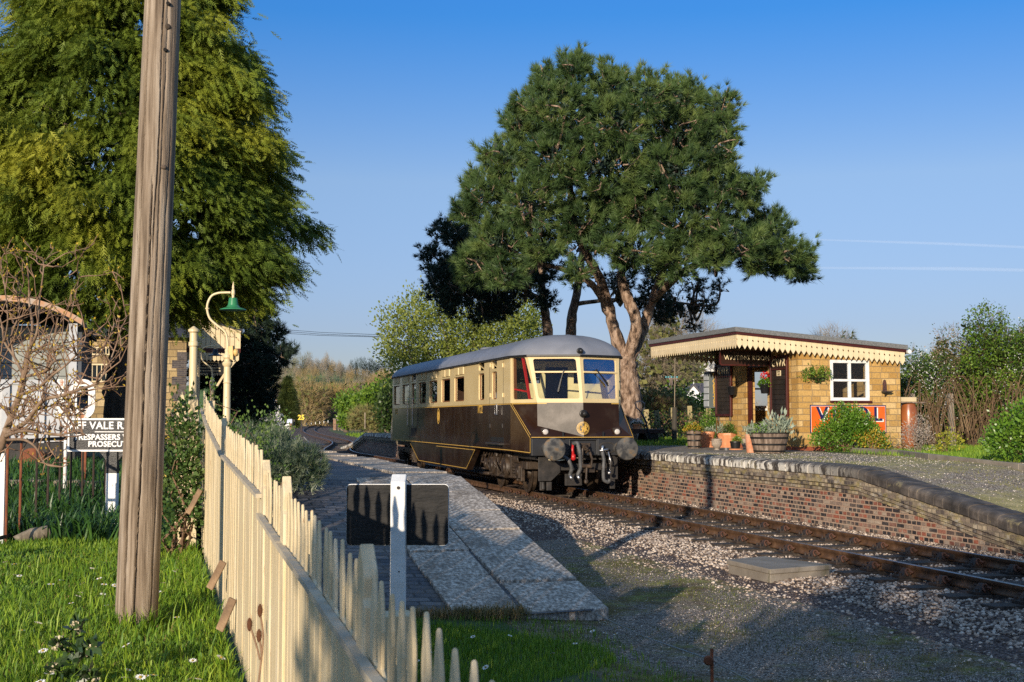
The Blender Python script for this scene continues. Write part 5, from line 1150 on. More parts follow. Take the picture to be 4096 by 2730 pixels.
for (a, c) in ((1.9, 6.21), (6.25, 9.9), (9.9, 14.2)):
    for dz, nm in ((-.215, 'top_rail'), (-.95, 'bottom_rail')):
        b = MB(); yy = [a] + [q for q in (3, 4.15, 5.2, 12.7) if a < q < c] + [c]
        for p, q in zip(yy[:-1], yy[1:]): b.beam((-.018 if dz > -.5 else .05, p, itp(p + .011, FT) + dz), (-.018 if dz > -.5 else .05, q, itp(q - .011, FT) + dz), .028, .02)
        b.build(nm, m_rail_top, fe)
for p in (3.18, 5.18, 6.2, 8.1, 9.95, 12.0, 14.1): MB().box(.03, .12, p - .05, p + .05, itp(p, ZL) - .3, itp(p, FT) - .12).build('post', m_fence, fe)
for i in range(2):                                  # the fence turns the corner
    MB().prism([(-.10 - .12 * i - .05, .40), (-.10 - .12 * i + .05, .40), (-.10 - .12 * i + .05, 1.96 - .03 * i), (-.10 - .12 * i, 2.12 - .05 * i), (-.10 - .12 * i - .05, 1.95 - .03 * i)], 14.2, 14.23, 'xz').build('corner_picket', m_fence, fe)
MB().box(-.28, -.04, 14.15, 14.2, 1.74, 1.80).build('corner_rail', m_rail_top, fe)
m_plank = mat('bare_weathered_plank', [(.3, (.09, .06, .04)), (.6, (.26, .17, .10)), (.75, (.45, .34, .2))], 8, rough=.85, bmp=.3)
for (px, py, qx, qy, Y, lb) in ((862, 2320, 912, 2262, 8.9, 'loose plank offcut propped at the fence foot, midway along'), (905, 2482, 948, 2410, 7.9, 'broken cream board leaning at the foot of the picket fence nearest the camera'), (768, 2030, 822, 1958, 12.6, 'pale board end propped against the far end of the picket fence')):
    p, q = at(px, py, Y), at(qx, qy, Y - .05); q[2] += .1; d = q - p; o = thing('loose_board', lb, 'board', p); MB().beam((-.04, 0, -.06), tuple(d * .62), .05, .018, up=(0, -1, .3)).build('plank', m_plank, o, bevel=.004)

# ================================================================ telegraph pole
pb = on_z(543, 2520, .37); ptop = at(668, -400, pb[1] + .05)
po = thing('telegraph_pole', 'thick grey cracked timber pole leaning slightly in front of the conifer', 'pole', pb)
axis = (ptop - pb); n = 150; mrings = 300; r0, r1 = .139, .118
tz = np.linspace(0, 1, mrings); ang = np.linspace(0, 2 * PI, n, endpoint=False); Hh = np.linalg.norm(axis)
def crk(a0, wob, depth, w, z0, z1, seed):
    g = np.random.default_rng(seed); path = a0 + np.cumsum(g.normal(0, .010, mrings)) * wob; on = np.clip((tz - z0) / .04, 0, 1) * np.clip((z1 - tz) / .05, 0, 1)
    wv = np.maximum(w * (.75 + .5 * np.convolve(g.uniform(0, 1, mrings), np.ones(9) / 9, 'same')), .03)
    da = (ang[None, :] - path[:, None] + PI) % (2 * PI) - PI; return depth * on[:, None] * np.exp(-(da / wv[:, None]) ** 2)
g = np.random.default_rng(3); strands = np.zeros((mrings, n))
for k in range(34): strands += crk(g.uniform(0, 2 * PI), .5, g.uniform(.001, .0035), .035, *sorted(g.uniform(-.1, 1.1, 2)), 100 + k)
rad = (r0 + (r1 - r0) * tz)[:, None] - strands
for (a, z0, z1, d, w, sd) in ((-1.98, -.1, 1.1, .075, .040, 1), (-1.42, -.1, .62, .055, .032, 2), (-1.25, .5, 1.1, .03, .03, 3), (-2.5, .0, .5, .012, .04, 4), (-.9, .3, 1.0, .012, .035, 5), (-.6, -.1, .7, .012, .03, 6)): rad = rad - crk(a, .7, d, w, z0, z1, sd)
V = np.stack([np.cos(ang)[None] * rad, np.sin(ang)[None] * rad, np.zeros_like(rad)], -1) + (tz[:, None] * axis[None])[:, None, :]
V[..., 2] -= .03; I = np.arange(mrings * n).reshape(mrings, n)
Fc = np.stack([I[:-1], np.roll(I, -1, 1)[:-1], np.roll(I, -1, 1)[1:], I[1:]], -1).reshape(-1, 4)
m_polewood = mat('silver_grey_timber', [(.32, (.10, .072, .048)), (.48, (.235, .18, .128)), (.66, (.37, .305, .235))], 2.6, 11, rough=.9, bmp=.8, bscale=10, stretch=(13, 13, .6), dirt=((.09, .06, .04), 2.5, .70, .06))
np_mesh('timber', V.reshape(-1, 3), Fc, m_polewood, po, smooth=True)
hb_ = MB()
for (px, py, rr) in ((660, 98, .028), (646, 664, .022), (608, 530, .016), (590, 1693, .022), (556, 1920, .018), (593, 1298, .015)):
    f_ = at(px, py, pb[1] - .108) - pb; f_[1] += axis[1] * f_[2] / axis[2] + .004; tt = f_[2] / axis[2]; MB().lathe([(.001, -.006), (rr * .4, -.004), (rr * .75, .002), (rr * 1.0, .03)], 14, tuple(f_), 'y', caps=False).build('knot', m_bark, po, smooth=True)
for (px, py) in ((665, 5), (654, 192)): f_ = at(px, py, pb[1] - .118) - pb; f_[1] += axis[1] * f_[2] / axis[2]; MB().lathe([(.013, .0), (.013, .05)], 12, tuple(f_), 'y').build('bolt_hole', flat('bolt_hole_dark', (.006, .005, .004), .9), po)

# ================================================================ signs on the left
Ys = 15.9; sb0 = on_z(446, 2118, .43); Ys = sb0[1]
sg = thing('trespass_sign', 'black cast sign lettered TAFF VALE RAILWAY TRESPASSERS WILL BE PROSECUTED beside the timber pole', 'sign', sb0)
def sl(px, py): q = at(px, py, Ys) - sb0; return q[0], q[2]
xl, zt = sl(279, 1678); _, zb = sl(279, 1803); xr = -xl; m_blackcast = mat('rough_black_cast_iron', [(.4, (.012, .012, .013)), (.7, (.03, .03, .032))], 30, rough=.4, bmp=.7, bscale=60)
MB().box(xl, xr, -.015, .02, zb, zt).build('plate', m_blackcast, sg); MB().ring([(xl - .012, zb - .012), (xr + .012, zb - .012), (xr + .012, zt + .012), (xl - .012, zt + .012)], [(xl + .01, zb + .01), (xr - .01, zb + .01), (xr - .01, zt - .01), (xl + .01, zt - .01)], -.03, .02).build('rim', m_white, sg)
hgt = zt - zb
for body, fz, sz in (('TAFF VALE RAILWAY', .79, .125), ('TRESPASSERS WILL BE', .42, .093), ('PROSECUTED', .2, .093)): lettering(body, sz, m_whiteletter, sg, (0, -.017, zb + hgt * fz), (R(90), 0, 0), .006, .003, sx=1.0, space=1.05)
MB().box(-.22, .22, -.022, -.0155, zb + hgt * .585, zb + hgt * .61).build('rule', m_whiteletter, sg)
_, zj = sl(440, 1893); MB().box(-.066, .066, -.05, .05, zj, zb - .012).prism([(-.16, zb - .012), (-.066, zb - .012), (-.066, zb - .13)], -.02, .03).prism([(.16, zb - .012), (.066, zb - .012), (.066, zb - .13)], -.02, .03).build('upper_post', m_blackcast, sg)
MB().box(-.066, .066, -.05, .05, -.1, zj - .001).build('lower_post', m_whitewood, sg, bevel=.006); MB().tube([(0, -.062, zj - .14), (0, -.05, zj - .14)], .02, 10).build('bolt', m_steel, sg)
Yn = 17.6; nb = at(300, 2020, Yn); nb[2] = .55
nd = thing('number_sign', 'rusty white cut-out number 10 on rods above the trespass sign', 'sign', nb)
m_rustwhite = mat('rust_streaked_white_paint', [(.3, (.66, .65, .62)), (.7, (.78, .77, .74))], 5, rough=.6, dirt=((.32, .12, .04), 7, .57, .04))
def nl(px, py): q = at(px, py, Yn) - nb; return q[0], q[2]
x0, z1 = nl(283, 1518); x1, z0 = nl(379, 1676); w_ = x1 - x0; MB().ring(rrect(x0, x1, z0, z1, w_ * .46, 8), rrect(x0 + w_ * .27, x1 - w_ * .27, z0 + w_ * .27, z1 - w_ * .27, w_ * .22, 8), -.01, .01).build('numeral', m_rustwhite, nd)
x0, z1 = nl(229, 1518); x1, z0 = nl(255, 1678); MB().box(x0, x1, -.01, .01, z0, z1).build('numeral', m_rustwhite, nd)
rb_ = MB()
for fz in (.25, .7): zz = z0 + (z1 - z0) * fz; rb_.tube([(x0, .02, zz), (nl(379, 1600)[0] - .03, .02, zz)], .012, 6)
xp = nl(263, 1600)[0]; rb_.tube([(xp, .03, -.2), (xp, .03, z1 - .1)], .025, 8); rb_.build('support_rod', m_rustwhite, nd, smooth=True)
# black sign seen from behind, in front of the platform
Yb = 8.5; bb = at(1598, 2560, Yb); bb[2] = -.15
bs = thing('black_notice', 'blank black back of a notice board on a white post beyond the picket fence', 'sign', bb)
def bl(px, py): q = at(px, py, Yb) - bb; return q[0], q[2]
x0, z0 = bl(1385, 2181); x1, z1 = bl(1793, 1940); MB().prism(rrect(x0, x1, z0, z1, .025), .0, .03).build('board', mat('coarse_black_board', [(.35, (.006, .006, .006)), (.7, (.022, .020, .018))], 9, 9, rough=.7, bmp=.8, bscale=26, stretch=(1, 1, 2.5)), bs)
MB().ring(rrect(x0 - .004, x1 + .004, z0 - .004, z1 + .004, .028), rrect(x0 + .001, x1 - .001, z0 + .001, z1 - .001, .024), .012, .034).build('white_edge', m_white, bs)
x0, _ = bl(1567, 2000); x1, z1 = bl(1627, 1896)
MB().hexa([(x0, -.10, 0), (x1, -.10, 0), (x1, -.003, 0), (x0, -.003, 0), (x0, -.10, z1 - .05), (x1, -.10, z1 - .05), (x1, -.003, z1), (x0, -.003, z1)]).build('post', m_whitewood, bs, bevel=.008)
MB().lathe([(.011, -.006), (.011, .004)], 14, (bl(1599, 1949)[0], -.10, bl(1599, 1949)[1]), 'y').lathe([(.005, -.004), (.005, .004)], 10, (bl(1601, 2280)[0], -.10, bl(1601, 2280)[1]), 'y').build('bolt', m_iron, bs)
# iron railings
ra = thing('iron_railings', 'rusty black iron railings in front of the leafy bank', 'railing', (0, 0, 0)); rp = []
for (px, py) in ((-60, 2215), (22, 2193), (77, 2176), (141, 2148), (188, 2126), (235, 2116), (279, 2110), (326, 2106), (370, 2102), (417, 2098), (465, 2092), (515, 2086), (570, 2082), (625, 2078), (688, 2074), (728, 2050)):
    p = on_z(px, py, .40); rp.append(p); hgt = 1.32; lean = np.array([-.06 if px > 600 else 0, 0, 0])
    b = MB().tube([p - [0, 0, .1], p + lean * 1 + [0, 0, hgt - .1]], .014, 6); t_ = p + lean; b.lathe([(.012, hgt - .1), (.028, hgt - .07), (.012, hgt - .03), (.001, hgt + .04)], 6, tuple(t_)); b.build('bar', m_rust if px in (22, 77) else m_iron, ra)
for hz in (.12, 1.12):
    b = MB()
    for p, q in zip(rp[:-1], rp[1:]): b.beam(p + [0, 0, hz], q + [0, 0, hz], .012, .04)
    b.build('flat_rail', m_iron, ra)
p = on_z(303, 2055, .41); MB().box(p[0] - .035, p[0] + .035, p[1] + .3, p[1] + .32, .3, 1.5).build('stay', m_rust, ra)
p = on_z(4, 2200, .38); wp = thing('white_post', 'slim white post with rungs at the left edge in front of the railings', 'post', p); MB().box(-.028, .028, -.02, .02, -.05, 1.02).box(-.12, -.028, -.015, .015, .35, .385).box(-.12, -.028, -.015, .015, .8, .835).build('stem', m_white, wp, bevel=.004)
# log edging
for i, (x0, x1, y0, y1) in enumerate(((22, 98, 1925, 1985), (101, 182, 1924, 1985), (186, 262, 1926, 1988), (266, 340, 1926, 1976), (343, 415, 1930, 1970))):
    p = at((x0 + x1) / 2, y1 + 12, 18.4); w = (x1 - x0) * 18.4 / F; h = (y1 - y0 + 16) * 18.4 / F
    o = thing('log_stump', 'short weathered upright log edging the bank, ' + ('leftmost of the row', 'second from the left', 'widest with a mossy top', 'fourth from the left', 'nearest the trespass sign')[i], 'log', p, 0, 'upright logs edging the bank')
    r = w / 2 * .98; V = []; b = MB(); b.lathe([(r, -.25), (r * 1.02, h * .5), (r * .99, h - .01), (r * .93, h)], 18); b.build('log', mat('weathered_log', [(.3, (.10, .08, .055)), (.7, (.32, .27, .20))], 3, 8, rough=.9, bmp=.6, bscale=10, stretch=(6, 6, .6)) if i == 0 else bpy.data.materials['weathered_log'], o, smooth=40)
for (px, py, lb) in ((118, 2190, 'pale split log lying in the grass before the railings'), (760, 2070, 'grey rounded stone against the foot of the fence')):
    p = on_z(px, py, .40); o = thing('lying_log' if px < 300 else 'boulder', lb, 'log' if px < 300 else 'stone', p)
    if px < 300: MB().tube([(-.15, 0, .05), (.0, .1, .12), (.12, .2, .14)], [.07, .08, .075], 12).build('log', bpy.data.materials['weathered_log'], o, smooth=40)
    else: MB().lathe([(.02, 0), (.11, .02), (.13, .08), (.10, .14), (.03, .17)], 14).build('stone_body', m_stonepot, o, smooth=True)

# ================================================================ brake van behind the bare tree
Yv = 25.0; vb0 = at(8, 1800, Yv); vb0[2] = 0
van = thing('brake_van', 'old grey railway brake van with arched roof and open verandah behind the bare tree', 'railway wagon', vb0, TH)
m_vangrey = mat('flaking_pale_grey_paint', [(.3, (.40, .41, .42)), (.7, (.52, .53, .54))], 3, 6, rough=.65, bmp=.15, dirt=((.22, .08, .05), 5, .70, .03)); m_vandark = mat('dark_blue_grey_boards', [(.3, (.05, .06, .075)), (.7, (.09, .10, .12))], 3, rough=.7, bmp=.2); m_vanroof = mat('rust_stained_roof_edge', [(.4, (.40, .34, .28)), (.6, (.48, .26, .14))], 5, 8, rough=.8)
hw = 1.33
MB().box(-hw, hw, 0, .08, 1.32, 2.42).build('end_panel', m_vangrey, van)
b = MB()
for x in (-hw, -.75, -.02, .62, hw - .14): b.box(x, x + .14, -.05, -.001, 1.0, 2.42)
for x in (-hw, hw - .15): b.box(x, x + .15, -.05, .1, 2.421, 3.62)
b.box(-hw, hw, -.06, -.002, 2.43, 2.52); b.build('pillar', m_vangrey, van)
rv = MB()
for x in (-.68, .05, .69, hw - .07):
    for z in (1.1, 1.25, 1.45, 1.7, 2.0, 2.25): rv.lathe([(.022, -.012), (.022, .0)], 8, (x, -.051, z), 'y')
rv.build('rivet_row', m_vangrey, van)
arc_ = lambda x: 4.12 - .42 * (abs(x) / 1.40) ** 2.1
xs = np.linspace(-1.42, 1.42, 25); b = MB()
for x, x2 in zip(xs[:-1], xs[1:]): b.hexa([(x, -.12, arc_(x) - .07), (x2, -.12, arc_(x2) - .07), (x2, 6.5, arc_(x2) - .07), (x, 6.5, arc_(x) - .07), (x, -.12, arc_(x)), (x2, -.12, arc_(x2)), (x2, 6.5, arc_(x2)), (x, 6.5, arc_(x))])
b.build('roof', m_vandark, van)
b = MB()
for x, x2 in zip(xs[:-1], xs[1:]): b.hexa([(x, -.16, arc_(x) - .10), (x2, -.16, arc_(x2) - .10), (x2, -.121, arc_(x2) - .10), (x, -.121, arc_(x) - .10), (x, -.16, arc_(x) + .01), (x2, -.16, arc_(x2) + .01), (x2, -.121, arc_(x2) + .01), (x, -.121, arc_(x) + .01)])
b.build('roof_edge', m_vanroof, van)
MB().box(-hw, hw, 1.7, 6.3, 1.32, 3.68).build('cabin', m_vandark, van); MB().box(hw - .08, hw, .1, 1.69, 1.32, 2.42).box(-hw, -hw + .08, .1, 1.69, 1.32, 2.42).build('side_panel', m_vandark, van)
cbd = MB()
for k in range(9): cbd.box(-hw + .1, hw - .1, 1.66, 1.695, 1.4 + k * .25, 1.4 + k * .25 + .235)
cbd.build('verandah_boards', flat('grey_green_boards', (.30, .32, .30), .7), van)
MB().box(-hw, hw, -.08, 6.3, .98, 1.30).build('headstock', m_darkmetal, van); MB().box(-1.0, 1.0, .2, 6.2, .4, .97).build('underframe', m_darkmetal, van)
for x in (-.70, .58): MB().lathe([(.12, -.50), (.225, -.48), (.235, -.45), (.20, -.42), (.08, -.39), (.08, -.15), (.14, -.1), (.14, -.08)], 28, (x, 0, .98), 'y').build('buffer', m_rust, van, smooth=35)
MB().box(hw + .02, hw + .2, 1.8, 2.0, 2.2, 2.45).lathe([(.07, 0), (.08, .05), (.03, .14)], 12, (hw + .11, 1.9, 2.45)).build('side_lamp', m_black, van)

# ================================================================ station building with canopy
Yst = 47.0; st0 = at(560, 1800, Yst); st0[2] = .9
sta = thing('station_building', 'stone station building with cream boarded canopy end behind the timber pole', 'building', st0, TH)
def S_(px, py): d = ray(px, py); s_ = vs(st0)[1]; v, z = on_s(px, py, s_); return v - vs(st0)[0], z - .9
xr, zt = S_(746, 1354); xl, _ = S_(340, 1354)
m_ststone = mat('honey_station_stone', [(.3, (.28, .20, .10)), (.6, (.42, .31, .16)), (.75, (.50, .38, .21))], 1.4, 9, rough=.9, bmp=.4)
m_stb = brick_mat('station_stone_blocks', [(0, (.25, .18, .09)), (.5, (.40, .29, .14)), (1, (.50, .38, .21))], .5, .26, (.20, .15, .09), .014, .9, 'mix', bmp=.8)
MB().box(xl, xr, 0, 9, 0, zt).build('stone_wall', m_stb, sta)
b = MB()
for k in range(11): b.box(xr - (.5 if k % 2 else .32), xr + .02, -.02, .3, k * .3, k * .3 + .29)
b.build('dark_quoin', brick_mat('dark_quoin_brick', [(0, (.05, .045, .05)), (1, (.12, .10, .10))], .23, .075, (.15, .13, .11), .012, .8, 'mix'), sta)
rx = xr + .35; zr2 = S_(746, 1300)[1]
MB().hexa([(xl - .3, -.4, zt), (rx, -.4, zt), (rx, 9.4, zt), (xl - .3, 9.4, zt), (xl + 1.5, 1.6, zt + 2.2), (rx - 1.6, 1.6, zt + 2.2), (rx - 1.6, 7.4, zt + 2.2), (xl + 1.5, 7.4, zt + 2.2)]).build('slate_roof', mat('dark_slate', [(.3, (.02, .022, .03)), (.7, (.05, .055, .07))], 8, rough=.6, bmp=.3), sta)
for (p0, p1, p2, p3) in ((368, 440, 1388, 1422), (368, 440, 1456, 1530)):
    x0, z1 = S_(p0, p2); x1, z0 = S_(p1, p3); w_ = thing('window', None, None); w_.parent = sta
    MB().ring([(x0 - .05, z0), (x1, z0), (x1, z1), (x0 - .05, z1)], [(x0, z0 + .05), (x1 - .05, z0 + .05), (x1 - .05, z1 - .05), (x0, z1 - .05)], -.05, -.003).build('window_frame', m_cream, w_); b = MB()
    for k in range(4): b.box(x0 + (x1 - x0) * k / 4, x0 + (x1 - x0) * k / 4 + .03, -.03, -.004, z0 + .05, z1 - .05)
    b.build('glazing_bar', m_cream, w_); MB().box(x0, x1 - .05, -.003, -.001, z0, z1).build('window_pane', flat('dark_window', (.02, .025, .03), .1), w_)
MB().box(xr - .9, xr + .02, -.02, .15, -.6, .0).build('plinth', m_ststone, sta)
cx0, cz1 = S_(752, 1248); cx1, cz2 = S_(968, 1318); _, cz0 = S_(760, 1384); yy = 1.5
b = MB(); nb_ = 11
for k in range(nb_):
    u0, u1 = k / nb_, (k + 1) / nb_; xa, xb = cx0 + (cx1 - cx0) * u0, cx0 + (cx1 - cx0) * u1
    b.hexa([(xa + .01, yy - .02, cz0), (xb - .01, yy - .02, cz0), (xb - .01, yy + .03, cz0), (xa + .01, yy + .03, cz0)] + [(xa + .01, yy - .02, cz1 + (cz2 - cz1) * u0), (xb - .01, yy - .02, cz1 + (cz2 - cz1) * u1), (xb - .01, yy + .03, cz1 + (cz2 - cz1) * u1), (xa + .01, yy + .03, cz1 + (cz2 - cz1) * u0)])
b.box(cx0, cx1, yy + .031, yy + .06, cz0, cz2); b.build('canopy_end_boards', m_cream, sta)
MB().beam((cx0, yy - .05, cz1 - .02), (cx1 + .05, yy - .05, cz2 - .02), .06, .09).box(cx1 - .05, cx1 + .04, yy - .06, yy + .05, cz0, cz2).build('canopy_trim', m_cream, sta)
_, ct1 = S_(800, 1402); _, ct0 = S_(800, 1432)
MB().box(cx0 - .3, cx1 + .05, yy - .06, yy + .05, ct1 + .0, cz0 - .002).build('canopy_band', m_maroon, sta)
b = MB(); n = 16; w = (cx1 - cx0 + .3) / n
for k in range(n): u = cx0 - .3 + k * w; b.prism([(u + .01, ct1 - .002), (u + w - .01, ct1 - .002), (u + w - .01, ct0), (u + w / 2, ct0 - .06), (u + .01, ct0)], yy - .03, yy, 'xz')
b.build('valance', m_cream, sta)
MB().hexa([(cx0 - .2, yy - .15, cz1 + .01), (cx1 + .12, yy - .15, cz2 + .01), (cx1 + .12, 9, cz2 + .01), (cx0 - .2, 9, cz1 + .01), (cx0 - .2, yy - .15, cz1 + .09), (cx1 + .12, yy - .15, cz2 + .09), (cx1 + .12, 9, cz2 + .09), (cx0 - .2, 9, cz1 + .09)]).build('canopy_roof', bpy.data.materials['dark_slate'], sta)
MB().tube([(cx1 - .1, yy + .1, ct0), (cx1 - .5, yy + .1, ct0 - .5), (cx1 - .8, yy + .1, ct0 - 1.0)], .05, 6).build('bracket', m_cream, sta)
MB().box(cx0 - .45, cx0 - .1, yy + .8, yy + 1.4, zt, cz1 + .6).build('chimney', m_stb, sta)
wx0, wz1 = S_(786, 1434); wx1, wz0 = S_(905, 1496); wo = thing('platform_sign', 'black hanging destinations sign with WAY OUT under the station canopy', 'sign', VS(vs(st0)[0] + wx0, vs(st0)[1] + yy + .3, .9), TH); ww = wx1 - wx0
MB().prism(rrect(0, ww, wz0, wz1, .06), 0, .05).build('board', m_black, wo)
for i, (tx, sz) in enumerate((('STRATFORD-UPON-AVON', .105), ('LEAMINGTON SPA', .105), ('BIRMINGHAM (SNOW HILL)', .105), ('CHELTENHAM SPA (ST. JAMES)', .10), ('WAY   OUT', .16))):
    q = lettering(tx, sz * .62 if i < 4 else sz * .8, m_creamletter, wo, (ww / 2, -.006, wz1 - .07 - i * .107 - (.03 if i == 4 else 0)), (R(90), 0, 0), .003, .002)

# ================================================================ lamps and posts on the left platform
m_lamppost = mat('gloss_cream_ironwork', [(.3, (.60, .48, .27)), (.7, (.68, .56, .34))], 2, rough=.35, bmp=.05)
m_green = flat('green_enamel', (.035, .20, .08), .3); m_shadowblue = flat('shadow_darkened_enamel', (.012, .02, .03), .3)  # second lamp's shade: its shadow is put into the dark blue
def lamp(label, px, pshade, Y, shade_mat, k, box):
    base = at(px, 1800, Y); base[2] = .9; t = thing('platform_lamp', label, 'lamp', base, 0, 'swan neck lamps on the left platform'); z = lambda py: at(px, py, Y)[2] - .9; X = lambda q: (q - px) * Y / F
    s = (k - .9) / .51 - 2.26                        # column height in lamp units of .51 m
    MB().lathe([(.17, 0), (.17, .4), (.135, .5), (.12, z0l(z, s)), (.12, z0l(z, s) + .02)], 20).build('column', m_lamppost, t, smooth=30)
    zc = z0l(z, s); b = MB().lathe([(.12, zc - .3), (.145, zc - .27), (.125, zc - .24), (.118, zc + .28), (.165, zc + .34), (.18, zc + .41), (.14, zc + .46), (.11, zc + .47), (.115, zc + .56), (.155, zc + .60), (.155, zc + .68), (.12, zc + .72), (.085, zc + .78), (.10, zc + .86), (.07, zc + .92), (.04, zc + .95)], 20)
    b.build('capital', m_lamppost, t, smooth=30); z1 = zc + .95
    sg_ = 1 if pshade > px else -1
    P = [(0, 0, z1 - .02), (-.01, 0, z1 + .25), (-.10, 0, z1 + .55), (-.38, 0, z1 + .78), (-.62, 0, z1 + 1.0), (-.72, 0, z1 + 1.28), (-.71, 0, z1 + 1.55), (-.58, 0, z1 + 1.80), (-.36, 0, z1 + 1.90), (-.1, 0, z1 + 1.92), (.08, 0, z1 + 1.92)]
    A = []; P = np.array(P)
    for i in range(len(P) - 1):
        p0, p1, p2, p3 = P[max(i - 1, 0)], P[i], P[i + 1], P[min(i + 2, len(P) - 1)]
        for j in range(6): u = j / 6; A.append(.5 * (2 * p1 + (p2 - p0) * u + (2 * p0 - 5 * p1 + 4 * p2 - p3) * u * u + (3 * p1 - p0 - 3 * p2 + p3) * u ** 3))
    A.append(P[-1]); MB().tube(A, .042, 10).lathe([(.035, -.03), (.07, -.02), (.075, .02), (.035, .03)], 14, (-.725, 0, z1 + 1.36)).build('swan_neck', m_lamppost, t, smooth=40)
    xs_ = .17; MB().lathe([(.05, z1 + 1.83), (.07, z1 + 1.86), (.06, z1 + 2.0), (.035, z1 + 2.04), (.045, z1 + 2.10), (.02, z1 + 2.25), (.001, z1 + 2.32)], 14, (xs_, 0, 0)).tube([(xs_, 0, z1 + 1.84), (xs_, 0, z1 + 1.72)], .05, 10).build('finial', m_lamppost, t, smooth=40)
    MB().lathe([(.06, z1 + 1.74), (.14, z1 + 1.73), (.15, z1 + 1.67), (.18, z1 + 1.48), (.24, z1 + 1.41), (.44, z1 + 1.34), (.46, z1 + 1.31), (.43, z1 + 1.31), (.23, z1 + 1.38), (.17, z1 + 1.46), (.12, z1 + 1.6)], 36, (xs_, 0, 0)).build('lamp_shade', shade_mat, t, smooth=30)
    if box: MB().hexa([(.10, -.1, zc + .55), (.22, -.1, zc + .52), (.22, .25, zc + .52), (.10, .25, zc + .55), (.04, -.1, zc + .98), (.20, -.1, zc + 1.02), (.20, .25, zc + 1.02), (.04, .25, zc + .98)]).lathe([(.12, -.04), (.14, .06), (.10, .12)], 14, (.24, .05, zc + .78), 'x').build('loudspeaker', flat('orange_cream_horn', (.62, .40, .14), .5), t, bevel=.01)
    t.scale = (.51, .51, .51); return t
def z0l(z, s): return s
l1 = lamp('cream swan neck lamp with a bright green shade and loudspeaker', 905, 928, 23.0, m_green, at(928, 1241, 23.0)[2], True)
l2 = lamp('more distant cream swan neck lamp with a shadow-darkened shade', 845, 855, 42.0, m_shadowblue, at(855, 1424, 42.0)[2], False)
for (px, cy, Y, d, lb) in ((768, 1306, 26.5, 31, 'round cream post with a stepped cap, nearer and taller of two beside the platform lamp'), (786, 1370, 34.0, 18, 'second cream capped post half hidden behind a nearer one')):
    p = at(px, 1800, Y); p[2] = .85; r = d * Y / F / 2; h = at(px, cy, Y)[2] - .85; o = thing('capped_post', lb, 'post', p, 0, 'cream capped posts')
    MB().lathe([(r, -.1), (r, h - .42), (r * 1.28, h - .40), (r * 1.28, h - .33), (r * 1.02, h - .31), (r, h - .14), (r * 1.42, h - .11), (r * 1.42, h - .07), (r * .2, h)], 26).build('shaft', m_lamppost, o, smooth=30)

# ================================================================ small things on the ground
cs = [on_z(*(2400 + x / 1.387, 1700 + y / 1.387), -.06) for x, y in ((945, 800), (1275, 775), (915, 730), (710, 748))]
cv = thing('concrete_cover', 'low square concrete cable cover lying in the ballast beside the track', 'slab', cs[0]); V = [tuple(c - cs[0]) for c in cs]; cen = sum(np.array(V)) / 4
MB().hexa([(*(np.array(v) * 1.0)[:2], -.32) for v in V] + [(v[0], v[1], -.065) for v in V]).build('base', m_conc, cv, bevel=.01); MB().hexa([(*(cen + (np.array(v) - cen) * 1.04)[:2], -.064) for v in V] + [(*(cen + (np.array(v) - cen) * 1.04)[:2], .0) for v in V]).build('lid', m_conc, cv, bevel=.012)
wi = thing('signal_wire', 'thin steel signal wire strung low across the gravel to a short rusty stake', 'wire', (0, 0, 0)); A_, B_, C_ = at(2385, 2458, 13.4), at(2845, 2640, 10.3), at(3120, 2790, 9.0)
MB().tube([A_, (A_ + B_) / 2 + [0, 0, -.03], B_, C_], .006, 5).build('wire', m_steel, wi); p = at(2847, 2596, 10.3); MB().box(p[0] - .012, p[0] + .012, p[1] - .008, p[1] + .008, -.6, p[2]).build('stake', m_rust, wi); MB().lathe([(.03, -.02), (.04, 0), (.03, .02)], 14, (p[0] - .03, p[1] - .03, B_[2] + .0), 'y').build('pulley', m_rust, wi)
A2, B2_ = at(2372, 2462, 13.5), at(2300, 2478, 13.4)
ho = thing('garden_hose', 'pale hose looping across the dark platform paving below the lavender', 'hose', (0, 0, 0)); hp = []
for (px, py) in ((1090, 1985), (1160, 1988), (1230, 1985), (1300, 1965), (1330, 1940), (1315, 1920), (1270, 1915), (1240, 1900)):
    q = on_z(px, py, .6)
    for _ in range(8): q = on_z(px, py, zpl(vs(q)[1]) - .0)
    hp.append(q)
MB().tube(hp, .022, 8).build('tube', flat('pale_hose', (.42, .40, .36), .5), ho, smooth=True)
q = on_z(1243, 1880, .8); yr = thing('hose_reel', 'small yellow and white hose fitting lying on the dark paving', 'hose fitting', q); MB().lathe([(.04, -.06), (.075, -.03), (.075, .03), (.04, .05)], 16, (0, 0, .08), 'x').build('yellow_body', flat('yellow_plastic', (.70, .36, .02), .4), yr, smooth=40); MB().tube([(.04, 0, .07), (.13, -.03, .05)], .03, 10).box(-.05, .12, -.08, .02, 0, .02).build('nozzle', m_white, yr)
hp = [on_z(px, py, .88) for px, py in ((1160, 1778), (1185, 1762), (1215, 1760), (1235, 1773), (1180, 1782), (1260, 1780), (1300, 1782))]; ho2 = thing('garden_hose', 'far coil of hose lying at the platform end near the curve', 'hose', (0, 0, 0)); MB().tube([h + [0, 0, .12 if i in (1, 2) else .02] for i, h in enumerate(hp)], .018, 6).build('tube', bpy.data.materials['pale_hose'], ho2, smooth=True)
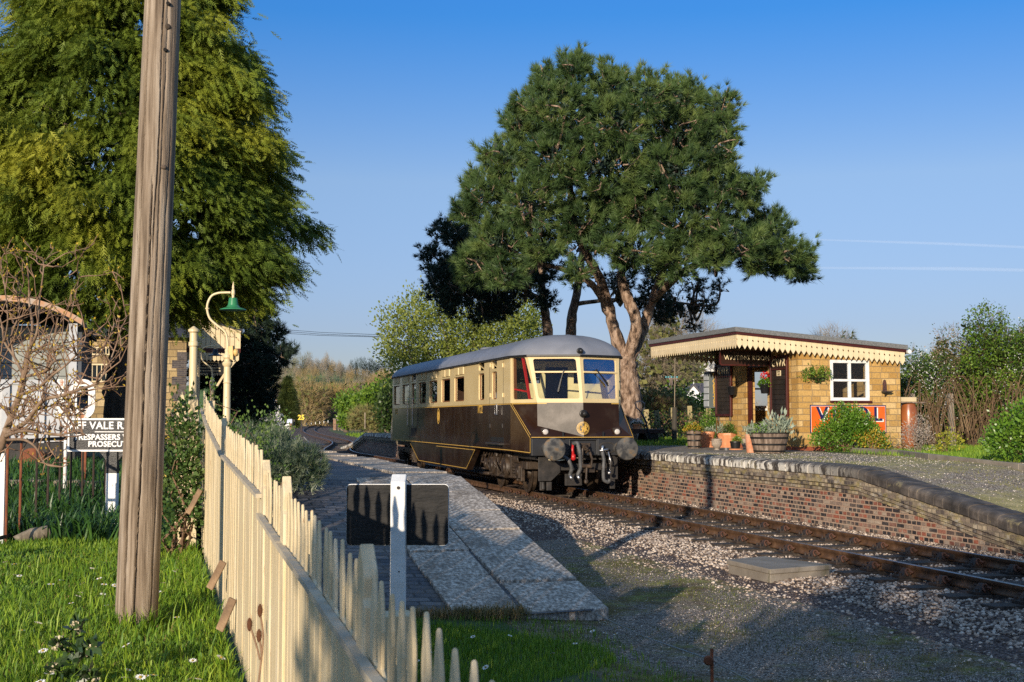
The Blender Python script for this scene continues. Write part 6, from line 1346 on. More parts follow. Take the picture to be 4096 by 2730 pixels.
# ================================================================ big trees
def D2(x, y): return x * 1.7407, y * 1.7407
def dpt(x, y, Y): return at(x * 1.7407, y * 1.7407, Y)
KD = 1.7407 / F
def smooth_line(pts, k=5):
    P = np.array(pts, float); A = []
    for i in range(len(P) - 1):
        p0, p1, p2, p3 = P[max(i - 1, 0)], P[i], P[i + 1], P[min(i + 2, len(P) - 1)]
        for j in range(k): u = j / k; A.append(.5 * (2 * p1 + (p2 - p0) * u + (2 * p0 - 5 * p1 + 4 * p2 - p3) * u * u + (3 * p1 - p0 - 3 * p2 + p3) * u ** 3))
    A.append(P[-1]); return np.array(A)
def knobbly(b, pts, r0, r1, sides=14, k=6, rough=.10):
    A = smooth_line(pts, k); n = len(A); rs = [r0 + (r1 - r0) * i / (n - 1) for i in range(n)]; base = len(b.V); b.tube(A, rs, sides)
    for i in range(n):
        for s in range(sides):
            v = np.array(b.V[base + i * sides + s]); c = A[i]; b.V[base + i * sides + s] = tuple(c + (v - c) * (1 + random.gauss(0, rough)))
    return A
def pine(name_label, Y, limbs, blobs, cx, hw, per, m, k=15, L=.24, w=.020, depth=5.5, spread=.55, base=None, cones=0, zmin=.45):
    base = dpt(*base, Y); base[2] = .9; t = thing('pine_tree', name_label, 'pine tree', base)
    b = MB(); ends = []
    for (pts, r0, r1) in limbs: ends.append(knobbly(b, [dpt(p[0], p[1], Y + (p[2] if len(p) > 2 else 0)) - base for p in pts], r0, r1))
    b.build('trunk', m_bark_pine, t, smooth=True)
    C = []; Dd = []; tips = []
    for bi, (x, y, r) in enumerate(blobs):
        f = max(0, 1 - ((x - cx) / hw) ** 2); dp = depth * math.sqrt(f) + .6
        for dz in ((-1, -.55, -.1, .5) if dp > 2.5 else (-.6, .35)):
            Yb_ = Y + dz * dp * random.uniform(.75, 1.05); c = dpt(x + random.uniform(-12, 12), y + random.uniform(-10, 10), Yb_) - base; R_ = r * KD * Y * random.uniform(.85, 1.05)
            nb_ = max(5, int(per * (r / 80) ** 2)); 
            if dz > .2: nb_ = int(nb_ * .6)
            p, d = shell_pts(nb_, (R_, R_, R_ * .85), zmin); p = p + c; d = nrm(d + np.array([0, -.25, .55]))
            for q, e in zip(p, d):
                m_ = rng.integers(3, 6); back = rng.uniform(0, .40, (m_, 1)); side = rng.normal(0, .05, (m_, 3))
                C.append(q - e * back + side); Dd.append(nrm(e + rng.normal(0, .22, (m_, 3)) + np.array([0, 0, .15]))); tips.append((q, e, c))
    i_ = rng.permutation(len(tips))[:6000 if k > 20 else 900]; np_mesh('inner_shade_foliage', *leaves(np.array([tips[i][2] + (tips[i][0] - tips[i][2]) * random.uniform(.0, .6) for i in i_]), unit_rand(len(i_)), .24, .10), m_pinedark, t)  # dark leaves stand in for the shade between tufts
    C = np.concatenate(C); Dd = np.concatenate(Dd); np_mesh('crown', *needles(C, Dd, k, L, w, spread), m, t)
    tb = MB(); allp = np.concatenate(ends); i_ = rng.permutation(len(tips))
    for i in i_[:int(len(tips) * .14)]:
        q, e, c = tips[i]; s0 = q - e * rng.uniform(.45, .8); tb.tube([c * .35 + s0 * .65, s0, q + e * .03], [.03, .018, .008], 5, False)
    for i in i_[:64]:
        q, e, c = tips[i]; j = np.argmin(np.linalg.norm(allp - c, axis=1)); a = allp[j]; mid = (a + c) / 2 + np.array([0, 0, -.35]) + rng.normal(0, .25, 3); tb.tube(smooth_line([a, mid, c, q], 4), np.linspace(.075, .012, 13), 6, False)
    tb.build('branches', m_bark_pine, t, smooth=True)
    if cones:
        cn = MB()
        for i in i_[:cones]: q, e, c = tips[i]; cn.lathe([(.01, -.05), (.05, -.02), (.055, .03), (.02, .08)], 6, tuple(q - e * .12))
        cn.build('cones', m_twig, t)
    return t
front = [(1320, 150, 48), (1240, 225, 62), (1400, 200, 62), (1480, 205, 62), (1560, 222, 62), (1648, 250, 52), (1195, 285, 55), (1300, 260, 85), (1420, 285, 90), (1540, 300, 90), (1645, 330, 62), (1165, 355, 66), (1280, 370, 88), (1400, 390, 95), (1530, 400, 95), (1655, 420, 66), (1110, 430, 66), (1215, 460, 84), (1320, 500, 70), (1465, 480, 60), (1590, 500, 90), (1705, 455, 50), (1065, 485, 45), (1140, 545, 75), (1245, 570, 60), (1690, 545, 80), (1770, 530, 60), (1815, 585, 62), (1740, 600, 52), (1100, 610, 62), (1170, 620, 55), (1545, 590, 64), (1450, 585, 55), (1630, 590, 48), (1845, 620, 38), (1330, 620, 38), (1395, 520, 46), (1405, 455, 60), (1370, 560, 34), (1660, 275, 40), (1740, 415, 32), (1250, 180, 36)]
limbs = [([(1446, 1018), (1448, 930), (1440, 860), (1437, 820)], .42, .33),
         ([(1434, 828), (1412, 760), (1392, 690), (1378, 640, -.3), (1350, 590, -.5), (1322, 520, -.5), (1310, 420), (1318, 260), (1320, 160)], .24, .05),
         ([(1396, 706), (1360, 655, -.8), (1310, 625, -1.5), (1238, 606, -2)], .13, .06),
         ([(1444, 830), (1468, 780, .4), (1486, 730, .6), (1508, 668, .6), (1530, 600, .4), (1580, 480), (1600, 330), (1560, 240)], .22, .05),
         ([(1442, 826), (1462, 745, -.5), (1440, 680, -.5), (1428, 625), (1448, 560), (1464, 480), (1472, 380), (1440, 250), (1420, 180)], .22, .05),
         ([(1466, 470), (1510, 460, -1.2), (1600, 470, -2), (1690, 520, -2)], .13, .04), ([(1500, 690, .5), (1570, 625, -.5), (1660, 590, -1.0), (1760, 590, -1), (1830, 610, -.6)], .15, .05), ([(1464, 500), (1490, 485, -1.5), (1508, 520, -1.6)], .10, .06)]
pine('broad scots pine with reddish trunk and full dark green crown behind the railcar', 45, limbs, front, 1440, 480, 50, m_pine, base=(1446, 1018), k=30, w=.028, L=.29, spread=.42, zmin=.5)
back = [(1010, 610, 48), (1085, 585, 60), (1005, 655, 50), (1070, 660, 62), (1140, 650, 66), (1200, 640, 55), (1105, 715, 42), (1160, 700, 45), (1035, 700, 36), (1255, 690, 34), (1240, 600, 60), (985, 575, 28), (1020, 530, 40), (1060, 540, 50), (1040, 620, 60), (1120, 560, 60)]
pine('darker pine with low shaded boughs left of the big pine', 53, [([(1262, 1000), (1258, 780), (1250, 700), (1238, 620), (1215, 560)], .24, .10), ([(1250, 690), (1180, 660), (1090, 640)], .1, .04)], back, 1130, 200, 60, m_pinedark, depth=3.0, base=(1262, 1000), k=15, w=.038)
back2 = [(1330, 560, 60), (1420, 640, 45), (1560, 690, 52), (1620, 700, 45), (1590, 745, 30), (1530, 720, 42), (1480, 690, 38), (1600, 650, 45), (1520, 640, 50), (1660, 660, 30), (1350, 640, 30)]
pine('rear pine whose dark lower boughs show between big pine and waiting room roof', 55, [([(1312, 1000), (1312, 760), (1328, 660), (1340, 560)], .26, .12), ([(1318, 700), (1400, 690), (1500, 690), (1590, 700)], .10, .04)], back2, 1470, 260, 44, m_pinedark, depth=2.0, base=(1312, 1000), k=15, w=.036)
# tall cypress on the left
def cypress(label, base, H_, prof, n, m, L=.13, dens=1.0, face=None):
    t = thing('cypress_tree', label, 'conifer', base); zs = np.array([p[0] for p in prof]); rsx = np.array([p[1] for p in prof])
    zz = rng.uniform(zs[0], zs[-1], n * 3); rr = np.interp(zz, zs, rsx); keep = rng.uniform(0, 1, n * 3) < rr / rr.max(); zz = zz[keep][:n]; rr = rr[keep][:n]; a = rng.uniform(0, 2 * PI, len(zz))
    lump = 1 + .12 * np.sin(a * 6 + zz * 1.9) + .11 * np.sin(a * 13 - zz * 3.9) + .10 * np.sin(zz * 5.3 + a * 3)
    r = rr * lump * rng.uniform(.62, 1.04, len(zz)) ** .5
    P = np.stack([np.cos(a) * r, np.sin(a) * r, zz], -1); out = np.stack([np.cos(a), np.sin(a), np.full(len(a), -.35)], -1)
    if face is not None: kq = P[:, 1] < face * rr; P = P[kq]; out = out[kq]
    # each point is a bough end hung with drooping sprays
    sel = rng.permutation(len(P))[:len(P) // 15]; Bc, Bo = P[sel], out[sel]; pick = rng.integers(0, len(Bc), len(P) * 15); o = Bo[pick]; w_ = rng.normal(0, 1, (len(pick), 3)) * np.array([.25, .25, .17])
    q = Bc[pick] + w_ + o * rng.uniform(-.25, .25, (len(pick), 1)) - np.array([0, 0, .25]) * (np.linalg.norm(w_[:, :2], axis=1)[:, None] / .35) ** 2 * .5; d = nrm(o * .8 + w_ * .9 + np.array([0, 0, -.40]) + rng.normal(0, .42, (len(q), 3)))
    # a spray: flat fan of small slips
    side = nrm(np.cross(d, np.array([0, 0, 1.0]) + rng.normal(0, .8, (len(q), 3)))); V = []; l = L * rng.uniform(.6, 1.3, (len(q), 1))
    for (u, s_, ln_) in ((0, 0, 1.0), (.12, 1, .42), (.12, -1, .42), (.34, .9, .40), (.34, -.9, .40), (.56, .8, .33), (.56, -.8, .33), (.76, .7, .24), (.76, -.7, .24)):
        c = q + d * l * u - np.array([0, 0, .16]) * l * u * u; e = nrm(d + side * s_ - np.array([0, 0, .25])); ws = np.cross(e, np.cross(d, side)) * .0135; V.append(np.stack([c - ws, c + ws, c + e * l * ln_], 1))
    V = np.stack(V, 1).reshape(-1, 3); np_mesh('crown', V, np.arange(len(V)).reshape(-1, 3), m, t); i = rng.permutation(len(P))[:3600]; np_mesh('inner_shade_foliage', *leaves(P[i] * np.array([.72, .72, 1]), out[i] * .4 + unit_rand(len(i)), .55, .30), m_ivy, t)  # dark inner leaves stand in for shade between the boughs
    return t
Yc = 32.0; cb0 = dpt(283, 1010, Yc); cb0[2] = .8
def cz(y): return dpt(283, y, Yc)[2] - .8
def crx(x): return (x - 283) * KD * Yc
cprof = [(cz(725), crx(385)), (cz(690), crx(500)), (cz(650), crx(570)), (cz(590), crx(615)), (cz(500), crx(635)), (cz(380), crx(612)), (cz(240), crx(570)), (cz(120), crx(530)), (cz(0), crx(490)), (cz(-120), crx(440)), (cz(-300), crx(360)), (cz(-420), crx(300))]
cy = cypress('huge yellow-green cypress filling the left of the sky behind the timber pole', cb0, 13, cprof, 11500, m_cypress, L=.27, face=.5)
b = MB(); knobbly(b, [dpt(282, 1010, Yc) - cb0, dpt(280, 880, Yc) - cb0, dpt(288, 780, Yc) - cb0, dpt(290, 600, Yc) - cb0, dpt(285, 300, Yc) - cb0, dpt(285, 0, Yc) - cb0], .44, .16, 16, 6, .12)
knobbly(b, [dpt(300, 800, Yc) - cb0, dpt(385, 720, Yc - .5) - cb0, dpt(420, 660, Yc - .6) - cb0, dpt(440, 560, Yc - .4) - cb0], .17, .10, 10)
for k in range(30): z = random.uniform(cz(760), cz(60)); a = random.uniform(PI * .9, 2.1 * PI); r = np.interp(z, [p[0] for p in cprof], [p[1] for p in cprof]) * .85; branch(b, (0, 0, z - .6), (r * math.cos(a), r * math.sin(a), z), .07, .015, 5, .05, 6)
b.build('trunk', m_bark, cy, smooth=True)
# pine beyond the lamp, its deep shade put into dark needles
dk = [(470, 600, 60), (540, 640, 70), (570, 720, 62), (600, 700, 30), (480, 720, 80), (590, 800, 60), (640, 812, 34), (665, 808, 18), (540, 830, 70), (600, 860, 50), (622, 908, 26), (560, 900, 60), (500, 860, 70), (600, 935, 40), (540, 950, 50), (615, 640, 20), (635, 760, 26), (600, 590, 40)]
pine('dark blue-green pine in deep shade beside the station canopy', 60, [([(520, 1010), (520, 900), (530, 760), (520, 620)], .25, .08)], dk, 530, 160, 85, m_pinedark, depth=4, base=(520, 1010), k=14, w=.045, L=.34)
# leafy pale green tree
def leafy(label, Y, base, blobs, n, L, W, m, depth, limbs=None, name='broadleaf_tree', cat='tree', k=6, cr=.18, group=None, zb=.5, inner=.3, bark=m_bark):
    b0 = dpt(*base, Y); b0[2] = zb; t = thing(name, label, cat, b0, 0, group); P = []; Dd = []
    bl = []
    for (x, y, r) in blobs:
        for dz in (-.5, .1, .6): c = dpt(x, y, Y + dz * depth * random.uniform(.6, 1)) - b0; bl.append((*c, r * KD * Y * random.uniform(.85, 1.05)))
    P, D = blob_pts(n // k, bl, inner); q, d = clumped(P, D + np.array([0, -.1, .5]), k, cr); np_mesh('crown', *leaves(q, d, L, W), m, t)
    b = MB(); knobbly(b, [(0, 0, -.2), (0, 0, (dpt(base[0], min(p[1] for p in blobs), Y)[2] - zb) * .35), (0, 0, (dpt(base[0], min(p[1] for p in blobs), Y)[2] - zb) * .7)], .02 * Y * .12 + .1, .06, 9)
    for i in range(26): c = bl[rng.integers(len(bl))]; j = P[rng.integers(len(P))]; branch(b, (0, 0, j[2] * random.uniform(.15, .5)), j, .09, .015, 5, .07, 6)
    b.build('trunk', bark, t, smooth=True); return t
leafy('pale yellow-green spring tree beyond the railcar roof', 80, (1060, 1000), [(930, 790, 58), (905, 740, 36), (950, 715, 42), (1000, 770, 70), (1010, 725, 46), (1070, 790, 66), (1080, 745, 44), (1130, 780, 66), (1150, 735, 40), (1190, 780, 60), (1205, 730, 42), (1225, 760, 34), (960, 690, 24), (900, 800, 34), (940, 840, 55), (1010, 840, 70), (1090, 850, 70), (1160, 850, 70), (1225, 720, 22), (1180, 700, 24)], 26000, .20, .13, m_poplar, 4.5, k=7, cr=.3, inner=.2)

# ================================================================ garden plants on the left
def gzp(p): v, s = vs(p); return gz(v, s)
# bare spreading tree in front of the van
Yt = 12.4; tb0 = at(-60, 2250, Yt); tb0[2] = .36
bt = thing('bare_tree', 'leafless budding orchard tree spreading across the brake van and sign', 'tree', tb0)
b = MB(); buds = []; tw = MB()
def tl(x, y, dy=0): return at(x / 2.24, 1100 + y / 2.24, Yt + dy) - tb0
def limb(pts, r0, r1, tws=10, ln=.5):
    A = smooth_line([np.array(p) for p in pts], 5); n = len(A); b.tube(A, list(np.linspace(r0, r1, n) * .6), 8)
    for i in range(tws):
        j = rng.integers(int(n * .15), n); p = A[j]; d = nrm(np.array([rng.normal(.1, .6), rng.normal(0, .55), rng.uniform(-.1, 1.0)])); L = ln * rng.uniform(.4, 1.2); q = [p]
        for s in range(4): d = nrm(d + np.array([rng.normal(0, .28), rng.normal(0, .25), .12 + rng.normal(0, .15)])); q.append(q[-1] + d * L / 4)
        tw.tube(q, list(np.linspace(.0075, .0028, 5)), 5, False); buds.append(q[-1])
        for s in range(3): e = nrm(d + rng.normal(0, .8, 3)); o = q[rng.integers(1, 5)]; tw.tube([o, o + e * .06 + rng.normal(0, .01, 3), o + e * .13], [.006, .005, .003], 4, False); buds.append(o + e * .13)
limb([(0, 0, 0), tl(-60, 1750), tl(20, 1500), tl(110, 1250), tl(180, 1060), tl(215, 900), tl(245, 740), tl(270, 660)], .075, .040, 8)
limb([tl(270, 660), tl(290, 450, .1), tl(262, 250, .2), tl(258, 60, .2), tl(240, -160, .2)], .028, .007, 5, .4)
limb([tl(270, 660), tl(330, 520, -.2), tl(350, 260, -.2), tl(385, 0, -.3), tl(390, -120, -.3)], .026, .006, 6, .4)
limb([tl(250, 720), tl(330, 665), tl(440, 670, -.1), tl(560, 640), tl(620, 420, .1), tl(680, 160, .1), tl(710, 20, .1)], .026, .006, 9)
limb([tl(210, 900), tl(130, 740, .2), tl(40, 600, .2), tl(20, 470, .2), tl(-20, 300, .3)], .028, .008, 7)
limb([tl(215, 910), tl(330, 890, -.2), tl(420, 850, -.3), tl(480, 780, -.3), tl(560, 760, -.2), tl(700, 770, -.2), tl(880, 720), tl(960, 600), tl(1025, 430)], .028, .006, 10)
limb([tl(160, 1080), tl(330, 1020, -.3), tl(470, 900, -.4), tl(600, 800, -.4), tl(730, 660, -.4), tl(770, 540, -.4)], .03, .007, 12)
limb([tl(60, 1420), tl(230, 1320, -.3), tl(380, 1130, -.4), tl(560, 1080, -.5), tl(700, 1030, -.5), tl(830, 990, -.5), tl(900, 930, -.5), tl(1000, 740, -.4), tl(1095, 450, -.3)], .040, .008, 16)
limb([tl(840, 990, -.5), tl(930, 1025, -.5), tl(1040, 990, -.4), tl(1125, 915, -.4)], .014, .004, 5, .25)
limb([tl(40, 1450), tl(200, 1400, -.4), tl(400, 1420, -.6), tl(560, 1430, -.7), tl(700, 1400, -.7), tl(770, 1440, -.7)], .030, .006, 14, .3)
limb([tl(60, 1480), tl(220, 1480, -.4), tl(330, 1560, -.5), tl(400, 1690, -.6), tl(540, 1720, -.6), tl(610, 1700, -.6)], .024, .006, 9, .25)
limb([tl(100, 1260), tl(20, 1180, .2), tl(-60, 1080, .3), tl(-40, 900, .3), tl(60, 700, .3)], .03, .008, 12); limb([tl(380, 1130, -.4), tl(400, 960, -.3), tl(430, 780, -.2), tl(490, 560, -.2), tl(520, 380, -.2)], .018, .006, 9, .3); limb([tl(130, 740, .2), tl(100, 560, .2), tl(160, 380, .2), tl(180, 180, .2), tl(215, 60, .2)], .018, .006, 8, .3); limb([tl(40, 600, .2), tl(70, 400), tl(45, 130), tl(15, -50)], .016, .006, 5, .3)
limb([tl(150, 1160), tl(260, 1180, -.2), tl(420, 1230, -.4), tl(520, 1290, -.5), tl(640, 1250, -.5)], .016, .005, 12, .22); limb([tl(460, 900), tl(520, 980, -.2), tl(620, 1120, -.3), tl(690, 1280, -.3)], .014, .004, 9, .2); limb([tl(30, 1380), tl(140, 1280, -.2), tl(300, 1230, -.3), tl(430, 1180, -.3)], .016, .005, 12, .22)
b.build('trunk', mat('warm_brown_bark', [(.3, (.11, .07, .045)), (.5, (.21, .14, .09)), (.7, (.33, .25, .18))], 9, 8, rough=.8, bmp=.4, bscale=30), bt, smooth=True); tw.build('twigs', m_twig, bt, smooth=True)
B_ = np.array(buds); np_mesh('buds', *leaves(np.repeat(B_, 2, 0), unit_rand(len(B_) * 2) * .5 + np.array([0, 0, .6]), .032, .016), m_goldleaf, bt)

def blades(name, pts, L, w, m, parent=None, lean=.45, kind='stuff', seg=2):
    P = np.array(pts); n = len(P); a = rng.uniform(0, 2 * PI, n); l = (L * rng.uniform(.45, 1.25, n))[:, None]; d = np.stack([np.cos(a), np.sin(a), np.zeros(n)], -1); ln = (rng.uniform(.1, 1, n) * lean)[:, None]
    sd = np.stack([-np.sin(a + .6), np.cos(a + .6), np.zeros(n)], -1) * (w / 2); up = np.array([0, 0, 1.0]); m1 = P + (d * ln * .35 + up * .6) * l; tp = P + (d * ln + up * (1 - ln * .4)) * l
    V = np.stack([P - sd, P + sd, m1 + sd * .8, m1 - sd * .8, tp], 1).reshape(-1, 3); i = (np.arange(n) * 5)[:, None]
    F4 = np.concatenate([i + np.array([[0, 1, 2]]), i + np.array([[0, 2, 3]]), i + np.array([[3, 2, 4]])], 0)
    o = np_mesh(name, V, F4, m, parent)
    if kind: tag(o, kind=kind)
    return o
def lawn_pts(v0, v1, s0, s1, n, f=None): return [VS(v, s, gz(v, s)) for v, s in zip(rng.uniform(v0, v1, n), rng.uniform(s0, s1, n)) if f is None or f(v, s)]
patch = lambda v, s: random.random() < .45 + .55 * (math.sin(v * 2.3 + s * 1.1) + math.sin(s * 2.1 - v * 1.4) > -.5)
pl_ = lawn_pts(-2.0, .48, 6.2, 11, 62000, patch) + lawn_pts(-3.4, .48, 11, 15.5, 40000, patch)
blades('grass', pl_, .085, .007, m_grass)
blades('grass', lawn_pts(.55, 4.2, 5.5, 12.8, 62000, lambda v, s: v < 3.0 + .9 * math.sin(s * 1.3) or random.random() < .12), .075, .007, m_grass)
blades('grass', lawn_pts(-2.0, .48, 6.2, 13, 2200), .20, .009, m_grass, lean=.8)
blades('dry_grass', [VS(v, s, -.28 + random.uniform(0, .1)) for v, s in zip(rng.uniform(.8, 3.7, 5200), rng.normal(12.88, .10, 5200))], .11, .006, m_drygrass, lean=1.2)
blades('moss_grass', lawn_pts(3.4, 6.6, 8, 18, 13000, lambda v, s: math.sin(v * 2.1 + 1) + math.sin(s * 1.3 + v) > -.1 and random.random() < .7), .03, .006, mat('yellow_moss_tufts', [(.3, (.05, .065, .014)), (.6, (.12, .13, .028)), (.75, (.18, .17, .05))], 2, rough=.9))
# broad clover-like leaves in the lawn
cl = np.array(lawn_pts(-2.0, .45, 6.2, 14, 17000, lambda v, s: math.sin(v * 3.1 + s * 1.7) + math.sin(s * 2.7 - v * 2) > .1)); d = unit_rand(len(cl)) * np.array([1, 1, .25]) + np.array([0, 0, .35]); tag(np_mesh('clover_leaves', *leaves(cl + np.array([0, 0, .03]), d, .05, .036), leafm('clover', (.03, .085, .012), (.09, .19, .025), (.20, .30, .05), 2.2)), kind='stuff')
blades('dry_grass', lawn_pts(-2.0, .48, 6.2, 14, 2600), .10, .006, m_drygrass, lean=1.3)
blades('long_grass', [VS(v, s, gz(v, s)) for v, s in zip(rng.normal(.40, .07, 1500), rng.uniform(6, 13.5, 1500))] + [pb + np.array([.17 * math.cos(a), .17 * math.sin(a), .0]) for a in rng.uniform(0, 6.3, 260)], .17, .008, m_grass, lean=.8)
# daisies
dz_ = None
def daisy(p):
    global dz_
    if dz_ is None:
        b = MB(); b.tube([(0, 0, 0), (.004, 0, .05), (0, 0, .085)], .0022, 4, False); st = b.build('daisy', m_hawthorn); dz_ = st
        pb_ = MB()
        for k in range(11): a = 2 * PI * k / 11; c, s = math.cos(a), math.sin(a); pb_.add([(.004 * c, .004 * s, .086), (.013 * c - .0045 * s, .013 * s + .0045 * c, .089), (.021 * c, .021 * s, .088), (.013 * c + .0045 * s, .013 * s - .0045 * c, .089)], [(0, 1, 2, 3)])
        pb_.build('petals', m_whiteletter, st); MB().lathe([(.006, .087), (.005, .092), (.001, .093)], 8, caps=False).build('eye', m_goldleaf, st)
        tag(st, 'tiny white daisy flowering in the grass', 'flower', 'daisies scattered in the lawn'); o = st
    else: o = copy_tree(dz_)
    o.location = p; o.rotation_euler = (random.uniform(-.5, .1), random.uniform(-.4, .4), random.uniform(0, 6)); s = random.uniform(.95, 1.45); o.scale = (s, s, s)
for p in lawn_pts(-1.9, .4, 6.6, 12.5, 105, lambda v, s: math.sin(v * 2 + s * 1.3) > -.75): daisy(Vector(p))
for p in lawn_pts(1.8, 4.2, 9.5, 12.0, 14): daisy(Vector(p))
# leafy bank behind the railings
m_bankleaf = leafm('strap_leaves', (.016, .05, .012), (.04, .105, .02), (.085, .17, .03), 2, .4, .15, .4)
bank = [on_z(px, py, .5) for px, py in zip(rng.uniform(-60, 690, 6500), rng.uniform(1975, 2150, 6500))]
blades('bank_plants', [p + np.array([0, 0, gzp(p) - p[2]]) for p in bank], .34, .022, m_bankleaf, lean=1.1)
# flowering shrub behind the fence end, dark trunk side
def dl(x, y, Y, z=None):
    p = dpt(x, y, Y); p[2] = gzp(p) if z is None else z; return p
bush('currant_bush', 'leggy green shrub growing up behind the far end of the picket fence', 'shrub', dl(412, 1170, 13.0), (.2, .25, 1.5), 2600, .055, .038, leafm('mixed_green_leaves', (.03, .07, .015), (.07, .13, .03), (.15, .21, .06), 3), lumps=14, stems=14, k=4, up=.4)
bush('yellow_flower_bush', 'dark leaved bush with small yellow flowers behind the timber pole', 'shrub', dl(398, 1150, 17.5), (.32, .3, 1.35), 1100, .055, .035, m_ivy, lumps=9, k=4, flowers=(m_goldleaf, 150, .04))
bush('fence_shrub', 'fresh green shoots rising beside the lamp behind the fence top', 'shrub', dl(560, 1060, 18.0, .75), (.50, .4, 1.08), 900, .055, .035, leafm('fresh_shoot_leaves', (.04, .09, .015), (.09, .16, .03), (.17, .24, .05), 3), lumps=10, k=4, stems=12, up=.8)
bush('fence_shrub', 'slender leafy stems just left of the lamp column', 'shrub', dl(497, 1000, 20, .8), (.35, .3, 1.5), 500, .055, .035, bpy.data.materials['fresh_shoot_leaves'], lumps=7, k=4, stems=10, up=.8)
m_lavg = mat('silver_green_lavender', [(.3, (.10, .13, .075)), (.55, (.22, .25, .16)), (.75, (.42, .44, .33))], 3, trans=.1)
for i, (v, s, r, h, lb) in enumerate(((1.75, 18.7, .62, .72, 'grey-green lavender bush nearest the camera on the dark platform paving'), (1.45, 19.9, .75, .82, 'bushy lavender with pale shoots, second along the platform edge bed'), (1.3, 21.6, .85, .85, 'wide lavender clump in the middle of the bed behind the fence'), (1.35, 23.8, .95, .85, 'furthest lavender clump fading towards the curve in the track'))):
    t = thing('lavender_bush', lb, 'shrub', VS(v, s, zpl(s) - .03), 0, 'lavender bushes along the left platform'); bl = [(*(unit_rand(1)[0] * np.array([r, r, 0]) * .55 + np.array([0, 0, h * random.uniform(.3, .6)])), r * .5, .9) for _ in range(10)]
    P, D = blob_pts(900, bl, .5); P[:, 2] = np.maximum(P[:, 2], .03); np_mesh('foliage', *needles(P, nrm(D * .7 + np.array([0, 0, .8])), 9, .15, .011, .38), m_lav, t); k_ = rng.random(len(P)) < .45; np_mesh('pale_shoots', *needles(P[k_] + D[k_] * .05, nrm(D[k_] + np.array([0, 0, .7])), 6, .11, .015, .5), m_lavg, t)
    MB().tube([(0, 0, -.05), (.05, 0, h * .5)], .03, 6).tube([(0, 0, -.05), (-.2, .1, h * .5)], .025, 6).build('stems', m_twig, t)
p = dl(612, 1010, 24, .87); bush('green_bush', 'light leafy bush standing between lavender clumps above the hose', 'shrub', VS(1.9, 21.4, .87), (.35, .3, 1.0), 800, .05, .035, bpy.data.materials['fresh_shoot_leaves'], lumps=9, k=4, up=.7)
# teasel and small laurel
Yq = 5.75; tq = at(1035, 2760, Yq); tq[2] = .30
ts = thing('teasel', 'dry brown teasel with three spiky heads in front of the cream fence', 'plant', tq); b = MB(); hd_ = MB(); sp = []
for (pts) in (((1030, 2760), (1045, 2640), (1052, 2540), (1040, 2445)), ((1040, 2640), (1025, 2580), (998, 2500)), ((1046, 2620), (1042, 2580), (1036, 2545))):
    A = smooth_line([at(*q, Yq) - tq for q in pts], 5); b.tube(A, .0045, 5); e = A[-1]; hd_.lathe([(.003, -.028), (.009, -.018), (.012, 0), (.010, .018), (.003, .030)], 10, tuple(e)); sp.append(e)
b.build('stalk', m_twig, ts, smooth=True); hd_.build('seed_head', flat('teasel_brown', (.09, .035, .015), .9), ts)
E_ = np.repeat(np.array(sp), 90, 0); u = unit_rand(len(E_)); np_mesh('spines', *needles(E_ + u * np.array([.011, .011, .024]), nrm(u + np.array([0, 0, .4])), 1, .018, .002, .2), m_twig, ts)
Yq = 6.7; tq = at(290, 2760, Yq); tq[2] = .34; m_bud = mat('cream_bud', [(.3, (.50, .42, .26)), (.7, (.68, .60, .42))], 30); lq = thing('flowering_sprig', 'small dark evergreen sprig with creamy flower buds in the near lawn', 'plant', tq); b = MB(); P = []; D = []
for (pts) in (((290, 2780), (300, 2660), (296, 2560), (300, 2500)), ((296, 2640), (260, 2590), (232, 2570)), ((298, 2650), (340, 2600), (370, 2585)), ((294, 2720), (240, 2690), (214, 2665)), ((296, 2730), (350, 2690), (368, 2720))):
    A = smooth_line([at(*q, Yq) - tq for q in pts], 6); b.tube(A, .0045, 5)
    for q in A[3:]:
        for _ in range(3): P.append(q); D.append(unit_rand(1)[0] + np.array([0, 0, .3]))
    fl = [A[-1] + rng.normal(0, .016, 3) + np.array([0, 0, -.02 * rng.random()]) for _ in range(16)]; np_mesh('bud_cluster', *leaves(np.repeat(np.array(fl), 3, 0), unit_rand(len(fl) * 3), .016, .014), m_bud, lq)
b.build('stem', m_hawthorn, lq, smooth=True); np_mesh('leaves', *leaves(np.array(P), np.array(D), .075, .035), leafm('dark_glossy_leaf', (.012, .03, .012), (.03, .06, .018), (.06, .10, .03), 5, .3, .05, .5), lq)
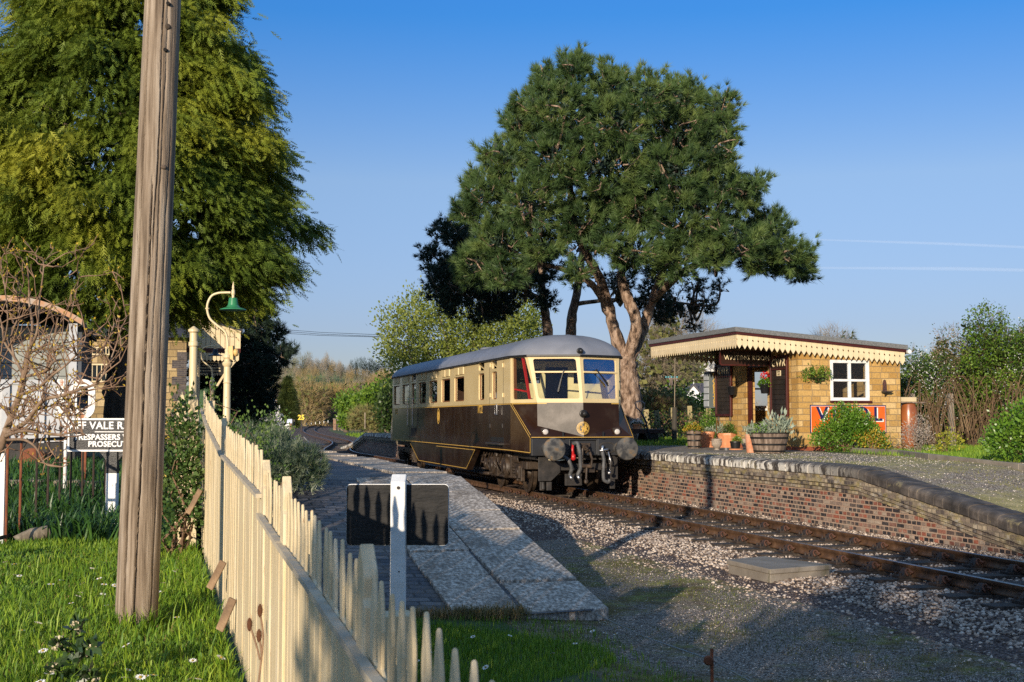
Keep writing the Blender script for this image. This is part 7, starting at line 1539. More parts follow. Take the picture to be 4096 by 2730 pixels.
# ================================================================ background
def twiggy(label, Y, base, blobs, n, L, w, m, depth, name='bare_tree', cat='tree', zb=.5, limbs=10, leafm_=None, ln=0, group=None, trunk=.16, up=.6, tm=None, bare=True):
    b0 = dpt(*base, Y); b0[2] = zb; t = thing(name, label, cat, b0, 0, group); bl = []
    for (x, y, r) in blobs:
        for dz in (-.5, .4): c = dpt(x, y, Y + dz * depth * random.uniform(.5, 1)) - b0; bl.append((*c, r * KD * Y))
    P, D = blob_pts(n, bl, .1); kk = P[:, 2] > .05; P, D = P[kk], D[kk]; np_mesh('twigs', *needles(P, nrm(D + np.array([0, 0, up])), 3, L, w, .45), m, t); b = MB(); top = max(c[2] for c in bl)
    A = knobbly(b, [(0, 0, -.2), (.1, 0, top * .3), (0, 0, top * .75)], trunk, trunk * .3, 8)
    for i in range(limbs):
        j = P[rng.integers(len(P))]; a = A[rng.integers(2, len(A))]; Q = branch(b, a, j, trunk * .35, trunk * .08, 5, .06, 5)
        for _ in range(2): j2 = P[rng.integers(len(P))]; o = Q[rng.integers(2, len(Q))]; e = o + (j2 - o) * .4; branch(b, o, e, trunk * .13, trunk * .04, 4, .06, 4)
    b.build('trunk', tm or m_greytwig, t, smooth=True)
    if leafm_ is not None:
        q = P[rng.integers(0, len(P), ln)] + rng.normal(0, L * .3, (ln, 3)); np_mesh('leaves', *leaves(q, unit_rand(ln) + np.array([0, 0, .4]), L * .5, L * .36), leafm_, t)
    return t
# bramble and hawthorn thicket on the right: several shrubs
m_tangle = mat('tangled_brown_stems', [(.3, (.07, .042, .022)), (.6, (.19, .12, .065)), (.75, (.34, .23, .13))], 1.2, rough=.85)
Yh = 39.5
def thicket(label, Y, x0, x1, ytop, n, mix, group='hedgerow thicket on the right', depth=1.6):
    blobs = []; xm = (x0 + x1) / 2
    for i in range(26): x = random.uniform(x0, x1); f = 1 - ((x - xm) / ((x1 - x0) / 2 + 1)) ** 2 * .25; y = random.uniform(ytop + (1030 - ytop) * (1 - f), 1010); blobs.append((x, y + 26, random.uniform(28, 46)))
    t = twiggy(label, Y, (xm, 1030), blobs, int(n * .5), .34, .016, m_tangle, depth, 'thicket_shrub', 'shrub', .93, 34, None, 0, group, .06, .4, m_tangle); b0 = np.array(t.location); bl = []
    for (x, y, r) in blobs:
        for dz in (-.6, .2): bl.append((*(dpt(x, y, Y + dz * depth) - b0), r * KD * Y * 1.05))
    P, D = blob_pts(int(n * 1.7), bl, .5); P = P[P[:, 2] > .12]
    for (mm, fr, L, zlo, nm) in mix:
        zr_ = P[:, 2] / max(P[:, 2].max(), .1); pr = np.clip((zr_ - zlo) * 4 + .35, .12, 1); kk = rng.random(len(P)) < fr * pr; q, d = clumped(P[kk], unit_rand(kk.sum()) + np.array([0, -.2, .3]), 4, .09); np_mesh(nm, *leaves(q, d, L, L * .65), mm, t)
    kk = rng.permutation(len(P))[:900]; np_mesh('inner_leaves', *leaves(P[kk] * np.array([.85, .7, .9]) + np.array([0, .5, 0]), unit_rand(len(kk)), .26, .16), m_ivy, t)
    b = MB()
    for i in range(40):                              # arching bramble canes
        x = random.uniform(x0, x1); a = dpt(x, 1030, Y - depth - random.uniform(.1, .6)) - b0; a[2] = 0; h = random.uniform(.8, 2.2); dx = random.uniform(-1.2, 1.2); b.tube(smooth_line([a, a + [dx * .3, -.1, h * .8], a + [dx * .7, -.25, h], a + [dx, -.3, h * .7], a + [dx * 1.2, -.35, h * .25]], 3), .008, 4, False)
    b.build('canes', m_tangle, t); return t
thicket('ivy-clad thorn thicket with white blossom just right of the clay jar', 38.5, 2075, 2165, 800, 1500, [(m_ivy, .75, .075, .05, 'ivy_leaves'), (m_hawthorn, .45, .07, .2, 'leaves'), (m_blossom, .28, .055, .25, 'blossom')])
thicket('brown tangled blackthorn with blossom in the middle of the right hand hedgerow', 40, 2140, 2245, 752, 1700, [(m_olive, .4, .065, .3, 'leaves'), (mat('pinkish_dead_blossom', [(.3, (.20, .14, .09)), (.7, (.40, .31, .21))], 5, trans=.1), .55, .05, .3, 'blossom'), (m_ivy, .2, .07, .1, 'ivy_leaves')])
thicket('taller fresh green hawthorn thicket with bramble stems at its foot', 39, 2225, 2330, 712, 2100, [(m_hawthorn, .85, .085, .25, 'leaves'), (m_ivy, .4, .075, .2, 'ivy_leaves'), (m_olive, .3, .06, .4, 'young_leaves')])
thicket('leafy hawthorn thicket running out of the right edge of the picture', 38, 2310, 2420, 722, 2000, [(m_hawthorn, .8, .085, .3, 'leaves'), (m_ivy, .4, .075, .1, 'ivy_leaves'), (m_blossom, .12, .05, .3, 'blossom')])
for i, (x, lb) in enumerate(((2190, 'leaning concrete fence post swallowed by the bramble thicket'), (2102, 'grey concrete fence post standing behind the clay jar'))):
    p = dpt(x, 1000, 37.0); p[2] = .93; o = thing('fence_post', lb, 'post', p, .2); MB().hexa([(-.07, -.06, -.1), (.07, -.06, -.1), (.07, .06, -.1), (-.07, .06, -.1), (-.14, -.06, 1.55), (-.0, -.06, 1.55), (-.0, .06, 1.55), (-.14, .06, 1.55)]).build('post', m_conc, o, bevel=.01)
# conifer top and bare crown beyond the waiting room roof
twiggy('bare crown of a distant tree showing over the waiting room roof', 70, (1915, 1000), [(1915, 775, 26), (1890, 785, 22), (1945, 785, 22), (1920, 830, 50)], 900, .7, .018, m_greytwig, 2, zb=.9)
def cone_tree(label, Y, x, ytop, ybase, hw, n, m, zb, name='conifer', group=None, L=.3):
    b0 = dpt(x, ybase, Y); b0[2] = zb; t = thing(name, label, 'conifer', b0, 0, group); Hh = dpt(x, ytop, Y)[2] - zb; Rm = hw * KD * Y; z = Hh * (1 - np.sqrt(rng.random(n))) * 1.0; a = rng.uniform(0, 2 * PI, n); r = Rm * (1 - (z / Hh)) ** .72 * np.minimum(1, .55 + z / Hh * 4) * (1 + .14 * np.sin(a * 7 + z * 3)) * rng.uniform(.55, 1.05, n)
    P = np.stack([np.cos(a) * r, np.sin(a) * r, z], -1); d = np.stack([np.cos(a), np.sin(a), np.full(n, -.5)], -1); P[:, 2] = np.maximum(P[:, 2], .05); np_mesh('crown', *needles(P, nrm(d), 7, L, L * .17, .5), m, t); MB().tube([(0, 0, -.2), (0, 0, Hh * .9)], [.2, .03], 7).build('trunk', m_bark, t); return t
cone_tree('small golden-green conifer top peeping over the waiting room roof', 60, 1955, 752, 1000, 75, 1500, m_yew, .9)
# behind the pots: bramble bank, posts, hedge, bare trees, white cottage
def stuff_leaves(name, pts, m, L, W): return tag(np_mesh(name, *leaves(np.array(pts), unit_rand(len(pts)) + np.array([0, 0, .4]), L, W), m), kind='stuff')
pts = [dpt(x, 1000, Y) * np.array([1, 1, 0]) + np.array([0, 0, .9 + h]) for x, Y, h in zip(rng.uniform(1460, 1680, 7000), rng.uniform(48, 56, 7000), rng.uniform(0, 1, 7000) ** 1.4 * 1.15)]
stuff_leaves('bramble_undergrowth', pts[:3000], m_ivy, .10, .07); stuff_leaves('bramble_undergrowth', pts[3000:6000], mat('russet_bramble_leaves', [(.3, (.07, .035, .018)), (.7, (.17, .09, .05))], 1.5), .09, .06); stuff_leaves('bramble_undergrowth', pts[6000:], m_hawthorn, .09, .06)
def R4(x, y): return (2350 + x / 2.852) / 1.7407, (1300 + y / 2.852) / 1.7407
for i, (xb, yb, xt, yt_, w_, lb) in enumerate(((695, 1205, 668, 967, .24, 'pale leaning concrete fence post nearest the pine trunk'), (828, 1190, 783, 975, .24, 'pale concrete fence post leaning left, second from the pine trunk'), (1000, 1215, 965, 945, .27, 'tall yellowish concrete post leaning in front of the utility pole'), (1175, 1110, 1163, 925, .22, 'shadowed grey fence post in front of the cottage hedge'), (1378, 1030, 1378, 925, .22, 'short pale fence post beside the left poster board'))):
    Y = 50; p = dpt(*R4(xb, yb + 60), Y); q = dpt(*R4(xt, yt_), Y); o = thing('fence_post', lb, 'post', p, 0, 'old fence posts behind the platform'); d = q - p; p0 = -d * .15
    MB().beam(tuple(p0), tuple(d), w_ * .8, .14, up=(0, 1, 0)).build('post', mat('lichened_fence_post', [(.3, (.22, .18, .07)), (.7, (.40, .34, .19))], 4, 7, rough=.9, bmp=.3) if i == 0 else bpy.data.materials['lichened_fence_post'], o, bevel=.01)
p = dpt(*R4(990, 1335), 44); p[2] = .9; o = thing('wire_guard', 'slim dark mesh guard round a sapling stem in the grass behind the platform', 'tree guard', p); MB().tube([(0, 0, 0), (.02, 0, 1.25)], .09, 8, False).build('mesh_tube', flat('dark_guard', (.05, .045, .035), .8), o); MB().tube([(0, 0, 0), (.05, 0, 3.2)], .018, 5).build('stem', m_greytwig, o)
Yp = 92; p = dpt(*R4(968, 1200), Yp); p[2] = .6; q = dpt(*R4(955, 605), Yp); o = thing('utility_pole', 'thin timber electricity pole with crossarm, insulators and a rusty transformer', 'utility pole', p); d = q - p
MB().tube([(0, 0, -.2), tuple(d)], [.16, .11], 10).build('pole', m_barrel, o, smooth=True); sc_ = Yp / F / 2.852; MB().box(d[0] - 60 * sc_, d[0] + 75 * sc_, -.06, .06, d[2] - .12, d[2] - .02).build('crossarm', m_barrel, o)
ib = MB()
for x in (-58, -30, 4, 38, 66): ib.lathe([(.02, 0), (.07, .02), (.07, .10), (.03, .14)], 8, (d[0] + x * sc_, 0, d[2] - .02))
ib.build('insulator', flat('teal_glass', (.10, .30, .32), .3), o); zt_ = dpt(*R4(970, 770), Yp)[2] - p[2]; zb_ = dpt(*R4(970, 845), Yp)[2] - p[2]; MB().box(d[0] * .5 - 22 * sc_ + .1, d[0] * .5 + 30 * sc_ + .1, -.45, .15, zb_, zt_).build('transformer', m_rust, o, bevel=.03)
w_ = thing('power_lines', 'pair of thin power cables crossing the sky left of the pale green tree', 'cable', (0, 0, 0)); 
for (a, c) in (((600, 754), (905, 771)), ((600, 758), (905, 775)), ((600, 763), (905, 776))):
    A0, A1 = dpt(*a, 150), dpt(*c, 120); b = MB().tube([A0, (A0 + A1) / 2 + [0, 0, -.12], A1], .022, 4, False); b.build('cable', m_black, w_)
Yw = 250; p = dpt(*R4(1260, 885), Yw); p[2] = .8; co = thing('cottage', 'white cottage with twin front gables and dark slate roof beyond the hedge', 'house', p)
def K_(x, y): q = dpt(*R4(x, y), Yw) - p; return q[0], q[2]
x0, zr_ = K_(1075, 655); x1, _ = K_(1640, 655); _, ze = K_(0, 785); m_render = flat('white_render', (.74, .74, .74), .8)
MB().box(x0 + .8, x1, 2.5, 10, -1, ze).build('wall', m_render, co); MB().hexa([(x0, 2, ze), (x1 + 1, 2, ze), (x1 + 1, 11, ze), (x0, 11, ze), (x0 + 3.0, 6, zr_), (x1 + 1, 6, zr_), (x1 + 1, 7, zr_), (x0 + 3.0, 7, zr_)]).build('slate_roof', mat('cottage_slate', [(.3, (.045, .045, .055)), (.7, (.09, .085, .10))], 3), co)
for (gx0, gx1, gy) in ((1130, 1290, 700), (1345, 1460, 745)):
    a, za = K_(gx0, 790); c, _ = K_(gx1, 790); _, zg = K_(0, gy); MB().prism([(a, -1), (c, -1), (c, za), ((a + c) / 2, zg), (a, za)], 0, 3.2, 'xz').build('gable', m_render, co); b = MB(); g = (c - a) * .08
    b.prism([(a - g, za - g), ((a + c) / 2, zg + .12), (c + g, za - g), (c + g, za + g), ((a + c) / 2, zg + .45), (a - g, za + g)], -.25, 5, 'xz'); b.build('gable_roof', bpy.data.materials['cottage_slate'], co); MB().box((a + c) / 2 - .7, (a + c) / 2 + .7, -.06, -.002, za - 2.4, za - .7).build('window', flat('grey_window', (.25, .27, .30), .2), co); MB().box((a + c) / 2 - .06, (a + c) / 2 + .06, -.3, -.2, zg + .4, zg + 1.3).build('finial', m_render, co)
a, za = K_(1050, 655); c, zc = K_(1078, 720); MB().box(a, c, 5, 6.2, zc - 3, za).lathe([(.3, 0), (.25, 1.0)], 8, ((a + c) / 2, 5.6, za)).build('chimney', m_render, co); a, za = K_(1318, 750); c, zc = K_(1340, 785); MB().box(a, c, 4, 5, zc - 2, za).tube([((a + c) / 2, 4.5, za), ((a + c) / 2, 4.5, za + 1.4)], .1, 6).build('chimney', bpy.data.materials['cottage_slate'], co)
def hedge(label, Y, x0, x1, ytop, ybot, n, m, L, zb=.6, depth=3, name='hedge', group=None):
    xm = (x0 + x1) / 2; b0 = dpt(xm, ybot, Y); b0[2] = zb; t = thing(name, label, 'hedge', b0, 0, group); w = (x1 - x0) * KD * Y / 2; h = dpt(xm, ytop, Y)[2] - zb
    u = rng.uniform(-1, 1, n); P = np.stack([u * w, rng.uniform(-1, 1, n) * depth * .5, h * rng.uniform(0, 1, n) ** .7 * (1 - .25 * u ** 4 + .10 * np.sin(u * 9) + .06 * np.sin(u * 23))], -1); q, d = clumped(P, unit_rand(n) + np.array([0, -.3, .5]), 4, L * 1.2); q[:, 2] = np.maximum(q[:, 2], 0); np_mesh('foliage', *leaves(q, d, L, L * .65), m, t); b = MB()
    for i in range(8): x = random.uniform(-w, w); branch(b, (x, 0, -.1), (x + random.uniform(-.5, .5), 0, h * .8), .06, .02, 4)
    b.build('stems', m_bark, t); return t
hedge('clipped green hedge in front of the white cottage', 120, 1560, 1665, 925, 1000, 1300, m_hawthorn, .32, .8)
hedge('dark olive hedge at the foot of the bare trees behind the trolley', 75, 1475, 1590, 915, 1005, 1300, m_olive, .24, .8)
hedge('bright ivy hump beside the utility pole', 80, 1546, 1574, 905, 1000, 500, m_hawthorn, .24, .8)
twiggy('pale bare tree with a crooked trunk left of the utility pole', 100, (1512, 1000), [(1500, 850, 40), (1520, 800, 46), (1560, 830, 40), (1490, 900, 40), (1540, 870, 36), (1530, 760, 34), (1580, 850, 30), (1470, 860, 40), (1500, 790, 36)], 2400, 1.1, .025, m_greytwig, 4, zb=.8, limbs=26, trunk=.42, leafm_=m_olive, ln=900)
twiggy('tall feathery bare tree rising behind the dark pine boughs', 120, (1550, 1000), [(1560, 740, 40), (1600, 760, 40), (1530, 790, 40), (1640, 790, 36), (1500, 770, 36)], 1800, 1.4, .022, m_greytwig, 4, zb=.8, limbs=18, trunk=.35)
twiggy('bare bushy tree with green haze of young leaf behind the canopy', 300, (1620, 1000), [(1610, 845, 34), (1640, 835, 34), (1580, 860, 34), (1650, 850, 36), (1600, 880, 36)], 1500, 2.6, .07, m_greytwig, 3, zb=.8, limbs=14, trunk=.2, leafm_=m_hawthorn, ln=2600)
twiggy('blossoming pale bush under the far canopy valance', 290, (1655, 1000), [(1660, 850, 30), (1640, 860, 24), (1670, 870, 30)], 700, 2.0, .06, m_greytwig, 2, zb=.8, limbs=8, trunk=.12, leafm_=m_blossom, ln=1100)
twiggy('low brown scrub bush beside the pine trunk', 62, (1500, 1000), [(1495, 930, 30), (1520, 945, 30), (1475, 945, 30), (1550, 950, 30)], 1200, .6, .018, m_tangle, 2, zb=.8, limbs=10, trunk=.08, leafm_=m_olive, ln=700)
# ---------------------------------------------------------------- down the line
bush('blossom_bush', 'white blossoming bush left of the conical conifer', 'shrub', dl(614, 975, 90, .2), (.95, 1.0, 2.9), 2400, .16, .12, m_blossom, lumps=14, k=5, sm=m_bark, up=.4)
bush('blossom_bush', 'lower white flowering bush in the shade below the dark pine', 'shrub', dl(580, 985, 60, .6), (.9, .9, 1.5), 1500, .12, .09, m_blossom, lumps=10, k=5, sm=m_bark); bush('green_bush', 'dark mixed bush under the dark pine at the platform back', 'shrub', dl(590, 990, 55, .8), (.9, .9, 1.0), 1500, .12, .08, m_ivy, lumps=10, k=5)
bush('green_bush', 'low green bush at the foot of the conical conifer', 'shrub', dl(632, 985, 80, .3), (.6, .7, 1.0), 900, .14, .09, m_ivy, lumps=8, k=5)
cone_tree('dense conical conifer standing beside the line in the middle distance', 212, 660, 862, 972, 26, 3200, m_yew, .3, L=1.0)
def P6(x, y): return 1000 + x / 3.485, 1350 + y / 3.485
def gate_pillar(x, ytop, ybot, wpx, lb):
    p_ = P6(x, ybot); Y = 190; p = at(*p_, Y); o = thing('gate_pillar', lb, 'gate pillar', p, 0, 'brick pillars of the crossing gates'); k = Y / F / 3.485; h = (ybot - ytop) * k; w = wpx * k / 2
    MB().box(-w, w, -w, w, -.4, h - .18).build('shaft', brick_mat('pillar_brick', [(0, (.20, .10, .06)), (1, (.34, .19, .12))], .5, .16, (.3, .24, .18), .02) if 'pillar_brick' not in bpy.data.materials else bpy.data.materials['pillar_brick'], o); MB().box(-w * 1.15, w * 1.15, -w * 1.15, w * 1.15, h - .179, h).build('cap', m_conc, o); g = MB()
    for x_ in (w * 1.5, w * 2.6): g.box(x_ - .08, x_ + .08, -.05, .05, -.3, h - .1)
    for z in (.3, h * .55, h - .2): g.box(w * 1.2, w * 2.7, -.04, .04, z, z + .12)
    g.build('gate', m_darkmetal, o); return o
gate_pillar(562, 1140, 1268, 42, 'brick crossing gate pillar with small white notice, left of the line'); gate_pillar(1182, 1132, 1262, 40, 'brick crossing gate pillar on the right of the curving line')
q = at(*P6(562, 1170), 189); o = thing('notice_plate', 'tiny blue and white notice on the left gate pillar', 'sign', q + np.array([0, -.75, 0])); MB().box(-.38, .38, -.03, 0, -.3, .3).build('plate', flat('blue_white_plate', (.42, .48, .62), .5), o)
def rail_fence(lb, pts, Y, zlow, h, m, name='crossing_fence'):
    o = thing(name, lb, 'fence', (0, 0, 0)); P = [at(*P6(*p), Y + (p[2] if len(p) > 2 else 0)) for p in [q[:2] for q in pts]]
    b = MB()
    for p in P: b.beam(p + [0, 0, -h], p, .12, .12)
    b.build('post', m, o); b = MB()
    for p, q in zip(P[:-1], P[1:]):
        for f in (0, .45): b.beam(p + [0, 0, -h * f - .06], q + [0, 0, -h * f - .06], .06, .13)
    b.build('rail', m, o)
rail_fence('white sloping crossing fence leading up to the left gate pillar', [(545, 1205), (500, 1225), (455, 1245), (400, 1275)], 186, 0, 1.1, m_whitewood); rail_fence('greenish white barrier rail beside the crossing fence', [(335, 1240), (395, 1228), (450, 1232)], 170, 0, 1.4, m_whitewood); rail_fence('dark slanting gate fence beside the right gate pillar', [(1235, 1185), (1275, 1210), (1325, 1240)], 185, 0, 1.6, m_barrel); rail_fence('low grey timber barrier beyond the crossing', [(855, 1145), (920, 1148), (990, 1135), (1110, 1125)], 260, 0, 1.0, m_barrel)
for i, (x, y) in enumerate(((650, 1250), (724, 1232), (790, 1222), (855, 1212), (912, 1205), (972, 1198), (1030, 1190), (1088, 1182), (245, 1300), (297, 1290), (208, 1305))):
    Y = 215 if i < 8 else 150; p = at(*P6(x, y), Y); o = thing('marker_post', 'short white marker post in the verge by the curving line' if i < 8 else 'short white marker post below the blossom bush', 'post', p, 0, 'white marker posts along the verge' if i < 8 else 'white marker posts by the lavender'); MB().box(-.04, .04, -.04, .04, -.08, .26).prism([(-.04, .26), (.04, .26), (0, .31)], -.04, .04).build('stake', m_white, o)
Yb_ = 165; q = at(*P6(714, 1120), Yb_); o = thing('speed_sign', 'yellow cut-out 25 speed limit sign beside the line', 'sign', q); m_yel = flat('yellow_sign', (.72, .52, .02), .5); lettering('25', .85, m_yel, o, (0, 0, 0), (R(90), 0, 0), .04, .03, name='numerals'); MB().box(-.06, .06, .05, .15, -3.2, .4).build('post', m_iron, o)
q = at(*P6(1238, 1130), 200); o = thing('speed_sign', 'small pale square lineside sign right of the gate pillar', 'sign', q); MB().box(-.4, .4, -.03, .03, -.4, .4).build('plate', flat('pale_pink_plate', (.6, .5, .48), .5), o); MB().box(-.05, .05, .03, .1, -2.2, -.0).build('post', m_iron, o)
# weathered picket fence on the right of the curve
fpts = [(1285, 1328, 205), (1330, 1335, 200), (1480, 1338, 184), (1640, 1352, 166), (1760, 1366, 152), (1960, 1385, 138)]; pf_ = thing('far_picket_fence', 'grey weathered picket fence beyond the platform ramp end', 'fence', (0, 0, 0)); FP = [at(*P6(x, y), Y) for x, y, Y in fpts]
L = np.r_[0, np.cumsum([np.linalg.norm(q - p) for p, q in zip(FP[:-1], FP[1:])])]; nn = 96
for k in range(nn):
    d = L[-1] * (k + .5) / nn; p = np.array([np.interp(d, L, [q[i] for q in FP]) for i in range(3)]); q = np.array([np.interp(min(d + .3, L[-1]), L, [q[i] for q in FP]) for i in range(3)]); e = nrm(q - p) if k < nn - 1 else e; h = 1.3 + random.uniform(-.06, .06); w = .40; a = p - e * w / 2; c = p + e * w / 2; z = np.array([0, 0, 1.0]); t3 = np.array([0, .05, 0]); out = [a, c, c + z * (h - .1), p + z * h, a + z * (h - .1)]
    MB().add([tuple(v) for v in out] + [tuple(v + t3) for v in out], [(0, 1, 2, 3, 4), (9, 8, 7, 6, 5)] + [(i, 5 + i, 5 + (i + 1) % 5, (i + 1) % 5) for i in range(5)]).build('picket', bpy.data.materials['weathered_log'] if k < 42 else m_darkmetal, pf_)
b = MB()
for p, q in zip(FP[:-1], FP[1:]):
    for z in (.35, 1.05): b.beam(p + [0, .1, z], q + [0, .1, z], .06, .1)
b.build('rail', bpy.data.materials['weathered_log'], pf_)
gs = thing('post', None, None); bpy.data.objects.remove(gs); p = at(*P6(1602, 1215), 130); o = thing('marker_post', 'thin pale post rising behind the far picket fence', 'post', p); p[2] = at(*P6(1602, 1050), 130)[2]; o.location.z = p[2]; MB().box(-.06, .06, -.06, .06, -1.6, 0).build('stake', m_greytwig, o)
# bushes and scrub trees beyond the fence
leafy('vivid green bush, largest of the clump at the far end of the railcar', 150, (858, 980), [(850, 930, 30), (875, 915, 30), (840, 950, 26), (890, 940, 30), (870, 955, 32), (890, 905, 22), (835, 925, 20)], 6000, .42, .28, m_hawthorn, 4, zb=-.2, k=6, cr=.5, name='green_bush'); leafy('small vivid green bush in front of the brown trees', 190, (805, 985), [(803, 925, 18), (790, 930, 14), (815, 935, 16), (808, 955, 24)], 2600, .45, .3, m_hawthorn, 3, zb=-.1, k=6, cr=.5, name='green_bush'); leafy('low bright bush at the right gate', 170, (795, 985), [(790, 968, 13), (800, 972, 12)], 900, .38, .26, m_hawthorn, 2, zb=-.2, name='green_bush'); leafy('dark ivy-coloured tree against the railcar end', 120, (890, 985), [(893, 920, 24), (900, 950, 26), (885, 945, 20), (905, 900, 22), (900, 975, 24)], 3200, .35, .24, m_ivy, 3, zb=-.1, k=6, cr=.4, name='green_bush')
twiggy('pale olive scrub tree below the vivid green bush', 140, (845, 985), [(830, 960, 24), (855, 965, 28), (880, 970, 26), (820, 970, 16)], 1700, 1.0, .04, mat('olive_twigs', [(.3, (.14, .12, .04)), (.7, (.32, .27, .10))], 2), 3, zb=-.2, limbs=14, leafm_=m_olive, ln=900)
m_brownhaze = mat('warm_brown_twigs', [(.3, (.24, .17, .075)), (.7, (.42, .31, .14))], .3); m_orangehaze = mat('orange_willow_twigs', [(.3, (.30, .18, .05)), (.7, (.52, .34, .11))], .3)
m_greyhaze = mat('grey_purple_twigs', [(.3, (.20, .165, .12)), (.7, (.38, .32, .24))], .12)
for (lb, Y, base, bl, m_, n) in (
    ('olive-brown bare tree just right of the conical conifer', 240, (700, 975), [(695, 920, 26), (715, 905, 28), (690, 895, 24), (725, 930, 26), (705, 945, 26), (735, 905, 22)], m_brownhaze, 1500),
    ('orange-brown willow in front of the hillside', 250, (742, 975), [(740, 930, 28), (755, 915, 28), (765, 940, 26), (735, 950, 24), (775, 920, 22), (750, 955, 24)], m_orangehaze, 1700),
    ('dull brown scrub tree above the right gate pillar', 270, (785, 975), [(785, 920, 26), (800, 905, 24), (770, 905, 22), (790, 945, 26), (775, 940, 22)], m_brownhaze, 2000),
    ('dark leafless bush beside the right gate pillar', 230, (782, 980), [(780, 960, 18), (795, 962, 18), (770, 965, 14)], mat('dark_purple_twigs', [(.3, (.04, .03, .028)), (.7, (.10, .08, .07))], .3), 900),
    ('grey bare tree on the slope behind the vivid green bush', 300, (845, 975), [(830, 895, 26), (855, 885, 24), (875, 890, 26), (815, 905, 22), (890, 880, 22)], m_greyhaze, 2000),
    ('brown scrub tree at the railcar end below the hill pines', 280, (885, 975), [(880, 880, 24), (897, 875, 22), (865, 890, 22), (900, 900, 24)], m_brownhaze, 1600),
    ('grey-green scrub tree left of the conical conifer', 260, (640, 975), [(640, 905, 26), (620, 920, 26), (655, 890, 24), (625, 950, 26), (610, 900, 20)], m_greyhaze, 1800)):
    twiggy(lb, Y, base, bl, n, 1.9, .055, m_, 8, zb=0, limbs=16, trunk=.35, group='scrub trees below the hill', leafm_=m_olive, ln=int(n * .22))
# wooded hill
hv = []; hx = np.linspace(-420, 140, 41); hy = np.linspace(300, 900, 31)
def hill_z(x, y):
    r = np.clip((y - 310) / 330, 0, 1); u = x - (y - 480) * -.42
    return 23 * r ** 1.1 * np.exp(-((x + 112) / 62) ** 2) + 9 * r * np.exp(-((x + 45) / 70) ** 2) + 5 * r * np.exp(-((x + 260) / 120) ** 2) + .5 * np.sin(x * .08) * r - .8
for y in hy:
    for x in hx: hv.append((x, y, float(hill_z(x, y))))
nx_ = len(hx); hf = [(j * nx_ + i, j * nx_ + i + 1, (j + 1) * nx_ + i + 1, (j + 1) * nx_ + i) for j in range(len(hy) - 1) for i in range(nx_ - 1)]
tag(np_mesh('hill', np.array(hv), np.array(hf), mat('hill_pasture', [(.35, (.10, .17, .03)), (.6, (.15, .23, .045)), (.75, (.20, .22, .08))], .05, 6, rough=.95), smooth=True), kind='structure')
def on_hill(px, py):
    d = ray(px * 1.7407, py * 1.7407)
    for t in np.arange(300, 880, 4.0):
        p = d * t
        if H + p[2] < hill_z(p[0], p[1]): return np.array([p[0], p[1], float(hill_z(p[0], p[1]))])
    return None
pro = {}
def hill_tree(kind, px, py, hpx, wpx):
    p = on_hill(px, py)
    if p is None: p = dpt(px, py, 600)
    k = KD * p[1]; h = hpx * k; w = wpx * k / 2
    if kind not in pro:
        t = thing('hill_pine' if kind == 'pine' else 'hill_tree', 'x', 'tree'); pro[kind] = t
        if kind == 'pine':
            bl = [(rng.normal(0, .22), rng.normal(0, .22), z, random.uniform(.16, .30) * (1.25 - abs(z - .6))) for z in np.linspace(.42, .95, 14)]; P, D = blob_pts(1500, bl, .3); np_mesh('crown', *needles(P, nrm(D + np.array([0, 0, .3])), 3, .07, .022, .5), m_pinedark, t)
        else:
            bl = [(rng.normal(0, .34), rng.normal(0, .3), z, random.uniform(.2, .32)) for z in np.linspace(.45, .88, 12)]; P, D = blob_pts(1500, bl, .1); np_mesh('crown', *needles(P, nrm(D + np.array([0, 0, .8])), 3, .13, .0075, .45), {'grey': m_greyhaze, 'brown': m_brownhaze, 'olive': mat('olive_haze_twigs', [(.3, (.13, .125, .055)), (.7, (.26, .24, .11))], .2)}[kind], t)
        b = MB(); b.tube([(0, 0, -.03), (.01, 0, .45), (0, 0, .9)], [.022, .016, .005], 6)
        for i in range(9): j = P[rng.integers(len(P))]; branch(b, (0, 0, random.uniform(.25, .6)), j, .009, .003, 4, .06, 4)
        b.build('trunk', m_greytwig, t); o = t
    else: o = copy_tree(pro[kind])
    o.location = p; o.scale = (w, w, h); o.rotation_euler = (0, 0, random.uniform(0, 6)); o['label'] = {'pine': 'dark pine standing on the crest of the wooded hill', 'grey': 'grey leafless tree on the wooded hill', 'brown': 'brown leafless tree on the wooded hillside', 'olive': 'olive tinted budding tree on the wooded hill'}[kind]; o['group'] = {'pine': 'pines along the hill crest', 'grey': 'grey bare trees on the hill', 'brown': 'brown bare trees on the hill', 'olive': 'budding trees on the hill'}[kind]
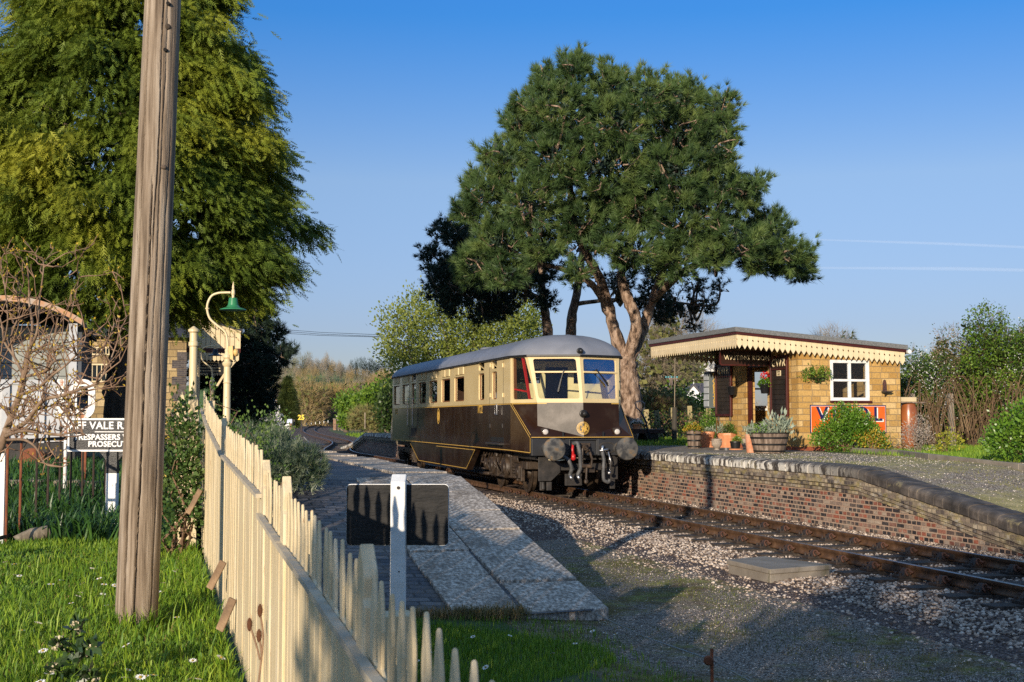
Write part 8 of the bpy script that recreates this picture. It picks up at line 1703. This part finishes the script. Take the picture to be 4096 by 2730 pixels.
for (kd, x, y, h, w) in (('olive', 690, 878, 62, 70), ('olive', 668, 880, 52, 50), ('grey', 705, 880, 56, 46), ('grey', 722, 876, 46, 44), ('pine', 718, 874, 40, 26), ('grey', 740, 882, 52, 44), ('grey', 752, 880, 62, 36), ('brown', 765, 884, 50, 50), ('grey', 782, 886, 48, 48), ('grey', 798, 886, 44, 40), ('brown', 725, 886, 40, 40), ('grey', 775, 882, 46, 36), ('grey', 655, 884, 44, 46), ('grey', 640, 888, 40, 44), ('brown', 812, 888, 36, 36), ('brown', 835, 890, 36, 38), ('pine', 808, 884, 50, 22), ('pine', 820, 884, 54, 26), ('pine', 834, 884, 56, 40), ('pine', 850, 886, 56, 42), ('pine', 864, 886, 50, 30), ('pine', 877, 888, 54, 46), ('pine', 760, 872, 34, 26), ('pine', 733, 870, 36, 30), ('olive', 848, 893, 24, 34), ('brown', 870, 894, 28, 34), ('brown', 890, 895, 30, 34), ('pine', 700, 872, 30, 30), ('pine', 785, 878, 36, 24), ('grey', 680, 886, 40, 50), ('brown', 700, 888, 36, 44), ('grey', 620, 890, 40, 44), ('grey', 755, 890, 34, 34), ('brown', 800, 890, 34, 30)): hill_tree(kd, x, y, h, w)
hd = on_hill(612 + 45, 890); q = dpt(*[c / 1.7407 for c in P6(395, 700)], 420); ch = thing('hill_cottage', 'distant orange brick house roof and chimney among hillside trees', 'house', q); k = 420 / F / 3.485; m_or_ = flat('orange_brick_far', (.50, .20, .08), .9)
MB().hexa([(-55 * k, 0, -6), (55 * k, 0, -6), (55 * k, 8, -6), (-55 * k, 8, -6), (-55 * k, 0, 0), (55 * k, 0, 0), (55 * k, 8, 0), (-55 * k, 8, 0)]).build('wall', m_or_, ch); MB().prism([(-58 * k, .01), (58 * k, .01), (20 * k, 30 * k), (-25 * k, 30 * k)], -.5, 8.5).build('roof', m_or_, ch); MB().box(30 * k, 55 * k, 2, 4, 0, 75 * k).build('chimney', m_or_, ch)
# scrub filling the valley floor
pts = []
for _ in range(5200):
    Y = random.uniform(235, 330); x = random.uniform(560, 960); p = dpt(x, 960, Y); pts.append((p[0], Y, .3 + random.random() ** 1.5 * random.uniform(1.5, 4)))
V, Fc = needles(np.array(pts), nrm(unit_rand(len(pts)) + np.array([0, 0, .8])), 3, 2.2, .10, .5); tag(np_mesh('scrub_woodland', V, Fc, m_brownhaze), kind='stuff')
pts = []
for _ in range(9000):
    Y = random.uniform(260, 380); x = random.uniform(900, 2700); p = dpt(x, 960, Y); pts.append((p[0], Y, .3 + random.random() ** 1.3 * random.uniform(2, 5)))
V, Fc = needles(np.array(pts), nrm(unit_rand(len(pts)) + np.array([0, 0, .8])), 3, 2.2, .12, .5); tag(np_mesh('far_woodland', V, Fc, m_greyhaze), kind='stuff')
# verge grass beyond the platform
blades('verge_grass', [VS(v + np.interp(s, TCVS[:, 1], TCVS[:, 0]), s, gz(v + np.interp(s, TCVS[:, 1], TCVS[:, 0]), s)) for v, s in zip(rng.uniform(3.6, 14, 9000), rng.uniform(80, 150, 9000))], .35, .05, m_grass)
blades('garden_grass', [VS(v, s, gz(v, s)) for v, s in zip(rng.uniform(15.2, 23.5, 30000), rng.uniform(21, 34, 30000)) if not (v < 19 and s > 29.5) and v > 15.0 + max(0, (s - 22) * .2)], .10, .010, m_grass)
blades('garden_grass', [VS(v, s, gz(v, s)) for v, s in zip(rng.uniform(13.5, 20, 9000), rng.uniform(36, 50, 9000))], .16, .016, m_grass)
blades('path_weeds', [VS(v, s, gz(v, s)) for v, s in zip(rng.uniform(12.1, 16.2, 9000), rng.uniform(15, 30, 9000)) if math.sin(v * 2.3 + s * 1.1) + math.sin(s * .9 - v * 3) > .7], .035, .008, mat('yellowish_weeds', [(.3, (.10, .11, .03)), (.7, (.20, .19, .06))], 2))
# thin contrails far away
m_con = bpy.data.materials.new('vapour'); t_, N_, L_, P_ = nodes(m_con); tr = N_.new('ShaderNodeBsdfTransparent'); df = N_.new('ShaderNodeBsdfDiffuse'); df.inputs[0].default_value = (1, 1, 1, 1); mx = N_.new('ShaderNodeMixShader'); mx.inputs[0].default_value = .028; L_.new(tr.outputs[0], mx.inputs[1]); L_.new(df.outputs[0], mx.inputs[2]); L_.new(mx.outputs[0], N_['Material Output'].inputs[0])
for (a, c, r, lb) in (((1868, 551), (2500, 575), 7.0, 'long thin white vapour trail in the sky, the upper and brighter of two'), ((1880, 616), (2500, 624), 9.0, 'fainter lower white vapour trail above the hedgerow')):
    o = thing('vapour_trail', lb, 'vapour trail', (0, 0, 0)); MB().tube([dpt(*a, 6000), dpt((a[0] + c[0]) / 2, (a[1] + c[1]) / 2 - 2, 6000), dpt(*c, 6000)], [r * .6, r * 1.1, r * .9], 8, True).build('vapour', m_con, o, smooth=True)

# ================================================================ what stands behind the photographer and throws the foreground into evening shade
def shade_tree(label, v, s, zc, rv, rs, rzz, n):
    p = VS(v, s, -.2); t = thing('orchard_tree', label, 'tree', p); bl = [(*(unit_rand(1)[0] * np.array([rv, rs, rzz]) * .7 + np.array([0, 0, zc])), min(rv, rs) * random.uniform(.3, .5)) for _ in range(12)]
    P, D = blob_pts(n // 5, bl, .3); q, d = clumped(P, D, 5, .2); np_mesh('crown', *leaves(q, d, .22, .15), m_hawthorn, t); b = MB(); knobbly(b, [(0, 0, 0), (.1, 0, zc * .5), (0, 0, zc)], .16, .06, 9)
    for i in range(14): branch(b, (0, 0, zc * random.uniform(.4, .8)), P[rng.integers(len(P))], .06, .015, 4)
    b.build('trunk', m_bark, t, smooth=True)
shade_tree('leafy tree behind the photographer shading the right foreground', -4.4, -7.2, 3.9, 2.2, 2.8, 1.3, 5200)
shade_tree('smaller leafy tree behind the photographer shading the wire and gravel', -5.6, -11.5, 4.0, 2.0, 2.6, 1.4, 3600)
hg_ = thing('garden_hedge', 'uneven garden hedge behind the photographer shading the near lawn', 'hedge', VS(-5.0, 1.2, .2), TH)
P = np.stack([rng.uniform(-.5, .5, 1500), rng.uniform(-2.2, 2.0, 1500), rng.uniform(0, 1, 1500)], -1); P[:, 2] *= 1.15 + .5 * np.sin(P[:, 1] * 3.1) + .2 * np.sin(P[:, 1] * 7.7); q, d = clumped(P, unit_rand(1500), 4, .06); np_mesh('foliage', *leaves(q, d, .09, .06), m_hawthorn, hg_)

# two passengers in the saloon
def passenger(label, wy, x, skin_, shirt, hair):
    p = CO + CNX * x * CSX + CAX * wy; t = thing('person', label, 'person', (p[0], p[1], 1.68), CTH)
    V = [(0, 0, .05), (0, .02, .30), (0, .03, .48), (0, .02, .56), (0, .0, .66), (0, -.01, .76), (-.19, .03, .47), (-.23, -.02, .22), (-.2, -.24, .15), (.19, .03, .47), (.23, -.02, .22), (.2, -.24, .15), (-.1, -.05, .06), (-.12, -.42, .07), (-.12, -.44, -.38), (.1, -.05, .06), (.12, -.42, .07), (.12, -.44, -.38)]
    E_ = [(0, 1), (1, 2), (2, 3), (3, 4), (4, 5), (2, 6), (6, 7), (7, 8), (2, 9), (9, 10), (10, 11), (0, 12), (12, 13), (13, 14), (0, 15), (15, 16), (16, 17)]
    rr = [.15, .14, .13, .055, .095, .085, .065, .05, .035, .065, .05, .035, .09, .07, .05, .09, .07, .05]
    me = bpy.data.meshes.new('body'); me.from_pydata(V, E_, []); me.materials.append(shirt)
    o = bpy.data.objects.new('body', me); COL.objects.link(o); o.parent = t; o.modifiers.new('skin', 'SKIN')
    for i, r in enumerate(rr): me.skin_vertices[0].data[i].radius = (r, r); me.skin_vertices[0].data[i].use_root = i == 0
    o.modifiers.new('sub', 'SUBSURF').render_levels = 2
    MB().lathe([(.02, .60), (.075, .62), (.09, .70), (.088, .78), (.06, .83), (.01, .85)], 16, (0, -.02, 0)).lathe([(.012, -.025), (.018, .02)], 8, (0, -.125, .70), 'y').build('face', skin_, t, smooth=True); MB().lathe([(.085, .70), (.10, .74), (.098, .80), (.065, .855), (.01, .87)], 16, (0, .012, 0)).build('hair', hair, t, smooth=True)
sk_ = flat('skin', (.45, .26, .18), .6)
passenger('white-haired passenger seated at the fourth saloon window from the far end of the railcar', sum(big[2]) / 2 - .15, -.92, sk_, flat('grey_jumper', (.22, .24, .28), .9), flat('white_hair', (.62, .60, .58), .8))
passenger('passenger in a pale shirt seated at the saloon window nearest the luggage doors', sum(big[5]) / 2 - .2, -.92, sk_, flat('pale_shirt', (.55, .52, .48), .9), flat('dark_hair', (.03, .022, .016), .8))
